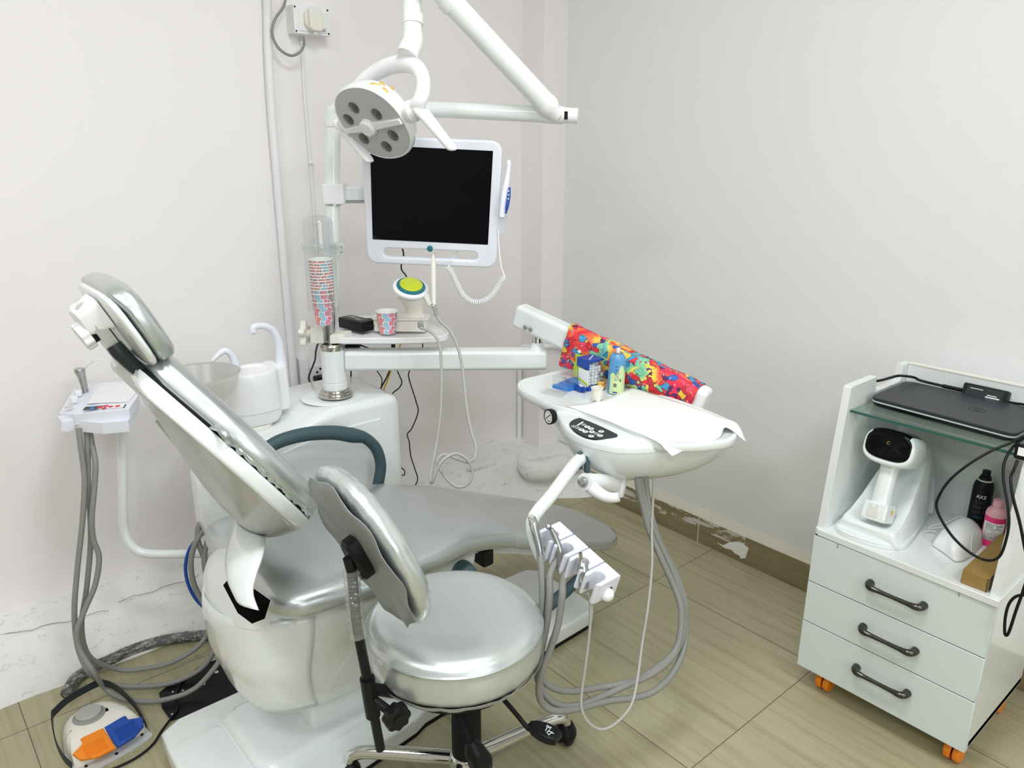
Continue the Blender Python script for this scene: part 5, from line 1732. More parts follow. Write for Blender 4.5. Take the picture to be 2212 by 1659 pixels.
# ------------------------------------------------------------------ instrument table
ZB = 0.80
TB = thing('instrument_table', 'white dental instrument table with rounded underside and dark touch panel', 'instrument table', (1.4, 1.2, 0.7))
P = [(1.3710, 1.5800, 0.7950), (1.4110, 1.6040, 0.7950), (1.4620, 1.6040, 0.7950), (1.5350, 1.6040, 0.7950), (1.6080, 1.5890, 0.7950), (1.6390, 1.5300, 0.7950), (1.6200, 1.3710, 0.7950), (1.6050, 1.1460, 0.7950), (1.5810, 1.0360, 0.7950), (1.5450, 0.9690, 0.7950), (1.5080, 0.9440, 0.7950), (1.4570, 0.9370, 0.7950), (1.3830, 0.9730, 0.7950), (1.3270, 1.0360, 0.7950), (1.3380, 1.1440, 0.7950), (1.3450, 1.2580, 0.7950), (1.3220, 1.3700, 0.7950), (1.3270, 1.4660, 0.7950), (1.3420, 1.5370, 0.7950)]
tl = [(p.x, p.y) for p in catloop(P, 4)]
c_ = (sum(p[0] for p in tl) / len(tl), sum(p[1] for p in tl) / len(tl))
mb = MB()
mb.loft([[(x, y, z) for x, y in scl(tl, s, c_)] for z, s in ((0.772, 0.014), (0.777, 0.004), (0.783, 0.0), (0.796, 0.0), (0.8, 0.003), (0.8005, 0.009), (0.797, 0.014), (0.7965, 0.02))])
obj(mb, 'table_top', M_WHITE, TB, ang=50)
Q = [(1.3410, 1.3840, 0.7700), (1.2870, 1.3240, 0.7700), (1.2470, 1.2520, 0.7700), (1.2360, 1.1860, 0.7700), (1.2460, 1.1320, 0.7700), (1.2720, 1.0840, 0.7700), (1.3470, 1.0360, 0.7700), (1.4610, 0.9890, 0.7700), (1.5430, 0.9780, 0.7700), (1.5930, 0.9970, 0.7700), (1.6250, 1.0750, 0.7700), (1.6290, 1.1850, 0.7700), (1.6420, 1.3410, 0.7700), (1.6150, 1.4600, 0.7700), (1.5010, 1.4710, 0.7700)]
ql = [(p.x, p.y) for p in catloop(Q, 4)]
qc = (sum(p[0] for p in ql) / len(ql) , sum(p[1] for p in ql) / len(ql))


def shr(L, s, c):
    return [(c[0] + (x - c[0]) * s, c[1] + (y - c[1]) * s) for x, y in L]


mb = MB()
mb.loft([[(x, y, z) for x, y in shr(ql, s, qc)] for z, s in ((0.643, 0.0), (0.645, 0.24), (0.651, 0.40), (0.664, 0.57), (0.683, 0.72), (0.705, 0.84), (0.729, 0.925), (0.749, 0.970), (0.763, 0.99), (0.7675, 0.992))])
obj(mb, 'bowl_underside', M_WHITE, TB, ang=60)
mb = MB()
mb.loft([[(x, y, z) for x, y in shr(ql, s, qc)] for z, s in ((0.7686, 1.0), (0.781, 1.0), (0.7865, 0.988), (0.789, 0.965), (0.7915, 0.9))])
obj(mb, 'upper_body', M_WHITE, TB, ang=60)
obj(MB().loft([[(x, y, z) for x, y in shr(ql, 0.988, qc)] for z in (0.7655, 0.7690)], cap=False), 'seam_line', M_GREY, TB)
w0 = [(1.3460, 1.4680, 0.7700), (1.3810, 1.4140, 0.7700), (1.3580, 1.3370, 0.7700), (1.3060, 1.3260, 0.7700)]
w1 = [(1.3660, 1.4330, 0.7350), (1.3800, 1.4200, 0.7350), (1.3660, 1.3610, 0.7350), (1.3050, 1.3250, 0.7350)]
obj(MB().loft([[tuple(p) for p in w0], [tuple(p) for p in w1]]), 'neck_wedge', M_WHITE, TB)
# touch panel
tz = 0.7895


def onpanel(p, dz=0.0):
    return (p[0], p[1], tz + dz)


pan = [(1.3150, 1.2790, 0.7900), (1.3190, 1.2750, 0.7900), (1.3170, 1.2160, 0.7900), (1.3080, 1.1490, 0.7900), (1.3020, 1.1350, 0.7900), (1.2900, 1.1290, 0.7900), (1.2690, 1.1350, 0.7900), (1.2470, 1.1500, 0.7900), (1.2380, 1.1770, 0.7900), (1.2410, 1.2100, 0.7900), (1.2520, 1.2410, 0.7900), (1.2690, 1.2650, 0.7900), (1.2940, 1.2780, 0.7900)]
mb = MB()
pan = catloop(pan, 3)
mb.loft([[(p[0], p[1], z) for p in pan] for z in (0.788, 0.7922)])
tp0 = obj(mb, 'touch_panel', M_DGREY, TB, ang=30)
tz = 0.7922
btn = [(1.2870, 1.2210, 0.7920), (1.2850, 1.2060, 0.7920), (1.2620, 1.2160, 0.7920), (1.2600, 1.2010, 0.7920), (1.2710, 1.1900, 0.7920), (1.2900, 1.1770, 0.7920), (1.2490, 1.1710, 0.7920), (1.2680, 1.1600, 0.7920)]
for q in btn:
    mb = MB(Matrix.Translation((q[0], q[1], tz)))
    mb.lathe([(0, 0), (0.0072, 0), (0.0068, 0.0008), (0, 0.0009)], 18)
    obj(mb, 'button', M_PAPER, tp0)
mb = MB()
for q in btn:
    mb.box((q[0], q[1], tz + 0.0011), (0.0018, 0.006, 0.0004), 0, Matrix.Rotation(0.5, 4, 'Z'))
    mb.box((q[0] + 0.001, q[1] - 0.001, tz + 0.0011), (0.005, 0.0014, 0.0004), 0, Matrix.Rotation(0.2, 4, 'Z'))
obj(mb, 'button_icon', M_INK, tp0)
for q, s in (((1.2910, 1.2360, 0.7920), 1), ((1.2640, 1.2310, 0.7920), 1), ((1.2630, 1.2440, 0.7920), 1), ((1.2700, 1.1740, 0.7920), 1)):
    mb = MB()
    o_ = Vector((q[0], q[1], tz + 0.0004))
    mb.tube([o_ + Vector((0.0058 * math.cos(a), 0.0058 * math.sin(a), 0)) for a in [2 * PI * k / 16 for k in range(17)]], 0.0005, n=5, sm=1)
    mb.box(o_, (0.011, 0.0012, 0.0006), 0, Matrix.Rotation(0.4, 4, 'Z'))
    obj(mb, 'ring_icon', M_WINK, tp0)
a_, b_ = Vector((1.2740, 1.2430, 0.7920)), Vector((1.3050, 1.2520, 0.7920))
d_ = (b_ - a_)
mb = MB()
mb.box((a_ + b_) / 2 + Vector((0, 0, 0.0003)), (d_.length, 0.005, 0.0008), 0.0004, Matrix.Rotation(math.atan2(d_.y, d_.x), 4, 'Z'))
obj(mb, 'panel_strip', M_WINK, tp0)
# pressure gauge
gq = Vector((1.2590, 1.3260, 0.7960))
gn = (-0.52 * vd - 0.85 * r2 + Vector((0, 0, 0.05))).normalized()
GF = zframe(gq, gn, r2) @ Matrix.Scale(1.2, 4)
mb = MB(GF)
mb.lathe([(0, -0.010), (0.0145, -0.010), (0.0165, -0.005), (0.0165, 0.003), (0.0145, 0.004), (0.0138, 0.0028), (0, 0.0028)], 28)
gg = obj(mb, 'pressure_gauge', M_BLACK, TB)
mb = MB(GF)
mb.lathe([(0, 0.0029), (0.0136, 0.0029), (0, 0.0034)], 28)
obj(mb, 'gauge_dial', M_PAPER, gg)
mb = MB(GF)
mb.box((0, 0.001, 0.0042), (0.0015, 0.018, 0.0006), 0, Matrix.Rotation(-0.9, 4, 'Z'))
for k in range(9):
    a = -0.6 + 4.3 * k / 8
    mb.box((0.0108 * math.cos(a), 0.0108 * math.sin(a), 0.004), (0.003, 0.0008, 0.0004), 0, Matrix.Rotation(a, 4, 'Z'))
mb.box((0.002, -0.008, 0.004), (0.006, 0.0018, 0.0004))
obj(mb, 'gauge_needle', M_INK, gg)
# fittings and table handle below
mb = MB()
for q in ((1.2400, 1.1970, 0.7140), (1.2520, 1.1840, 0.7060)):
    mb.box((q[0], q[1], q[2] + 0.01), (0.012, 0.012, 0.045), 0.003)
obj(mb, 'hose_fitting', M_TEALP, TB)
mb = MB()
mb.tube([(1.3210, 1.1580, 0.6530), (1.2500, 1.1470, 0.6810), (1.2000, 1.1420, 0.6990)], [0.022, 0.021, 0.02], n=22)
obj(mb, 'handle_hub', M_WHITE2, TB)
mb = MB(zframe(Vector((1.1940, 1.1410, 0.7010)), Vector((1.2000, 1.1420, 0.6990)) - Vector((1.3210, 1.1580, 0.6530)), (0, 0, 1)))
mb.lathe([(0, -0.004), (0.012, -0.004), (0.012, 0.001), (0.009, 0.002), (0.009, 0.009), (0, 0.01)], 18)
obj(mb, 'hub_screw', M_STEEL, TB)
mb = MB()
mb.tube([(1.2110, 1.1430, 0.6910), (1.2160, 1.1200, 0.6790), (1.2220, 1.0980, 0.6720), (1.2290, 1.0790, 0.6720), (1.2380, 1.0660, 0.6760)], [0.016, 0.0155, 0.0135, 0.012, 0.011], n=18)
obj(mb, 'table_handle', M_WHITE2, TB, ang=60)
mb = MB(zframe(Vector((1.3290, 1.1560, 0.6480)), Vector((1.3210, 1.1580, 0.6530)) - Vector((1.2000, 1.1420, 0.6990)), (0, 0, 1)))
mb.box((0, 0, 0.002), (0.056, 0.05, 0.018), 0.006)
mb.box((0.04, 0, 0.02), (0.03, 0.03, 0.03), 0.004)
obj(mb, 'hub_plate', M_WHITE2, TB)
obj(MB().box((1.3550, 1.1690, 0.6520), (0.035, 0.02, 0.012), 0.003), 'blue_cover', M_BLUEB, TB, label='small bright blue piece under the table')

# instrument holder on its bent arm
IH = thing('instrument_holder', 'white four-slot handpiece holder with ball knob on a bent white tube under the table', 'instrument holder', (1.05, 1.02, 0.6))
mb = MB()
mb.tube([(1.2590, 1.2010, 0.7290), (1.2200, 1.1910, 0.7250), (1.1730, 1.1720, 0.7160), (1.1000, 1.1490, 0.6910), (1.0490, 1.1370, 0.6740), (1.0290, 1.1330, 0.6560), (1.0190, 1.1180, 0.6310), (1.0140, 1.0960, 0.6030), (1.0170, 1.0850, 0.5840)], [0.0155, 0.0155, 0.0155, 0.015, 0.0148, 0.0145, 0.014, 0.013, 0.012], n=20)
obj(mb, 'bent_arm', M_WHITE, IH, ang=60)
IA, IB = Vector((1.0420, 1.0780, 0.6340)), Vector((1.0440, 0.9340, 0.5910))
il = (IB - IA).normalized()
iu = Vector((0, 0, 1))
iu = (iu - il * iu.dot(il)).normalized()
iss = iu.cross(il)
if iss.dot(r2) > 0:
    iss = -iss
IL = (IB - IA).length
bw = (IL + 0.04) / 4
HFm = frame(IA - il * 0.022, iss, iu, il) if False else None


def slot_poly(deep):
    # section seen from above: block with a U slot opening to -s ... (s axis, l axis)
    pts = [(-0.03, -bw / 2 + 0.001), (-0.03, bw / 2 - 0.001), (0.030, bw / 2 - 0.001), (0.037, bw / 2 - 0.006)]
    h = 0.0125
    pts += [(0.037, h)]
    for k in range(9):
        a = PI / 2 + PI * k / 8
        pts.append((0.012 + h * math.cos(a), h * math.sin(a)))
    pts += [(0.037, -h), (0.037, -bw / 2 + 0.006), (0.030, -bw / 2 + 0.001)]
    return pts


slots = []
for k in range(4):
    c = IA - il * 0.02 + il * bw * (k + 0.5)
    slots.append(c + iss * 0.014)
    mb = MB(frame(c, iss, il, iss.cross(il)))
    if iss.cross(il).dot(Vector((0, 0, 1))) < 0:
        mb.M = frame(c, iss, il, -iss.cross(il))
    mb.prism(slot_poly(0), -0.030, 0.024, 0.004, 2)
    obj(mb, 'holder_block', M_LILAC, IH)
ec = IA - il * 0.02 + il * bw * 4
mb = MB(zframe(ec - iss * 0.006 - iu * 0.004, il, iu))
mb.lathe([(0, -0.002), (0.0062, -0.002), (0.0062, 0.0006), (0, 0.0006)], 18)
obj(mb, 'end_hole', M_BLACK, IH)
mb = MB()
kc = Vector((1.0410, 0.9160, 0.5740))
mb.ball(kc, 0.0148, 24)
mb.tube([kc, ec - iu * 0.026 - il * 0.012], 0.006, n=12, sm=1)
obj(mb, 'ball_knob', M_WHITE2, IH)

# three handpieces with hoses
S0 = slots[0]
t = thing('air_water_syringe', 'grey metal syringe with bent tip in the rear slot of the white handpiece holder', 'syringe', (0.9900, 1.0740, 0.6350))
mb = MB()
mb.tube([(1.0060, 1.1090, 0.6840), (1.0030, 1.1000, 0.6730), (1.0000, 1.0900, 0.6580), (0.9960, 1.0750, 0.6330), (0.9940, 1.0670, 0.6090)], [0.0085, 0.010, 0.009, 0.0075, 0.007], n=16)
obj(mb, 'handle', M_STEEL, t, ang=60)
mb = MB()
for q in ((0.9990, 1.1100, 0.6880), (1.0040, 1.1060, 0.6890)):
    mb.ball(q, 0.004, 12)
mb.M = zframe((0.9950, 1.0970, 0.6830), -vd - 0.3 * u2, r2)
mb.lathe([(0, -0.006), (0.006, -0.006), (0.0058, 0.001), (0.004, 0.003), (0, 0.005)], 16)
obj(mb, 'button', M_CHROME, t)
obj(MB().tube([(0.9910, 1.0920, 0.6850), (0.9860, 1.0870, 0.6770), (0.9850, 1.0820, 0.6700), (0.9870, 1.0740, 0.6590)], 0.0018, n=8), 'tip', M_STEEL, t)
hose_a = [(0.9950, 1.0690, 0.6140), (0.9880, 1.0570, 0.5880), (0.9800, 1.0440, 0.5410), (0.9770, 1.0440, 0.4680), (0.9720, 1.0490, 0.4030), (0.9770, 1.0540, 0.3590), (0.9900, 1.0500, 0.3110), (1.0200, 1.0380, 0.2770), (1.0650, 1.0200, 0.2590), (1.1320, 0.9990, 0.2480), (1.2080, 0.9730, 0.2400), (1.2880, 0.9620, 0.2460), (1.3500, 0.9590, 0.2670), (1.3770, 0.9670, 0.3090), (1.3920, 0.9830, 0.3610), (1.3920, 1.0080, 0.4070), (1.3750, 1.0360, 0.4730), (1.3590, 1.0660, 0.5430), (1.3510, 1.0830, 0.6020), (1.3410, 1.0960, 0.6620), (1.3400, 1.0990, 0.6850)]
hose_b = [(1.0200, 1.0390, 0.6110), (1.0040, 1.0390, 0.5940), (0.9910, 1.0350, 0.5750), (0.9840, 1.0260, 0.5370), (0.9790, 1.0290, 0.4690), (0.9700, 1.0360, 0.4000), (0.9670, 1.0440, 0.3480), (0.9790, 1.0400, 0.2960), (1.0060, 1.0270, 0.2540), (1.0510, 1.0080, 0.2340), (1.1220, 0.9890, 0.2340), (1.1960, 0.9690, 0.2410), (1.2740, 0.9580, 0.2410), (1.3410, 0.9560, 0.2590), (1.3860, 0.9660, 0.2920), (1.4050, 0.9840, 0.3410), (1.4060, 1.0150, 0.4180), (1.3890, 1.0450, 0.4890), (1.3650, 1.0690, 0.5640), (1.3570, 1.0870, 0.6230), (1.3500, 1.0940, 0.6600), (1.3450, 1.0950, 0.6850)]
hose_c = [(1.0300, 1.0070, 0.6040), (1.0140, 1.0100, 0.5900), (1.0040, 1.0080, 0.5690), (0.9970, 1.0020, 0.5430), (0.9890, 1.0040, 0.4780), (0.9720, 1.0120, 0.4120), (0.9570, 1.0180, 0.3630), (0.9570, 1.0260, 0.3160), (0.9690, 1.0260, 0.2730), (0.9990, 1.0150, 0.2440), (1.0570, 1.0000, 0.2280), (1.1280, 0.9790, 0.2230), (1.1910, 0.9500, 0.2170), (1.2520, 0.9370, 0.2130), (1.3190, 0.9400, 0.2250), (1.3790, 0.9560, 0.2540), (1.4120, 0.9780, 0.3080), (1.4200, 0.9960, 0.3680), (1.4110, 1.0260, 0.4380), (1.3870, 1.0560, 0.5110), (1.3690, 1.0750, 0.5860), (1.3650, 1.0890, 0.6450), (1.3550, 1.0870, 0.6850)]
obj(MB().tube(hose_a, 0.0078, n=12, sm=6), 'hose', M_HOSE, t, ang=60)
t = thing('turbine_handpiece', 'grey metal turbine handpiece with a round head in the second slot of the holder', 'handpiece', (1.0080, 1.0430, 0.6310))
mb = MB()
mb.tube([(1.0140, 1.0570, 0.6760), (1.0170, 1.0470, 0.6590), (1.0190, 1.0380, 0.6400), (1.0180, 1.0300, 0.6170), (1.0120, 1.0230, 0.5890)], [0.0052, 0.0062, 0.0072, 0.0085, 0.0075], n=16)
obj(mb, 'handle', M_STEEL, t, ang=60)
mb = MB(zframe((1.0110, 1.0620, 0.6800), Vector((-0.3, -0.2, 0.6)), r2))
mb.lathe([(0, -0.0075), (0.005, -0.007), (0.0066, -0.003), (0.0068, 0.002), (0.0055, 0.006), (0.003, 0.0075), (0, 0.008)], 20)
obj(mb, 'head', M_STEEL, t)
obj(MB().tube(hose_b, 0.0078, n=12, sm=6), 'hose', M_HOSE, t, ang=60)
t = thing('motor_handpiece', 'thick grey metal motor with bare steel spigot in the front slot of the holder', 'handpiece', (1.0180, 0.9600, 0.6150))
mb = MB()
mb.tube([(1.0220, 0.9700, 0.6320), (1.0210, 0.9680, 0.6250), (1.0190, 0.9640, 0.6130), (1.0180, 0.9600, 0.5990), (1.0190, 0.9580, 0.5800)], [0.0085, 0.0115, 0.0122, 0.0115, 0.009], n=20)
obj(mb, 'motor_body', M_STEEL, t, ang=60)
mb = MB()
mb.tube([(1.0210, 0.9760, 0.6510), (1.0210, 0.9740, 0.6420), (1.0210, 0.9720, 0.6340), (1.0200, 0.9700, 0.6280)], [0.0042, 0.004, 0.0045, 0.006], n=14)
obj(mb, 'spigot', M_NICKEL, t)
obj(MB(zframe((1.0210, 0.9760, 0.6510), Vector((1.0210, 0.9760, 0.6510)) - Vector((1.0210, 0.9720, 0.6340)), r2)).lathe([(0, 0), (0.003, 0), (0, 0.0004)], 14), 'spigot_bore', M_BLACK, t)
obj(MB().tube(hose_c, 0.008, n=12, sm=6), 'hose', M_HOSE, t, ang=60)
cable('scaler_cable', 'thin light grey cable looping from the holder end up to the table underside', [(1.0210, 0.9510, 0.5670), (1.0270, 0.9480, 0.5410), (1.0290, 0.9490, 0.4780), (1.0220, 0.9500, 0.4000), (1.0130, 0.9500, 0.3330), (1.0080, 0.9450, 0.2920), (1.0190, 0.9340, 0.2560), (1.0490, 0.9230, 0.2270), (1.0890, 0.9160, 0.2250), (1.1420, 0.9190, 0.2410), (1.1910, 0.9440, 0.2690), (1.2440, 0.9780, 0.3260), (1.2920, 1.0050, 0.3920), (1.3330, 1.0330, 0.4770), (1.3550, 1.0570, 0.5480), (1.3700, 1.0710, 0.6120), (1.3710, 1.0730, 0.6850)], 0.0033, M_HOSEL)

# ------------------------------------------------------------------ things lying on the table
ZS = 0.7972


def at(pt, dx=0, dy=0):
    return Vector((pt[0] + dx, pt[1] + dy, ZS))


mb = MB()
bib = [(1.5950, 1.3410, 0.7990), (1.4390, 1.3150, 0.7990), (1.3390, 1.3500, 0.7990), (1.3400, 1.2380, 0.7990), (1.3320, 1.1390, 0.7990), (1.3240, 1.0360, 0.7990), (1.3320, 0.9970, 0.7750), (1.3700, 0.9890, 0.7900), (1.4300, 0.9700, 0.8000), (1.4580, 0.9580, 0.8000), (1.4920, 0.9680, 0.8120), (1.4920, 0.9370, 0.8060), (1.5080, 0.9190, 0.7850), (1.5210, 0.9340, 0.8030), (1.5470, 0.9660, 0.8050), (1.5760, 1.0360, 0.8000), (1.5930, 1.1460, 0.7990)]
A_e = [(1.3370, 1.3480, 0.8000), (1.3380, 1.2360, 0.8000), (1.3300, 1.1370, 0.8000), (1.3220, 1.0350, 0.8000), (1.3270, 1.0130, 0.7860), (1.3330, 0.9950, 0.7720)]
B_e = [(1.3850, 1.3270, 0.8000), (1.3800, 1.2280, 0.8000), (1.3770, 1.1270, 0.8000), (1.3690, 1.0290, 0.8010), (1.3840, 1.0000, 0.7970), (1.4020, 0.9810, 0.7890)]
C_e = [(1.4420, 1.3180, 0.8000), (1.4420, 1.2130, 0.8000), (1.4420, 1.1230, 0.8000), (1.4370, 1.0280, 0.8020), (1.4460, 0.9880, 0.8010), (1.4580, 0.9600, 0.7970)]
D_e = [(1.5170, 1.3280, 0.8000), (1.5190, 1.2240, 0.8000), (1.5200, 1.1330, 0.8000), (1.5100, 1.0420, 0.8030), (1.5110, 1.0040, 0.8050), (1.4960, 0.9680, 0.8110)]
E_e = [(1.5930, 1.3390, 0.8000), (1.5850, 1.2340, 0.8000), (1.5850, 1.1390, 0.8000), (1.5670, 1.0370, 0.8020), (1.5540, 0.9760, 0.8040), (1.5110, 0.9200, 0.7840)]
rows = [catmull(r, 7) for r in (A_e, B_e, C_e, D_e, E_e)]
cols = list(zip(*rows))
cols = [catmull(list(c), 6) for c in cols]
mb.grid(cols)
for v in mb.bm.verts:
    v.co.z += 0.0022 + 0.0012 * noise.noise(v.co * 18)
o = obj(mb, 'paper_bib', M_PAPER, solid=0.0006, ang=80)
tag(o, 'white disposable paper cover spread over the table with a corner hanging off the edge', 'paper sheet')

cq = (1.5190, 1.3360, 0.8000)
t = thing('spray_can', 'blue and pale green aerosol can with white nozzle standing on the instrument table', 'spray can', at(cq, 0.012, 0.014))
TM = Matrix.Translation(at(cq, 0.012, 0.014)) @ Matrix.Rotation(math.radians(2), 4, 'Y')
mb = MB(TM)
mb.mi = 0
mb.lathe([(0, 0), (0.0215, 0), (0.023, 0.003), (0.023, 0.094), (0.021, 0.103), (0.016, 0.110), (0.0135, 0.1115), (0, 0.1118)], 40)
obj(mb, 'can', M_SKYB, t)
mb = MB(TM)
ring = []
n_ = 64
lo, hi = [], []
for k in range(n_ + 1):
    a = math.radians(175) + math.radians(290) * k / n_
    f = k / n_
    h = 0.055 + 0.006 * abs(math.sin(f * 22)) + (0.026 * math.exp(-((f - 0.28) / 0.07) ** 2))
    lo.append((0.02325 * math.cos(a), 0.02325 * math.sin(a), 0.0015))
    hi.append((0.02325 * math.cos(a), 0.02325 * math.sin(a), h))
mb.grid([lo, hi])
gl_ = obj(mb, 'green_label', M_PGREEN, t, ang=80)
mb = MB(TM)
for j in range(9):
    a = math.radians(212)
    for s in range(5):
        if (j * 3 + s) % 4 != 3:
            aa = a + 0.11 * s
            z = 0.07 - 0.0036 * j
            mb.box((0.02345 * math.cos(aa), 0.02345 * math.sin(aa), z), (0.0004, 0.0024, 0.0010), 0, Matrix.Rotation(aa, 4, 'Z'))
for k in range(7):
    aa = math.radians(206) + 0.055 * k
    mb.box((0.02345 * math.cos(aa), 0.02345 * math.sin(aa), 0.0265), (0.0004, 0.0006 + 0.0004 * (k % 2), 0.010), 0, Matrix.Rotation(aa, 4, 'Z'))
for j in range(4):
    for s in range(2):
        aa = math.radians(246) + 0.1 * s
        mb.box((0.02345 * math.cos(aa), 0.02345 * math.sin(aa), 0.044 - 0.0022 * j), (0.0004, 0.0022, 0.0014), 0, Matrix.Rotation(aa, 4, 'Z'))
for s in range(3):
    aa = math.radians(214) + 0.09 * s
    mb.box((0.02345 * math.cos(aa), 0.02345 * math.sin(aa), 0.079), (0.0004, 0.002, 0.002), 0, Matrix.Rotation(aa, 4, 'Z'))
obj(mb, 'label_print', M_INK, gl_)
mb = MB(TM)
for s in range(5):
    aa = math.radians(205) + 0.1 * s
    mb.box((0.0234 * math.cos(aa), 0.0234 * math.sin(aa), 0.0065), (0.0005, 0.0026, 0.0034), 0, Matrix.Rotation(aa, 4, 'Z'))
obj(mb, 'label_band', M_BLUE, gl_)
mb = MB(TM)
mb.lathe([(0.0125, 0.110), (0.0138, 0.1115), (0.0138, 0.1135), (0.012, 0.1145), (0.010, 0.1125), (0, 0.112)], 32)
obj(mb, 'rim', M_STEEL, t)
mb = MB(TM)
mb.lathe([(0, 0.112), (0.0058, 0.112), (0.0056, 0.1245), (0.0045, 0.126), (0, 0.126)], 20)
obj(mb, 'nozzle', M_WHITE2, t)

# cotton roll dispenser
q0, q1 = Vector((1.4790, 1.4030, 0.7970)), Vector((1.5380, 1.3970, 0.7970))
t = thing('cotton_dispenser', 'blue-topped clear box full of white cotton rolls on the instrument table', 'cotton dispenser', at(q0, 0.02, 0.02))
xd = (q1 - q0)
xd.z = 0
xd.normalize()
bxF = frame((q0.x, q0.y, ZS), xd, Vector((0, 0, 1)).cross(xd), (0, 0, 1))
W_, D_, H_ = 0.052, 0.052, 0.082
mb = MB(bxF)
mb.box((W_ / 2, D_ / 2, 0.006), (W_, D_, 0.012), 0.001)
mb.box((-0.012, D_ / 2 - 0.008, 0.006), (0.028, 0.030, 0.012), 0.004)
obj(mb, 'base', M_BLUE, t)
mb = MB(bxF)
mb.box((W_ / 2, D_ / 2, H_ + 0.003), (W_ + 0.002, D_ + 0.002, 0.006), 0.001)
mb.box((0.0, D_ / 2, H_ - 0.009), (0.003, D_ + 0.001, 0.022), 0.001)
lid = obj(mb, 'lid', M_BLUE, t)
text('lid_lettering', 'Roll-o-dispenser', 0.0072, bxF @ Matrix.Translation((W_ / 2 + 0.002, D_ / 2, H_ + 0.0064)) @ Matrix.Rotation(math.radians(38), 4, 'Z'), M_WINK, lid)
mb = MB(bxF)
for c, s in (((W_ / 2, 0.001, H_ / 2 + 0.004), (W_, 0.0014, H_ - 0.012)), ((W_ / 2, D_ - 0.001, H_ / 2 + 0.004), (W_, 0.0014, H_ - 0.012)), ((W_ - 0.001, D_ / 2, H_ / 2 + 0.004), (0.0014, D_, H_ - 0.012))):
    mb.box(c, s)
obj(mb, 'clear_wall', M_CLEAR, t)
mb = MB(bxF)
mb.box((-0.001, D_ / 2 - 0.004, 0.036), (0.002, D_ - 0.01, 0.046), 0.0005)
mb.box((-0.0135, D_ / 2 - 0.012, 0.0145), (0.006, 0.036, 0.007), 0.003)
obj(mb, 'front_panel', M_PAPER, t)
mb = MB(bxF)
mb.box((-0.0018, D_ / 2 - 0.004, 0.024), (0.0014, D_ - 0.012, 0.006), 0, Matrix.Rotation(0.25, 4, 'X'))
obj(mb, 'panel_stripe', M_LIME, t)
mb = MB(bxF)
for k in range(2):
    mb.lathe([(0, -0.003), (0.008, -0.003), (0.0085, 0), (0.008, 0.003), (0, 0.003)], 20, frame((-0.018, D_ / 2 - 0.026 + 0.026 * k, 0.010), (0, 1, 0), (0, 0, 1), (1, 0, 0)))
obj(mb, 'scoop', M_BLUE, t)
rnd = random.Random(9)
pos = []
for iz in range(7):
    for ix in range(4):
        for iy in range(4):
            if iz == 6 and rnd.random() < 0.4:
                continue
            pos.append((0.0085 + ix * 0.0116 + rnd.uniform(-0.001, 0.001), 0.0085 + iy * 0.0116 + rnd.uniform(-0.001, 0.001), 0.0185 + iz * 0.0088))
mb = MB()
mb.loft([[(r * math.cos(2 * PI * k / 12), r * math.sin(2 * PI * k / 12), z) for k in range(12)] for r, z in ((0.0028, -0.0052), (0.0046, -0.0045), (0.0049, 0), (0.0046, 0.0045), (0.0028, 0.0052))])
proto = obj(mb, 'cotton_roll', M_COTTON, loc=(0, 0, 0))
tag(proto, 'white cotton roll among those inside the clear blue-topped box', 'cotton roll', 'cotton rolls in the clear box')
vis = [p_ for p_ in pos if p_[1] < 0.012 or p_[0] > 0.04 or p_[2] > 0.065]
for i, p_ in enumerate(vis):
    c = proto if i == 0 else proto.copy()
    if i:
        COL.objects.link(c)
    c.location = bxF @ Vector(p_)
    c.rotation_euler = (rnd.uniform(0.9, 2.2), rnd.uniform(-0.6, 0.6), rnd.uniform(0, 6.28))

# lime holder with a cotton tuft behind the box
q = Vector((1.5240, 1.4780, 0.7970))
t = thing('lime_holder', 'lime green plastic pot standing behind the blue cotton box', 'holder', (q.x + 0.022, q.y + 0.02, ZS))
LFm = frame((q.x, q.y, ZS), xd, Vector((0, 0, 1)).cross(xd), (0, 0, 1))
mb = MB(LFm)
mb.loft([[(0.02 + a, 0.022 + b, z) for a, b in rrect(hx, hx, 0.006)] for z, hx in ((0, 0.017), (0.075, 0.0195), (0.08, 0.0195), (0.08, 0.0175), (0.06, 0.016))])
obj(mb, 'pot', M_LIME, t)
o = obj(MB(LFm).ball((0.022, 0.022, 0.087), 0.019, 24, (1, 1, 0.8)), 'cotton_tuft', M_COTTON)
tag(o, 'fluffy white cotton tuft sticking out of the lime green pot', 'cotton')

# bur stand
q0, q1, q2 = Vector((1.4260, 1.4920, 0.7970)), Vector((1.4250, 1.4380, 0.7970)), Vector((1.5110, 1.4770, 0.7970))
t = thing('bur_stand', 'bright blue bur block with rows of steel burs under a clear lid', 'bur stand', (q1.x, q1.y, ZS))
xd2 = (q1 - q0)
xd2.z = 0
wl = xd2.length
xd2.normalize()
yd2 = Vector((0, 0, 1)).cross(xd2)
bF = frame((q0.x, q0.y, ZS), xd2, yd2, (0, 0, 1))
dl = abs((q2 - q1).dot(yd2)) + 0.004
mb = MB(bF)
mb.prism([(0, 0), (wl, 0), (wl, dl), (0, dl)], 0, 0.010, 0.002)
mb.prism([(0.003, 0.004 + dl * 0.2), (wl - 0.003, 0.004 + dl * 0.2), (wl - 0.003, dl - 0.002), (0.003, dl - 0.002)], 0.009, 0.014, 0.001)
mb.prism([(0.004, dl * 0.52), (wl - 0.004, dl * 0.52), (wl - 0.004, dl - 0.003), (0.004, dl - 0.003)], 0.013, 0.018, 0.001)
obj(mb, 'bur_block', M_BLUEB, t)
burs = []
rnd = random.Random(6)
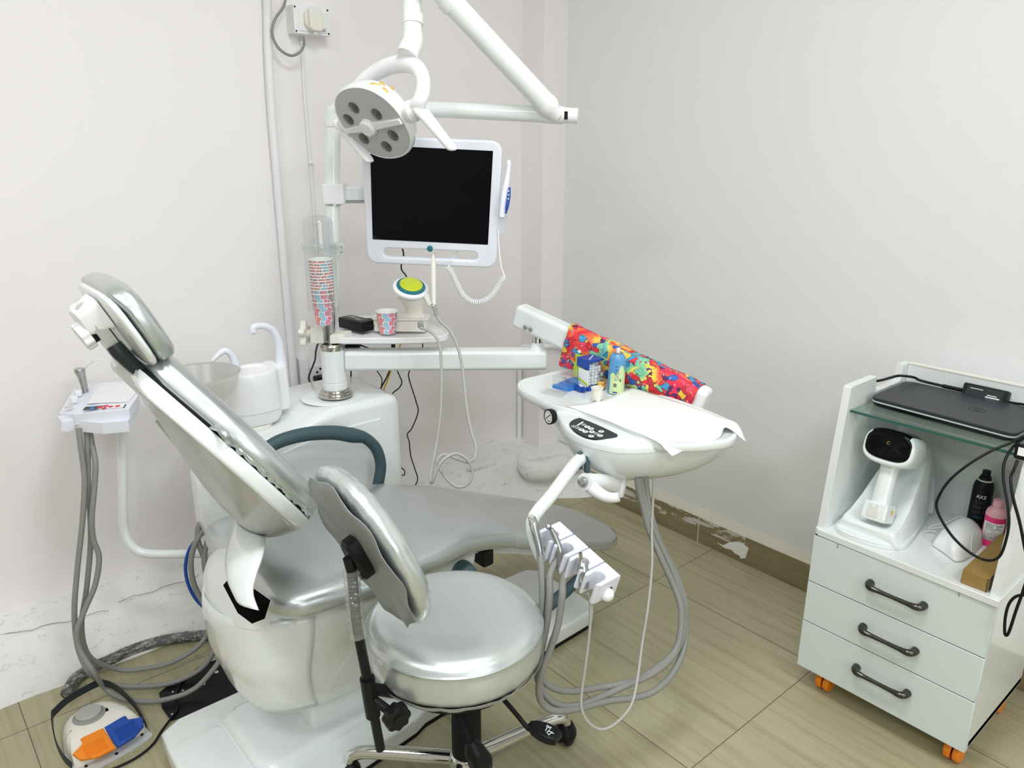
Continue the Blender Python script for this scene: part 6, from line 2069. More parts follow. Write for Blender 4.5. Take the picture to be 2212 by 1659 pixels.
for r_ in range(2):
    for k in range(6):
        mb = MB(bF)
        bx_, by_ = 0.008 + k * (wl - 0.016) / 5, dl * (0.40 if r_ == 0 else 0.74)
        h0 = 0.013 if r_ == 0 else 0.017
        hh = rnd.uniform(0.010, 0.016)
        mb.lathe([(0, h0), (0.0008, h0), (0.0008, h0 + hh * 0.7), (0.0012, h0 + hh * 0.75), (0.0009, h0 + hh), (0, h0 + hh)], 8, Matrix.Translation((bx_, by_, 0)))
        obj(mb, 'bur', M_STEEL, t)
mb = MB(bF)
e = 0.0012
for c, s in (((wl / 2, 0, 0.022), (wl, e, 0.030)), ((wl / 2, dl, 0.022), (wl, e, 0.030)), ((0, dl / 2, 0.022), (e, dl, 0.030)), ((wl, dl / 2, 0.022), (e, dl, 0.030)), ((wl / 2, dl / 2, 0.037), (wl, dl, e))):
    mb.box(c, s)
obj(mb, 'clear_lid', M_CLEAR, t)

q0, q1 = Vector((1.3720, 1.4820, 0.7970)), Vector((1.3880, 1.4160, 0.7970))
xd3 = (q1 - q0)
xd3.z = 0
wl = xd3.length
xd3.normalize()
cF = frame((q0.x, q0.y, ZS), xd3, Vector((0, 0, 1)).cross(xd3), (0, 0, 1))
t = thing('bur_case', 'flat clear plastic case lying in front of the blue bur block', 'case', (q0.x, q0.y, ZS))
obj(MB(cF).prism(rrect(wl / 2, 0.02, 0.004, cx=wl / 2, cy=0.018), 0, 0.007, 0.0015), 'case', M_CLEARW, t)
mb = MB(cF)
for k in range(5):
    mb.box((0.012 + k * 0.0085, 0.02, 0.0074), (0.0008, 0.010, 0.0005), 0, Matrix.Rotation(-0.5, 4, 'Z'))
    mb.box((0.012 + k * 0.0085, 0.013, 0.0074), (0.003, 0.0006, 0.0005))
obj(mb, 'embossing', M_GREY, t)

q = Vector((1.5100, 1.3830, 0.7970))
t = thing('medicine_vial', 'small glass vial with grey cap and yellow label beside the aerosol can', 'vial', at(q, 0.012, 0.012))
vM = Matrix.Translation(at(q, 0.012, 0.012))
obj(MB(vM).lathe([(0, 0), (0.011, 0), (0.0115, 0.002), (0.0115, 0.030), (0.008, 0.036), (0.0065, 0.038), (0.0065, 0.042), (0, 0.042)], 24), 'glass', M_CLEAR, t)
obj(MB(vM).lathe([(0, 0.041), (0.0082, 0.041), (0.0082, 0.050), (0.007, 0.051), (0, 0.051)], 24), 'cap', M_STEEL, t)
mb = MB(vM)
mb.loft([[(0.0118 * math.cos(2 * PI * k / 24), 0.0118 * math.sin(2 * PI * k / 24), z) for k in range(24)] for z in (0.006, 0.0255)], cap=False)
obj(mb, 'label', M_LABEL, t, ang=80)
mb = MB(vM)
for a0, z in ((3.9, 0.02), (4.1, 0.0175), (4.3, 0.015), (4.5, 0.0175), (4.7, 0.02)):
    mb.box((0.0119 * math.cos(a0), 0.0119 * math.sin(a0), z), (0.0005, 0.0024, 0.003), 0, Matrix.Rotation(a0, 4, 'Z'))
obj(mb, 'label_print', M_RED, t)
mb = MB(vM)
mb.lathe([(0, 0.001), (0.0112, 0.001), (0.0112, 0.005), (0, 0.005)], 24)
obj(mb, 'contents', M_GREY, t)

q = Vector((1.4270, 1.3200, 0.7990))
o = MB(Matrix.Translation((q.x + 0.006, q.y + 0.008, 0.8012)))
o.mi = 0
o.loft([[(r * math.cos(2 * PI * k / 32), r * math.sin(2 * PI * k / 32), z) for k in range(32)] for r, z in ((0.0001, 0.002), (0.0128, 0.0), (0.0155, 0.034), (0.0168, 0.0345), (0.0168, 0.036), (0.0155, 0.0365), (0.0145, 0.0345), (0.0122, 0.003), (0.0001, 0.003))], cap=False)
t = thing('plastic_cup', 'small plain off-white cup standing in front of the aerosol can', 'cup', (q.x + 0.006, q.y + 0.008, 0.8012))
obj(o, 'cup_body', M_IVORY, t, ang=60)
mb = MB(Matrix.Translation((q.x + 0.006, q.y + 0.008, 0.8012)))
for a in (3.55, 4.95):
    mb.ball((0.0125 * math.cos(a), 0.0125 * math.sin(a), 0.0022), 0.0034, 12, (1, 1, 0.85))
obj(mb, 'foot_notch', M_GREY, t)

# ------------------------------------------------------------------ dentist's stool
ST = thing('dentist_stool', 'round silver stool with padded disc backrest and chrome star base beside the dental chair', 'stool', (0.86, 1.165, 0))
SX, SY = 0.809, 1.128
n_ = 72
prof = [(0.0, 0.497), (0.08, 0.4985), (0.13, 0.4985), (0.158, 0.496), (0.172, 0.490), (0.1795, 0.482), (0.1815, 0.477), (0.1840, 0.4740), (0.1815, 0.471), (0.1840, 0.456), (0.1850, 0.438), (0.1840, 0.418), (0.179, 0.406), (0.170, 0.400), (0.0, 0.398)]
prof = [(r_, z_ + 0.030) for r_, z_ in prof]
rnd = random.Random(8)
mb = MB(Matrix.Translation((SX, SY, 0)))
mb.lathe(prof, n_)
for v in mb.bm.verts:
    p = v.co
    d = noise.noise(Vector((p.x * 12, p.y * 12, p.z * 12))) * 0.0022
    a = math.atan2(p.y - SY, p.x - SX)
    if p.z < 0.50:
        d += 0.0012 * math.sin(a * 34 + 4 * noise.noise(Vector((p.x * 9, p.y * 9, 0))))
    v.co += Vector((math.cos(a) * d, math.sin(a) * d, d * 0.6))
obj(mb, 'seat', M_SILVER2, ST, ang=60)
mb = MB(Matrix.Translation((SX, SY, 0)))
mb.loft([[((r + 0.002 * noise.noise(Vector((8 * math.cos(2 * PI * k / n_), 8 * math.sin(2 * PI * k / n_), r * 90)))) * math.cos(2 * PI * k / n_), (r + 0.002 * noise.noise(Vector((8 * math.cos(2 * PI * k / n_), 8 * math.sin(2 * PI * k / n_), r * 90)))) * math.sin(2 * PI * k / n_), z + 0.003 * noise.noise(Vector((k * 0.9, 3, z * 50)))) for k in range(n_)] for r, z in ((0.1865, 0.438), (0.181, 0.427), (0.172, 0.422))], cap=False)
obj(mb, 'film_hem', M_CLEARW, ST, solid=0.001, ang=80)
mb = MB(Matrix.Translation((SX, SY, 0)))
mb.lathe([(0, 0.395), (0.15, 0.395), (0.155, 0.429), (0, 0.429)], 40)
obj(mb, 'seat_board', M_BLACKM, ST)
mb = MB()
mb.tube([(SX + 0.1848 * math.cos(2 * PI * k / 72), SY + 0.1848 * math.sin(2 * PI * k / 72), 0.503) for k in range(73)], 0.0016, n=8, sm=1)
obj(mb, 'piping', M_SILVER, ST, ang=60)
# backrest disc
bc = Vector((0.6120, 1.1160, 0.7520))
bn = Vector((0.885, -0.03, 0.34)).normalized()
BK = zframe(bc, bn, (0, 0, 1))
R_ = 0.152
mb = MB(BK)
prof = [(0.0, 0.044), (0.07, 0.043), (0.120, 0.039), (0.153, 0.031), (0.170, 0.019), (0.175, 0.006), (0.172, -0.004), (0.162, -0.008), (0.0, -0.008)]
mb.loft([[(max(r, 1e-5) * math.cos(2 * PI * k / n_), max(r, 1e-5) * math.sin(2 * PI * k / n_) * 0.88, z) for k in range(n_)] for r, z in prof])
for v in mb.bm.verts:
    lp_ = BK.inverted() @ v.co
    a = math.atan2(lp_.y, lp_.x)
    rr = math.hypot(lp_.x, lp_.y)
    if rr > 0.1:
        d = 0.0009 * math.sin(a * 38 + 3 * math.sin(a * 5)) * (rr - 0.1) / 0.05
        lp_.z += d
        lp_.x += d * math.cos(a)
        lp_.y += d * math.sin(a)
    v.co = BK @ lp_
obj(mb, 'back_cushion', M_SILVER2, ST, ang=60)
mb = MB(BK)
rings = []
for j in range(7):
    f = j / 6
    ring = []
    for k in range(n_):
        a = 2 * PI * k / n_
        wv = 0.003 * math.sin(9 * a + 1.3) + 0.002 * math.sin(17 * a)
        r = max(1e-4, f * (0.167 + wv * (f ** 3)))
        zz = -0.014 - 0.003 * f + 0.0035 * f * f * f * math.sin(9 * a) + 0.002 * noise.noise(Vector((r * 30 * math.cos(a), r * 30 * math.sin(a), 2)))
        ring.append((r * math.cos(a), r * math.sin(a) * 0.88, zz))
    rings.append(ring)
mb.loft(rings, cap=False)
obj(mb, 'back_sheet', M_BACKSHEET, ST, solid=0.0015, ang=70, label='dull grey wavy-edged backing sheet')
mb = MB(BK)
mb.loft([[(a - 0.002, b + 0.002, z) for a, b in q] for z, q in ((-0.012, sup(0.044, 0.027, 3)), (-0.034, sup(0.044, 0.027, 3)), (-0.040, sup(0.038, 0.022, 3)))])
bb = obj(mb, 'back_bracket', M_BLACK, ST)
mb = MB(BK)
mb.lathe([(0, -0.045), (0.008, -0.045), (0.008, -0.038), (0, -0.038)], 18, Matrix.Translation((-0.018, 0.004, 0)))
obj(mb, 'bracket_bolt', M_NICKEL, bb)
Pb = [(0.5650, 1.1070, 0.7530), (0.5690, 1.1040, 0.7200), (0.5710, 1.1050, 0.6610), (0.5740, 1.1060, 0.6010), (0.5860, 1.1060, 0.4930), (0.6090, 1.1120, 0.3050)]
mb = MB()
mb.tube(Pb, 0.0095, n=14)
obj(mb, 'back_bar', M_BLACK, ST, ang=60)
mb = MB()
PP = catmull([(0.5680, 1.1040, 0.7280), (0.5700, 1.1050, 0.6910), (0.5710, 1.1040, 0.6420), (0.5750, 1.1060, 0.5860)], 14)
rings = []
mb.tube(PP, [0.0115 + 0.0035 * abs(math.sin(i * 2.1)) + rnd.uniform(0, 0.002) for i in range(len(PP))], n=16, sm=1)
for v in mb.bm.verts:
    v.co += Vector((noise.noise(v.co * 90), noise.noise(v.co * 90 + Vector((4, 0, 0))), 0)) * 0.004
obj(mb, 'film_wrap', M_CLEARW, ST, ang=80)
b0, b1 = Vector((0.5870, 1.1060, 0.4880)), Vector((0.5950, 1.1070, 0.3970))
mb = MB()
mb.tube([b0, b1], 0.0145, n=14, sm=1)
br_ = (b0 + b1) / 2
mb.tube([br_ + Vector((0, 0, 0.02)), Vector((SX - 0.1, SY - 0.02, 0.378)), Vector((SX - 0.04, SY, 0.374))], 0.012, n=10, sm=1)
obj(mb, 'bar_socket', M_BLACK, ST)
kq = Vector((0.6160, 1.0560, 0.4170))
ka = (kq - br_).normalized()
mb = MB()
mb.tube([br_, kq - ka * 0.012], 0.009, n=12, sm=1)
mb.M = zframe(kq, (-vd * 0.7 + r2 * 0.4), (0, 0, 1))
kp = [((0.0255 + 0.0018 * math.cos(8 * a)) * math.cos(a), (0.0255 + 0.0018 * math.cos(8 * a)) * math.sin(a)) for a in [2 * PI * k / 64 for k in range(64)]]
mb.prism(kp, -0.012, 0.014, 0.006)
mb.lathe([(0, 0.012), (0.012, 0.012), (0.012, 0.016), (0, 0.016)], 20)
obj(mb, 'clamp_knob', M_BLACK, ST)
# column
CXS, CYS = 0.862, 1.166
mb = MB(Matrix.Translation((CXS, CYS, 0)))
mb.lathe([(0, 0.075), (0.034, 0.075), (0.034, 0.24), (0.030, 0.252), (0, 0.252)], 28)
mb.lathe([(0, 0.25), (0.024, 0.25), (0.024, 0.385), (0, 0.385)], 28)
obj(mb, 'gas_column', M_BLACKM, ST)
mb = MB()
bp = [(0.7760, 1.0830, 0.3470), (0.7830, 1.0780, 0.3000), (0.7940, 1.0710, 0.2560), (0.8020, 1.0680, 0.2320)]
PP = catmull(bp, 16)
mb.tube(PP, [0.0085 if i % 3 else 0.0125 for i in range(len(PP))], n=14, sm=1)
obj(mb, 'bellows', M_BLACKM, ST, ang=70)
mb = MB()
mb.tube([(0.7970, 1.0650, 0.2470), (0.8020, 1.0580, 0.2240), (0.8120, 1.0500, 0.1930), (0.8170, 1.0450, 0.1730)], [0.010, 0.022, 0.027, 0.02], n=16)
obj(mb, 'foot_cover', M_BLACK, ST, ang=60)
mb = MB(Matrix.Translation((CXS, CYS, 0)))
mb.lathe([(0, 0.055), (0.038, 0.055), (0.043, 0.065), (0.043, 0.095), (0.037, 0.108), (0.034, 0.11), (0, 0.11)], 32)
obj(mb, 'hub', M_CHROME, ST)
for k in range(5):
    a = math.radians(-9 + 72 * k)
    d = Vector((math.cos(a), math.sin(a), 0)) * 1.1
    c = Vector((CXS, CYS, 0))
    mb = MB()
    mb.tube([c + d * 0.035 + Vector((0, 0, 0.088)), c + d * 0.14 + Vector((0, 0, 0.090)), c + d * 0.215 + Vector((0, 0, 0.088)), c + d * 0.245 + Vector((0, 0, 0.078)), c + d * 0.256 + Vector((0, 0, 0.058))], [0.0175, 0.0165, 0.0155, 0.0155, 0.0145], n=18)
    obj(mb, 'leg', M_CHROME, ST, ang=60)
    mb = MB()
    cc = c + d * 0.257
    tdir = Vector((-math.sin(a + 0.5), math.cos(a + 0.5), 0))
    for s in (-1, 1):
        mb.M = zframe(cc + Vector((0, 0, 0.026)) + tdir * s * 0.012, tdir, (0, 0, 1))
        mb.lathe([(0, -0.0085), (0.022, -0.0085), (0.026, -0.004), (0.026, 0.004), (0.022, 0.0085), (0, 0.0085)], 24)
    mb.M = Matrix()
    mb.tube([cc + Vector((0, 0, 0.03)), cc + Vector((0, 0, 0.062))], 0.012, n=12, sm=1)
    mb.M = Matrix.Translation(cc + Vector((0, 0, 0.031)))
    mb.lathe([(0.0, 0.026), (0.02, 0.024), (0.027, 0.008), (0.028, -0.004), (0.022, -0.006), (0, -0.006)], 20)
    obj(mb, 'caster', M_BLACK, ST, ang=50)
# height lever
mb = MB()
mb.tube([Vector((SX + 0.03, SY - 0.01, 0.376)), (0.8530, 1.0490, 0.3570), (0.8500, 1.0220, 0.3540), (0.8550, 0.9830, 0.3360), (0.8580, 0.9540, 0.3220), (0.8610, 0.9370, 0.3210)], 0.0052, n=10)
obj(mb, 'lever_rod', M_BLACK, ST)
l0, l1 = Vector((0.8600, 0.9490, 0.3290)), Vector((0.8800, 0.8830, 0.3290))
ld = (l1 - l0).normalized()
lu = (Vector((0, 0, 1)) - ld * ld.z).normalized()
ls = lu.cross(ld)
mb = MB(frame((l0 + l1) / 2, ld, -ls, lu) if ld.cross(-ls).dot(lu) > 0 else frame((l0 + l1) / 2, ld, ls, lu))
hl = (l1 - l0).length / 2
mb.prism([(-hl, -0.006), (-hl * 0.6, -0.016), (0, -0.021), (hl * 0.5, -0.021), (hl, -0.015), (hl, 0.013), (hl * 0.5, 0.02), (0, 0.02), (-hl * 0.6, 0.015), (-hl, 0.006)], -0.010, 0.010, 0.006, 3)
LVM = mb.M.copy()
obj(mb, 'lever_paddle', M_BLACK, ST)
mb = MB(LVM)
for k, (x_, y_, w_, h_) in enumerate(((0.006, 0.008, 0.010, 0.0012), (0.006, 0.005, 0.008, 0.0012), (0.006, 0.0, 0.0012, 0.012), (0.012, -0.004, 0.0012, 0.010), (0.012, 0.006, 0.0012, 0.006), (0.017, -0.003, 0.009, 0.0012), (0.019, -0.007, 0.0012, 0.012), (0.016, -0.010, 0.006, 0.0012), (0.022, -0.004, 0.006, 0.0012))):
    mb.box((x_, y_, 0.0103), (w_, h_, 0.0008), 0, Matrix.Rotation(0.15 * (k % 3 - 1), 4, 'Z'))
obj(mb, 'paddle_symbol', M_WINK, ST)

# ------------------------------------------------------------------ foot pedal
o0 = Vector((0.2570, 2.1800, 0.0000))
PD_ = thing('foot_pedal', 'cream foot control with orange and blue pedals, grey button and black guard bar', 'foot pedal', (0.235, 1.93, 0))
fl, fr_ = Vector((0.2110, 1.7940, 0.0000)), Vector((0.3100, 1.8080, 0.0000))
ex = (fr_ - fl).normalized()
ey = Vector((-ex.y, ex.x, 0))
pc = (fl + fr_) / 2
PF = frame((pc.x, pc.y, 0), ex, ey, (0, 0, 1))
hw = (fr_ - fl).length / 2
hw = 0.088
mb = MB(PF)
plate = [(-hw, 0.03), (-hw * 0.8, 0.0), (hw * 0.85, 0.0), (hw, 0.03), (hw * 0.98, 0.10), (hw * 0.7, 0.17), (hw * 0.25, 0.20), (-hw * 0.25, 0.20), (-hw * 0.7, 0.17), (-hw * 0.98, 0.10)]
plate = [(p[0], p[1]) for p in catloop([(x, y, 0) for x, y in plate], 4)]
mb.prism(plate, 0.0, 0.007, 0.001)
obj(mb, 'base_plate', M_LGREY, PD_)
mb = MB(PF)
for q in ((-hw * 0.75, 0.022), (hw * 0.8, 0.025), (0.0, 0.008)):
    mb.lathe([(0, 0.006), (0.004, 0.006), (0.004, 0.0085), (0, 0.0085)], 12, Matrix.Translation((q[0], q[1], 0)))
obj(mb, 'plate_screw', M_BLACK, PD_)
mb = MB(PF)
body = []
for z, s, y0 in ((0.005, 1.0, 0.03), (0.02, 1.0, 0.03), (0.035, 0.96, 0.045), (0.048, 0.86, 0.07), (0.054, 0.70, 0.085), (0.056, 0.4, 0.10)):
    ring = []
    w0_ = hw * 0.94 * s
    yb = 0.105 + 0.09 * s
    base_ = [(-w0_ * 0.86, y0), (w0_ * 0.86, y0), (w0_, y0 + 0.03), (w0_ * 0.97, 0.115), (w0_ * 0.72, yb - 0.02), (w0_ * 0.3, yb), (-w0_ * 0.3, yb), (-w0_ * 0.72, yb - 0.02), (-w0_ * 0.97, 0.115), (-w0_, y0 + 0.03)]
    body.append([(p.x, p.y, z) for p in catloop([(x, y, 0) for x, y in base_], 4)])
mb.loft(body)
obj(mb, 'housing', M_IVORY, PD_, ang=60)
mb = MB(PF)
TMb = Matrix.Translation((-0.008, 0.137, 0.050)) @ Matrix.Rotation(math.radians(-6), 4, 'X')
mb.lathe([(0, 0), (0.040, 0), (0.038, 0.006), (0.030, 0.008), (0.0295, 0.010), (0, 0.010)], 40, TMb)
obj(mb, 'button_collar', M_GREY, PD_)
mb = MB(PF)
mb.lathe([(0, 0.008), (0.030, 0.0085), (0.031, 0.013), (0.029, 0.016), (0, 0.017)], 40, TMb)
obj(mb, 'round_button', M_HOSEL, PD_)
for s, m_, nm in ((-1, M_ORANGE, 'orange pedal'), (1, M_BLUE, 'blue pedal')):
    pts = [(0.0015, 0.073), (0.0015, 0.001), (0.045, 0.004), (hw * 0.86, 0.02), (hw * 0.95, 0.046), (hw * 0.62, 0.060), (hw * 0.62, 0.075), (0.046, 0.076)]
    pts = [(s * x, y) for x, y in pts]
    if s < 0:
        pts = pts[::-1]
    mb = MB(PF @ Matrix.Translation((0, 0, 0.024)) @ Matrix.Rotation(math.radians(15), 4, 'X'))
    mb.prism(pts, 0.0, 0.010, 0.003, 3)
    for k in range(10):
        mb.box((s * 0.038, 0.012 + k * 0.004, 0.0103), (0.05, 0.0012, 0.0014))
    obj(mb, 'pedal', m_, PD_, label=nm)
mb = MB(PF)
arc = [(-hw - 0.002, 0.045, 0.012), (-hw - 0.008, 0.08, 0.022), (-hw - 0.006, 0.125, 0.045), (-hw * 0.86, 0.19, 0.062), (-hw * 0.70, 0.205, 0.064), (-0.02, 0.225, 0.066), (hw * 0.50, 0.232, 0.066), (hw * 0.72, 0.225, 0.064), (hw * 0.95, 0.19, 0.052), (hw + 0.006, 0.125, 0.035), (hw + 0.006, 0.08, 0.02), (hw + 0.002, 0.045, 0.012)]
AP = catmull(arc, 4)
rings = []
for i, p in enumerate(AP):
    tg = (AP[min(i + 1, len(AP) - 1)] - AP[max(i - 1, 0)])
    tg.z = 0
    tg.normalize()
    nr = Vector((-tg.y, tg.x, 0))
    rings.append([p + nr * a + Vector((0, 0, b)) for a, b in ((-0.0015, -0.010), (0.0015, -0.010), (0.0015, 0.010), (-0.0015, 0.010))])
mb.loft(rings)
obj(mb, 'guard_bar', M_DGREY, PD_)
cable('floor_cable', 'thin black cable trailing over the floor between the foot pedal and chair base', [(0.2260, 1.7690, 0.0040), (0.2620, 1.7650, 0.0040), (0.3000, 1.7690, 0.0040), (0.3380, 1.7870, 0.0040), (0.3710, 1.8220, 0.0040), (0.4070, 1.8520, 0.0080), (0.4280, 1.8730, 0.0090), (0.4360, 1.9130, 0.0090), (0.4570, 1.9570, 0.0090), (0.4910, 1.9870, 0.0070), (0.5460, 2.0130, 0.0050), (0.5970, 2.0040, 0.0040), (0.6420, 1.9800, 0.0040), (0.7350, 1.9290, 0.0040)], 0.003, M_BLACK)

# ------------------------------------------------------------------ white trolley cabinet
CB = thing('trolley_cabinet', 'white laminate drawer trolley with open shelf against the right wall', 'cabinet', (1.98, 0.64, 0))
XF, XB, YR, YL = 1.776, 2.165, 0.424, 0.856
YM = (YR + YL) / 2
mb = MB()
mb.box(((XF + 0.02 + XB) / 2, YL - 0.011, 0.277), (XB - XF - 0.02, 0.018, 0.40), 0.001)
mb.box(((XF + 0.02 + XB) / 2, YR + 0.011, 0.277), (XB - XF - 0.02, 0.018, 0.40), 0.001)
mb.box((XB - 0.009, YM, 0.277), (0.018, YL - YR - 0.04, 0.40))
mb.box(((XF + XB) / 2 + 0.01, YM, 0.085), (XB - XF - 0.02, YL - YR - 0.004, 0.018))
obj(mb, 'carcass', M_LAM, CB)
mb = MB()
mb.prism([(XF - 0.006, YR - 0.004), (XF + 0.0, YL - 0.01), (XF + 0.01, YL + 0.004), (XB, YL + 0.004), (XB, YR - 0.004)][::-1], 0.4785, 0.496, 0.0012, 1)
obj(mb, 'worktop', M_LAM, CB)
# upper side panels with cut-out top, seen along Y
prof = [(1.786, 0.496), (1.826, 0.875), (1.832, 0.878), (1.962, 0.878), (1.966, 0.836), (2.115, 0.836), (2.118, 0.880), (2.165, 0.880), (2.165, 0.496)]
for y0, y1 in ((YL - 0.020, YL), (YR, YR + 0.020)):
    mb = MB(frame((0, 0, 0), (1, 0, 0), (0, 0, 1), (0, -1, 0)))
    mb.prism(prof, -y1, -y0, 0.0008, 1)
    obj(mb, 'side_panel', M_LAM, CB)
mb = MB()
mb.box((2.155, YM, 0.688), (0.018, YL - YR - 0.041, 0.384))
obj(mb, 'back_panel', M_LAM, CB)
mb = MB()
mb.box((2.1545, YM, 0.8805), (0.02, YL - YR - 0.041, 0.003))
obj(mb, 'back_edging', M_IVORY, CB)
mb = MB()
mb.box((1.98, YM, 0.8135), (0.29, YL - YR - 0.044, 0.0055))
obj(mb, 'glass_shelf', M_GLASS, CB)
mb = MB()
mb.box((1.8345, YM, 0.8135), (0.0025, YL - YR - 0.044, 0.0062))
obj(mb, 'glass_edge', M_GLASSEDGE, CB, label='dark green front edge of the glass shelf')
mb = MB()
for y in (YL - 0.03, YR + 0.03):
    for x in (1.865, 2.09):
        mb.lathe([(0, 0.802), (0.009, 0.802), (0.009, 0.8105), (0, 0.8105)], 16, Matrix.Translation((x, y, 0)))
obj(mb, 'shelf_stud', M_GREY, CB)
mb = MB()
for z_ in (0.34, 0.2195, 0.4775):
    mb.box((XF + 0.007, YM, z_), (0.010, YL - YR - 0.004, 0.0036))
obj(mb, 'drawer_gap_shade', M_BLACKM, CB)  # black strips stand in for the shade between the drawers
dz = ((0.3415, 0.4765), (0.2205, 0.3395), (0.076, 0.2185))
DR = []
for i, (z0, z1) in enumerate(dz):
    mb = MB()
    mb.box((XF + 0.009, YM, (z0 + z1) / 2), (0.018, YL - YR, z1 - z0), 0.0012, None, 1)
    d = obj(mb, 'drawer', M_LAMF, CB)
    c = Vector((XF, 0.632, (z0 + z1) / 2 + (0.0, 0.002, 0.012)[i]))
    mb = MB()
    L = 0.064
    mb.tube([c + Vector((0.002, L, 0)), c + Vector((-0.012, L - 0.001, 0)), c + Vector((-0.021, L - 0.010, -0.001)), c + Vector((-0.022, L - 0.03, -0.001)), c + Vector((-0.022, 0, -0.001)), c + Vector((-0.022, -L + 0.03, -0.001)), c + Vector((-0.021, -L + 0.010, -0.001)), c + Vector((-0.012, -L + 0.001, 0)), c + Vector((0.002, -L, 0))], [0.0105, 0.0095, 0.0085, 0.006, 0.0052, 0.006, 0.0085, 0.0095, 0.0105], n=16)
    h = obj(mb, 'handle', M_GUN, d, ang=60)
    mb = MB()
    for (y_, dz_) in ((0.50, 0.0), (0.79, 0.001)):
        mb.box((XF - 0.0005, y_, z1 - 0.004 if i == 0 else z1 + 5), (0.002, 0.002, 0.012))
    if i == 0:
        obj(mb, 'chip_mark', M_EDGE, d)
    else:
        mb.bm.free()
for x, y in ((XF + 0.06, YL - 0.06), (XF + 0.06, YR + 0.035), (XB - 0.06, YL - 0.06), (XB - 0.06, YR + 0.035)):
    mb = MB(frame((x, y, 0.0285), (1, 0, 0), (0, 0, 1), (0, -1, 0)))
    for s in (-1, 1):
        mb.lathe([(0.012, -0.008), (0.026, -0.008), (0.028, -0.004), (0.028, 0.004), (0.026, 0.008), (0.012, 0.008)], 28, Matrix.Translation((0, 0, s * 0.0105)))
    cs = obj(mb, 'caster_tyre', M_ORANGE, CB)
    mb = MB(frame((x, y, 0.0285), (1, 0, 0), (0, 0, 1), (0, -1, 0)))
    mb.lathe([(0, -0.017), (0.0165, -0.017), (0.0165, 0.017), (0, 0.017)], 24)
    mb.box((0, 0.03, 0), (0.03, 0.032, 0.012), 0.003)
    obj(mb, 'caster_hub', M_BLACK, cs)

# ------------------------------------------------------------------ laptop and adapter on the glass
t = thing('laptop', 'closed dark grey laptop lying on the glass shelf of the trolley', 'laptop', (2.02, 0.64, 0.817))
lq = [(1.9340, 0.8280, 0.8400), (2.1480, 0.8230, 0.8400), (2.1690, 0.5520, 0.8400), (1.8790, 0.4880, 0.8400)]
zl0 = 0.8170
lap = [(1.906, 0.822), (2.122, 0.800), (2.108, 0.478), (1.886, 0.500)]
lap = [(1.9035, 0.8215), (2.118, 0.8235), (2.118, 0.4785), (1.8865, 0.4855)]


def rnd_poly(P_, r, n=5):
    out_ = []
    N = len(P_)
    for i in range(N):
        a, b, c = Vector(P_[i - 1]), Vector(P_[i]), Vector(P_[(i + 1) % N])
        u, v = (a - b).normalized(), (c - b).normalized()
        for k in range(n + 1):
            f = k / n
            out_.append(tuple(b + u * r * (1 - f) ** 2 + v * r * f ** 2))
    return out_


lp_ = rnd_poly(lap, 0.022)[::-1]
lc = (sum(p[0] for p in lp_) / len(lp_), sum(p[1] for p in lp_) / len(lp_))
mb = MB()
mb.loft([[(x, y, z) for x, y in scl(lp_, s, lc)] for z, s in ((zl0, 0.014), (zl0 + 0.003, 0.006), (zl0 + 0.009, 0.001), (zl0 + 0.0115, 0.0))])
obj(mb, 'base', M_BLACK, t)
mb = MB()
mb.loft([[(x, y, z) for x, y in scl(lp_, s, lc)] for z, s in ((zl0 + 0.0116, 0.0), (zl0 + 0.0152, 0.0))])
obj(mb, 'silver_band', M_LGREY, t)
mb = MB()
mb.loft([[(x, y, z) for x, y in scl(lp_, s, lc)] for z, s in ((zl0 + 0.0153, 0.001), (zl0 + 0.020, 0.0), (zl0 + 0.0225, 0.001), (zl0 + 0.0235, 0.004))])
obj(mb, 'lid', M_LAPTOP, t)
mb = MB()
e_ = Vector((2.0, 0.605, zl0 + 0.0236))
mb.tube([e_ + Vector((0.014 * math.cos(a), 0.019 * math.sin(a), 0)) for a in [2 * PI * k / 24 for k in range(25)]], 0.0006, n=6, sm=1)
mb.tube([e_ + Vector((-0.010, 0.006, 0)), e_ + Vector((0.010, 0.003, 0))], 0.0006, n=6, sm=1)
mb.tube([e_ + Vector((-0.009, -0.004, 0)), e_ + Vector((0.006, -0.006, 0))], 0.0006, n=6, sm=1)
mb.tube([e_ + Vector((0.002, 0.004, 0)), e_ + Vector((0.0, -0.004, 0))], 0.0006, n=6, sm=1)
obj(mb, 'lid_emblem', M_LAPTOP, t)

t = thing('laptop_charger', 'black laptop charger leaning at the back of the trolley behind the laptop', 'power adapter', (2.13, 0.62, 0.82))
cF = frame((2.132, 0.632, 0.836), (0, -1, 0), (0.90, 0, 0.42), (-0.42, 0, 0.90))
cF = frame((2.131, 0.632, 0.838), (0, -1, 0), Vector((0.34, 0, 0.94)), Vector((0, -1, 0)).cross(Vector((0.34, 0, 0.94))))
obj(MB(cF).box((0, 0.004, 0), (0.105, 0.044, 0.024), 0.003), 'brick', M_BLACK, t)
mb = MB(cF)
mb.box((0.0, 0.006, -0.0122), (0.085, 0.03, 0.0006))
mb.box((0.0, 0.006, 0.0122), (0.085, 0.03, 0.0006))
obj(mb, 'label', M_DGREY, t)
mb = MB(cF)
for s in (-1, 1):
    mb.box((0.02, 0.0, 0.0126 * s), (0.032, 0.003, 0.0005))
    mb.box((-0.02, 0.015, 0.0126 * s), (0.03, 0.0015, 0.0005))
    mb.box((0.018, 0.005, 0.0126 * s), (0.022, 0.002, 0.0005))
obj(mb, 'label_print', M_WINK, t)
mb = MB()
for k in range(8):
    mb.ball((2.13, 0.69 + 0.006 * k, 0.843), 0.0055, 10)
obj(mb, 'strain_relief', M_BLACK, t)
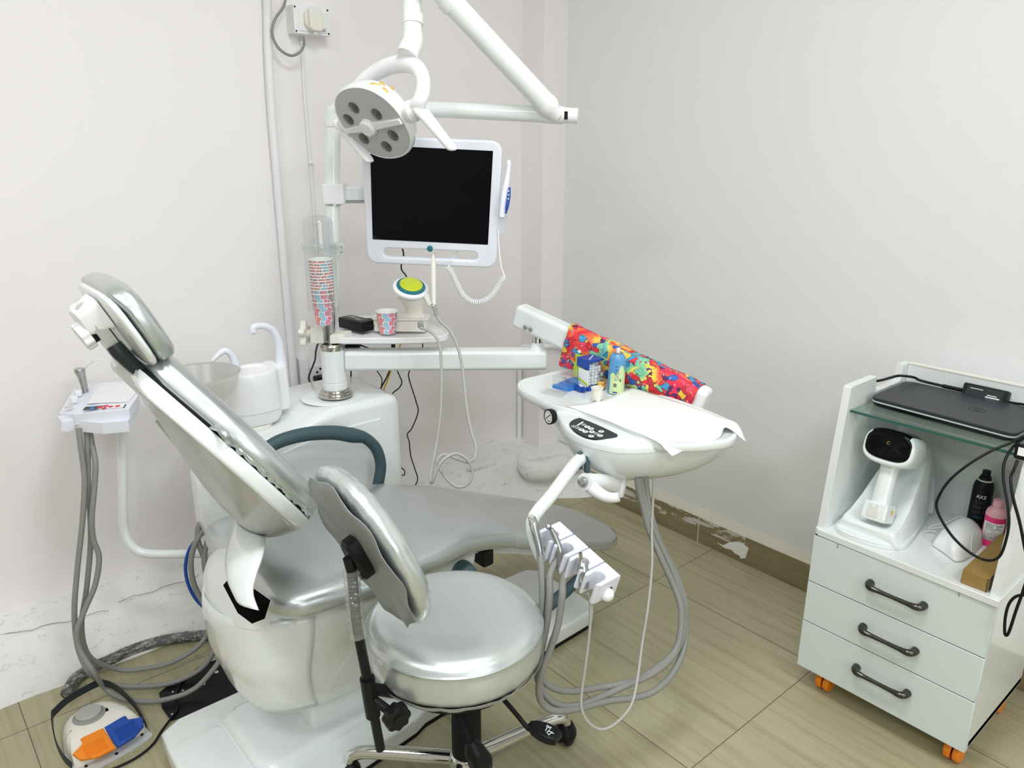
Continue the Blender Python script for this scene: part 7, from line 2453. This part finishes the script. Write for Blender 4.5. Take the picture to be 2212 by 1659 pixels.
obj(MB().tube([(2.13, 0.735, 0.843), (2.1280, 0.7890, 0.8450), (2.1200, 0.8050, 0.8520), (2.0900, 0.8170, 0.8590), (2.0500, 0.8220, 0.8660), (2.03, 0.85, 0.852), (2.0, 0.866, 0.846), (1.985, 0.870, 0.82), (1.98, 0.872, 0.76)], 0.0035, n=8), 'cord', M_BLACK, t)
obj(MB().tube([(2.13, 0.578, 0.838), (2.128, 0.56, 0.84), (2.122, 0.54, 0.843), (2.118, 0.51, 0.838)], 0.0035, n=8), 'output_cord', M_BLACK, t)

# ------------------------------------------------------------------ hand-held x-ray unit in its stand
XS = thing('scanner_stand', 'white sloping cradle stand on the trolley shelf', 'stand', (1.95, 0.74, 0.496))
zc = 0.4962
bp = [(1.8470, 0.8360, 0.4970), (1.8000, 0.7960, 0.4970), (1.7920, 0.7410, 0.4970), (1.8130, 0.6810, 0.4970), (1.8530, 0.6560, 0.4970), (1.9330, 0.6590, 0.4970), (2.0670, 0.6710, 0.4970)]
fo = [(1.792, 0.79), (1.790, 0.70), (1.812, 0.66), (1.86, 0.652), (2.06, 0.672), (2.085, 0.70), (2.085, 0.79), (2.06, 0.822), (1.86, 0.828), (1.81, 0.822)]
fo = [(1.806, 0.815), (1.787, 0.78), (1.795, 0.71), (1.820, 0.668), (1.865, 0.656), (2.06, 0.690), (2.085, 0.71), (2.085, 0.79), (2.06, 0.825), (1.86, 0.829)]
fl_ = [(p.x, p.y) for p in catloop([(x, y, 0) for x, y in fo], 4)]
fc = (sum(p[0] for p in fl_) / len(fl_), sum(p[1] for p in fl_) / len(fl_))
mb = MB()
mb.loft([[(x, y, z) for x, y in scl(fl_, s, fc)] for z, s in ((zc, 0.002), (zc + 0.002, 0.0), (zc + 0.012, 0.0), (zc + 0.015, 0.004), (zc + 0.0155, 0.010))])
obj(mb, 'base', M_WHITE, XS)
YC2 = 0.742
mb = MB()
rings = []
for x, zt, w in ((1.812, zc + 0.034, 0.066), (1.82, zc + 0.042, 0.069), (1.835, zc + 0.045, 0.070), (1.86, zc + 0.052, 0.069), (1.90, zc + 0.078, 0.065), (1.95, zc + 0.125, 0.058), (2.0, zc + 0.170, 0.050), (2.03, zc + 0.188, 0.046), (2.045, zc + 0.180, 0.043), (2.062, zc + 0.12, 0.052), (2.072, zc + 0.03, 0.058)):
    dip = 0.022 if 1.86 <= x <= 2.01 else 0.0
    if x in (1.835,):
        dip = 0.004
    w0_ = w + 0.012 * (1 if x < 2.05 else 0)
    ring = [(x, YC2 - w0_ , zc + 0.012), (x, YC2 - w - 0.001, zt - 0.012), (x, YC2 - w + 0.003, zt - 0.002), (x, YC2 - w + 0.010, zt), (x, YC2 - w * 0.62, zt - dip * 0.45), (x, YC2 - w * 0.42, zt - dip), (x, YC2, zt - dip * 1.08), (x, YC2 + w * 0.42, zt - dip), (x, YC2 + w * 0.62, zt - dip * 0.45), (x, YC2 + w - 0.010, zt), (x, YC2 + w - 0.003, zt - 0.002), (x, YC2 + w + 0.001, zt - 0.012), (x, YC2 + w0_, zc + 0.012)]
    rings.append(ring)
mb.loft(rings)
obj(mb, 'cradle', M_WHITE, XS, ang=45)

XU = thing('xray_handset', 'white hand-held imaging gun with glossy black display resting on its sloping stand', 'imaging device', (1.9, 0.74, 0.53))
hq = Vector((1.905, 0.739, 0.722))
hd_ = Vector((0.93, -0.02, -0.30)).normalized()
XF_ = frame(hq, Vector((0, -1, 0)), hd_.cross(Vector((0, -1, 0))).normalized(), hd_)
XF_ = zframe(hq, hd_, (0, -1, 0))
sgn = 1 if (XF_.to_3x3() @ Vector((0, 1, 0))).z > 0 else -1
mb = MB(XF_)
mb.loft([[(a, b * sgn, z) for a, b in sup(hx, hy, 3.0, 40)] for z, hx, hy in ((-0.046, 0.050, 0.030), (-0.050, 0.056, 0.036), (-0.048, 0.0605, 0.042), (-0.04, 0.063, 0.045), (0.0, 0.062, 0.046), (0.04, 0.058, 0.045), (0.062, 0.050, 0.042))])
hs = obj(mb, 'head_shell', M_WHITE, XU, ang=60)
mb = MB(XF_)
mb.loft([[(a * 1.0, b * sgn + 0.004 * sgn, z) for a, b in sup(hx, hy, 3.0, 40)] for z, hx, hy in ((-0.0518, 0.046, 0.024), (-0.0525, 0.052, 0.031), (-0.0505, 0.0555, 0.0345), (-0.045, 0.057, 0.036))])
mb.M = XF_
ht = ((-0.0515, 0.0545, 0.0365), (-0.0505, 0.0575, 0.0392), (-0.048, 0.0605, 0.042), (-0.04, 0.063, 0.045), (-0.02, 0.0625, 0.0455), (0.0, 0.062, 0.046), (0.03, 0.059, 0.0452))
mb.grid([[(a, (hy * (1 - abs(a / hx) ** 3) ** (1 / 3) + 0.0007) * sgn, z) for z, hx, hy in ht] for a in [-0.046 + 0.092 * k / 12 for k in range(13)]])
obj(mb, 'display', M_SCREEN, XU, ang=60, label='glossy black wrap-over display')
mb = MB(XF_)
mb.tube([(0.0035 * math.cos(a), (-0.012 + 0.0035 * math.sin(a) * sgn) * 1, -0.0524) for a in [0.5 + 5.2 * k / 12 for k in range(13)]], 0.0005, n=5, sm=1)
obj(mb, 'power_symbol', M_GOLD, XU)
mb = MB(zframe(hq + hd_ * 0.06, hd_, (0, -1, 0)))
mb.loft([[(a, b, z) for a, b in sup(hx, hx, 2, 32)] for z, hx in ((0.0, 0.040), (0.002, 0.040), (0.003, 0.034), (0.085, 0.032), (0.088, 0.030))])
obj(mb, 'beam_cone', M_WHITE2, XU)
mb = MB()
hb0 = hq - Vector((0, 0, 0.035)) + hd_ * (-0.012)
hb1 = Vector((1.852, 0.735, 0.578))
mb.tube([hb0, hb0.lerp(hb1, 0.3), hb0.lerp(hb1, 0.7), hb1], [0.023, 0.0215, 0.0235, 0.0245], n=22)
obj(mb, 'grip', M_WHITE, XU, ang=60)
gdir = (hb1 - hb0).normalized()
bc_ = hb1 + gdir * 0.010
BXF = frame(bc_, Vector((0, -1, 0)), gdir.cross(Vector((0, -1, 0))).normalized(), gdir)
BXF = zframe(bc_, gdir, (0, -1, 0))
mb = MB(BXF)
mb.loft([[(a, b, z) for a, b in rrect(hx, hy, 0.008)] for z, hx, hy in ((-0.022, 0.028, 0.026), (-0.018, 0.031, 0.030), (0.018, 0.032, 0.032), (0.024, 0.030, 0.030))])
obj(mb, 'battery_foot', M_WHITE, XU)
fn = BXF.to_3x3() @ Vector((0, 1, 0))
sg2 = 1 if fn.x < 0 else -1
mb = MB(BXF @ (Matrix.Rotation(-PI / 2 * sg2, 4, 'X')))
tooth = [(-0.012, 0.014), (-0.006, 0.017), (0.0, 0.015), (0.006, 0.017), (0.013, 0.014), (0.014, 0.006), (0.011, -0.002), (0.010, -0.014), (0.006, -0.018), (0.003, -0.012), (0.0, -0.010), (-0.003, -0.012), (-0.006, -0.018), (-0.010, -0.014), (-0.011, -0.002), (-0.014, 0.006)]
tooth = [(p.x, p.y) for p in catloop([(x, -y * 1, 0) for x, y in tooth], 4)]
mb.prism(tooth, 0.028, 0.0335, 0.001)
obj(mb, 'tooth_emblem', M_TOOTH, XU, label='embossed tooth shape')
mb = MB(BXF)
mb.prism([(0, 0), (0.006, 0.0), (0.003, 0.010)], 0, 0.001)
mb.bm.clear()
mb.M = frame(bc_ + Vector((0.006, -0.0328, 0.004)), (1, 0, 0), (0, 0, 1), (0, -1, 0))
mb.prism([(-0.004, 0.006), (0.004, 0.006), (-0.001, -0.009)], -0.001, 0.0006)
obj(mb, 'warning_mark', M_LABEL, XU)

# ------------------------------------------------------------------ bottles, mask, box
zs = 0.4965
aq = Vector((2.1380, 0.6190, 0.4960))
t = thing('black_spray_can', 'tall black aerosol can with white and grey lettering at the back of the trolley shelf', 'spray can', (2.10, 0.585, zs))
aM = Matrix.Translation((2.092, 0.583, zs))
obj(MB(aM).lathe([(0, 0), (0.0225, 0), (0.024, 0.003), (0.024, 0.118), (0.0215, 0.131), (0.017, 0.138), (0, 0.138)], 40), 'can', M_BLACK, t)
obj(MB(aM).lathe([(0.0155, 0.1365), (0.0178, 0.1385), (0.0178, 0.141), (0.0155, 0.142), (0.0155, 0.1365)], 32), 'ring', M_IVORY, t)
obj(MB(aM).lathe([(0, 0.138), (0.014, 0.138), (0.013, 0.150), (0.0095, 0.152), (0.0095, 0.165), (0, 0.166)], 28), 'cap', M_BLACK, t)
fd = Vector((-2.092, -0.583, 0)).normalized()


def curved_text(s, size, z, m, parent, name, R=0.0243, spread=1.0):
    base_a = math.atan2(fd.y, fd.x)
    n = len(s)
    for i, ch in enumerate(s):
        if ch == ' ':
            continue
        a = base_a + (i - (n - 1) / 2) * size * 0.70 * spread / R
        nrm = Vector((math.cos(a), math.sin(a), 0))
        tx = Vector((-math.sin(a), math.cos(a), 0))
        M_ = frame(aM @ Vector((0, 0, z)) + nrm * R, tx, Vector((0, 0, 1)), nrm)
        text(name, ch, size, M_, m, parent, 0.0004)


curved_text('AXE', 0.0135, 0.099, M_WINK, t, 'logo_lettering', spread=0.86)
curved_text('SIG', 0.0145, 0.084, M_DGREY2, t, 'lettering')
curved_text('NAT', 0.0145, 0.070, M_DGREY2, t, 'lettering')
curved_text('URE', 0.0145, 0.056, M_DGREY2, t, 'lettering')
mb = MB(aM)
for z_, w_ in ((0.045, 0.020), (0.041, 0.024)):
    for k in range(8):
        aa = math.atan2(fd.y, fd.x) + (k - 3.5) * w_ / 8 / 0.0241
        mb.box((0.0241 * math.cos(aa), 0.0241 * math.sin(aa), z_), (0.0005, w_ / 8, 0.0014), 0, Matrix.Rotation(aa, 4, 'Z'))
obj(mb, 'fine_print', M_TEALR, t)

t = thing('pink_bottle', 'bottle of bright pink liquid with printed label beside the black aerosol can', 'bottle', (2.045, 0.537, zs))
bM = Matrix.Translation((2.035, 0.528, zs))
obj(MB(bM).lathe([(0, 0), (0.022, 0), (0.0235, 0.003), (0.0235, 0.082), (0, 0.082)], 40), 'liquid', M_PINK, t)
obj(MB(bM).lathe([(0.0236, 0.080), (0.0236, 0.085), (0.021, 0.094), (0.014, 0.101), (0.0105, 0.104), (0.0105, 0.108), (0.0, 0.108)], 40), 'shoulder', M_PINKL, t)
obj(MB(bM).lathe([(0, 0.104), (0.0125, 0.104), (0.012, 0.119), (0.011, 0.121), (0, 0.121)], 28), 'cap', M_PINKL, t)
mb = MB(bM)
ba = math.atan2(fd.y, fd.x)
mb.grid([[(0.0238 * math.cos(ba + a), 0.0238 * math.sin(ba + a), z) for a in [-1.1 + 2.2 * k / 20 for k in range(21)]] for z in (0.018, 0.066)])
obj(mb, 'label', M_PAPER, t, solid=0.0003, ang=80)
mb = MB(bM)
rnd = random.Random(12)
for j in range(11):
    for k in range(10):
        if rnd.random() < (0.85 if j < 4 else 0.6):
            aa = ba - 0.75 + 1.5 * k / 9
            mb.box((0.0241 * math.cos(aa), 0.0241 * math.sin(aa), 0.062 - 0.004 * j), (0.0004, 0.0028, 0.0026 if j < 4 else 0.0012), 0, Matrix.Rotation(aa, 4, 'Z'))
obj(mb, 'label_print', M_GREY, t)

t = thing('face_mask', 'white folded respirator mask with ear loops lying on the trolley shelf', 'face mask', (1.95, 0.58, zs))
A_ = [(1.9120, 0.6190, 0.4980), (1.8930, 0.5820, 0.4980), (1.8740, 0.5470, 0.4980), (1.9190, 0.5340, 0.4980), (2.0020, 0.5370, 0.4980)]
B_m = [(1.9150, 0.6150, 0.5150), (1.9040, 0.5860, 0.5250), (1.8850, 0.5610, 0.5300), (1.9290, 0.5450, 0.5270), (2.0210, 0.5420, 0.5120)]
C_m = [(1.9580, 0.6170, 0.5250), (1.9480, 0.5940, 0.5420), (1.9440, 0.5750, 0.5470), (1.9780, 0.5590, 0.5420), (2.0340, 0.5500, 0.5220)]
D_m = [(2.0150, 0.6170, 0.5250), (2.0160, 0.6050, 0.5400), (2.0260, 0.5940, 0.5450), (2.0410, 0.5810, 0.5400), (2.0620, 0.5690, 0.5220)]
E_m = [(2.0930, 0.6270, 0.4980), (2.1100, 0.6220, 0.4980), (2.1230, 0.6150, 0.4980), (2.1250, 0.6030, 0.4980), (2.1170, 0.5860, 0.4980)]
rows = [catmull(r, 6) for r in (A_, B_m, C_m, D_m, E_m)]
cols = [catmull(list(c), 6) for c in zip(*rows)]
mb = MB()
mb.grid(cols)
obj(mb, 'mask_shell', M_PAPER, t, solid=0.0012, ang=35)
mb = MB()
sm_ = [cols[int(len(cols) * 0.42)][k] + Vector((-0.0012, -0.001, 0.001)) for k in range(2, 12)]
mb.tube(sm_, 0.0008, n=6, sm=1)
sm_ = [cols[int(len(cols) * 0.78)][k] + Vector((-0.0012, -0.001, 0.001)) for k in range(2, 12)]
mb.tube(sm_, 0.0006, n=6, sm=1)
obj(mb, 'seam', M_PAPER, t)
for pts in ([(2.0790, 0.5950, 0.5200), (2.0650, 0.6030, 0.5300), (2.0540, 0.6160, 0.5300), (2.0220, 0.6300, 0.5200), (1.9920, 0.6540, 0.5100), (1.9790, 0.6540, 0.5080), (1.9930, 0.6400, 0.5100), (2.0140, 0.6230, 0.5150)], [(1.9780, 0.6370, 0.5060), (1.9740, 0.6540, 0.5020), (1.9600, 0.6580, 0.4980), (1.9380, 0.6510, 0.4980), (1.9200, 0.6350, 0.4980), (1.9150, 0.6170, 0.4980)]):
    obj(MB().tube(pts, 0.0013, n=8), 'ear_loop', M_CUPW, t)

t = thing('cardboard_box', 'long brown cardboard box on the right of the trolley shelf', 'box', (1.94, 0.48, zs))
lf, rf_, lb = Vector((1.783, 0.5055, zs)), Vector((1.790, 0.4475, zs)), Vector((2.11, 0.509, zs))
bx_d = Vector((1, 0.02, 0)).normalized()
yd_ = Vector((-bx_d.y, bx_d.x, 0))
cF = frame(lf + Vector((0.002, 0, 0)), bx_d, yd_, (0, 0, 1))
obj(MB(cF).box((0.165, -0.0275, 0.0175), (0.33, 0.055, 0.035), 0.001, None, 1), 'carton', M_CARD, t)
mb = MB(cF)
mb.box((0.165, -0.0275, 0.0353), (0.328, 0.053, 0.0008))
obj(mb, 'flap', M_CARD, t)
mb = MB(cF)
mb.box((-0.0004, -0.053, 0.017), (0.0012, 0.002, 0.034))
mb.box((0.02, -0.0552, 0.031), (0.04, 0.0006, 0.003))
obj(mb, 'flap_slit', M_INK, t)

# charger with its hanging lead at the right edge of the trolley
t = thing('plug_adapter', 'black inline adapter with white label hanging at the right end of the glass shelf', 'power adapter', (1.8300, 0.4540, 0.8200))
hc = Vector((1.8150, 0.4490, 0.8280))
obj(MB(frame(hc, Vector((0.1, -1, 0)).normalized(), Vector((1, 0.1, 0)).normalized(), (0, 0, 1))).box((0.004, 0, 0.002), (0.034, 0.02, 0.034), 0.006), 'body', M_BLACK, t)
mb = MB(frame(hc, Vector((0.1, -1, 0)).normalized(), Vector((1, 0.1, 0)).normalized(), (0, 0, 1)))
mb.box((0.006, -0.0104, 0.005), (0.024, 0.0008, 0.018))
obj(mb, 'label', M_PAPER, t)
mb = MB()
mb.tube([(1.8100, 0.4500, 0.8660), (1.8000, 0.4710, 0.8460), (1.7800, 0.4970, 0.8250), (1.7550, 0.5280, 0.7890), (1.7400, 0.5530, 0.7480), (1.7350, 0.5660, 0.7070), (1.7350, 0.5670, 0.6810), (1.7350, 0.5510, 0.6530), (1.7350, 0.5230, 0.6240), (1.7350, 0.4900, 0.6040), (1.7350, 0.4610, 0.5970), (1.7350, 0.4410, 0.6020), (1.7350, 0.4280, 0.6190), (1.7370, 0.4240, 0.6540), (1.7400, 0.4260, 0.6950), (1.7500, 0.4380, 0.7310), (1.7700, 0.4590, 0.7710), (1.7850, 0.4690, 0.8000), (1.8000, 0.4690, 0.8230), (1.8100, 0.4610, 0.8460), (1.8200, 0.4500, 0.8610)], 0.003, n=8)
obj(mb, 'lead', M_BLACK, t, ang=60)
mb = MB()
mb.tube([(1.8050, 0.4510, 0.8120), (1.7900, 0.4500, 0.7950), (1.7700, 0.4470, 0.7800), (1.7550, 0.4320, 0.7470), (1.7500, 0.4110, 0.7030), (1.7500, 0.3940, 0.6560), (1.7520, 0.3770, 0.6030), (1.7520, 0.3770, 0.5580), (1.7520, 0.3820, 0.4990), (1.7520, 0.3850, 0.4510), (1.7520, 0.3880, 0.4350), (1.7520, 0.3930, 0.4390), (1.7520, 0.3980, 0.4740), (1.7520, 0.3970, 0.5090), (1.7520, 0.3870, 0.5330), (1.7520, 0.3680, 0.5460)], 0.0032, n=8)
obj(mb, 'hanging_lead', M_BLACK, t, ang=60)
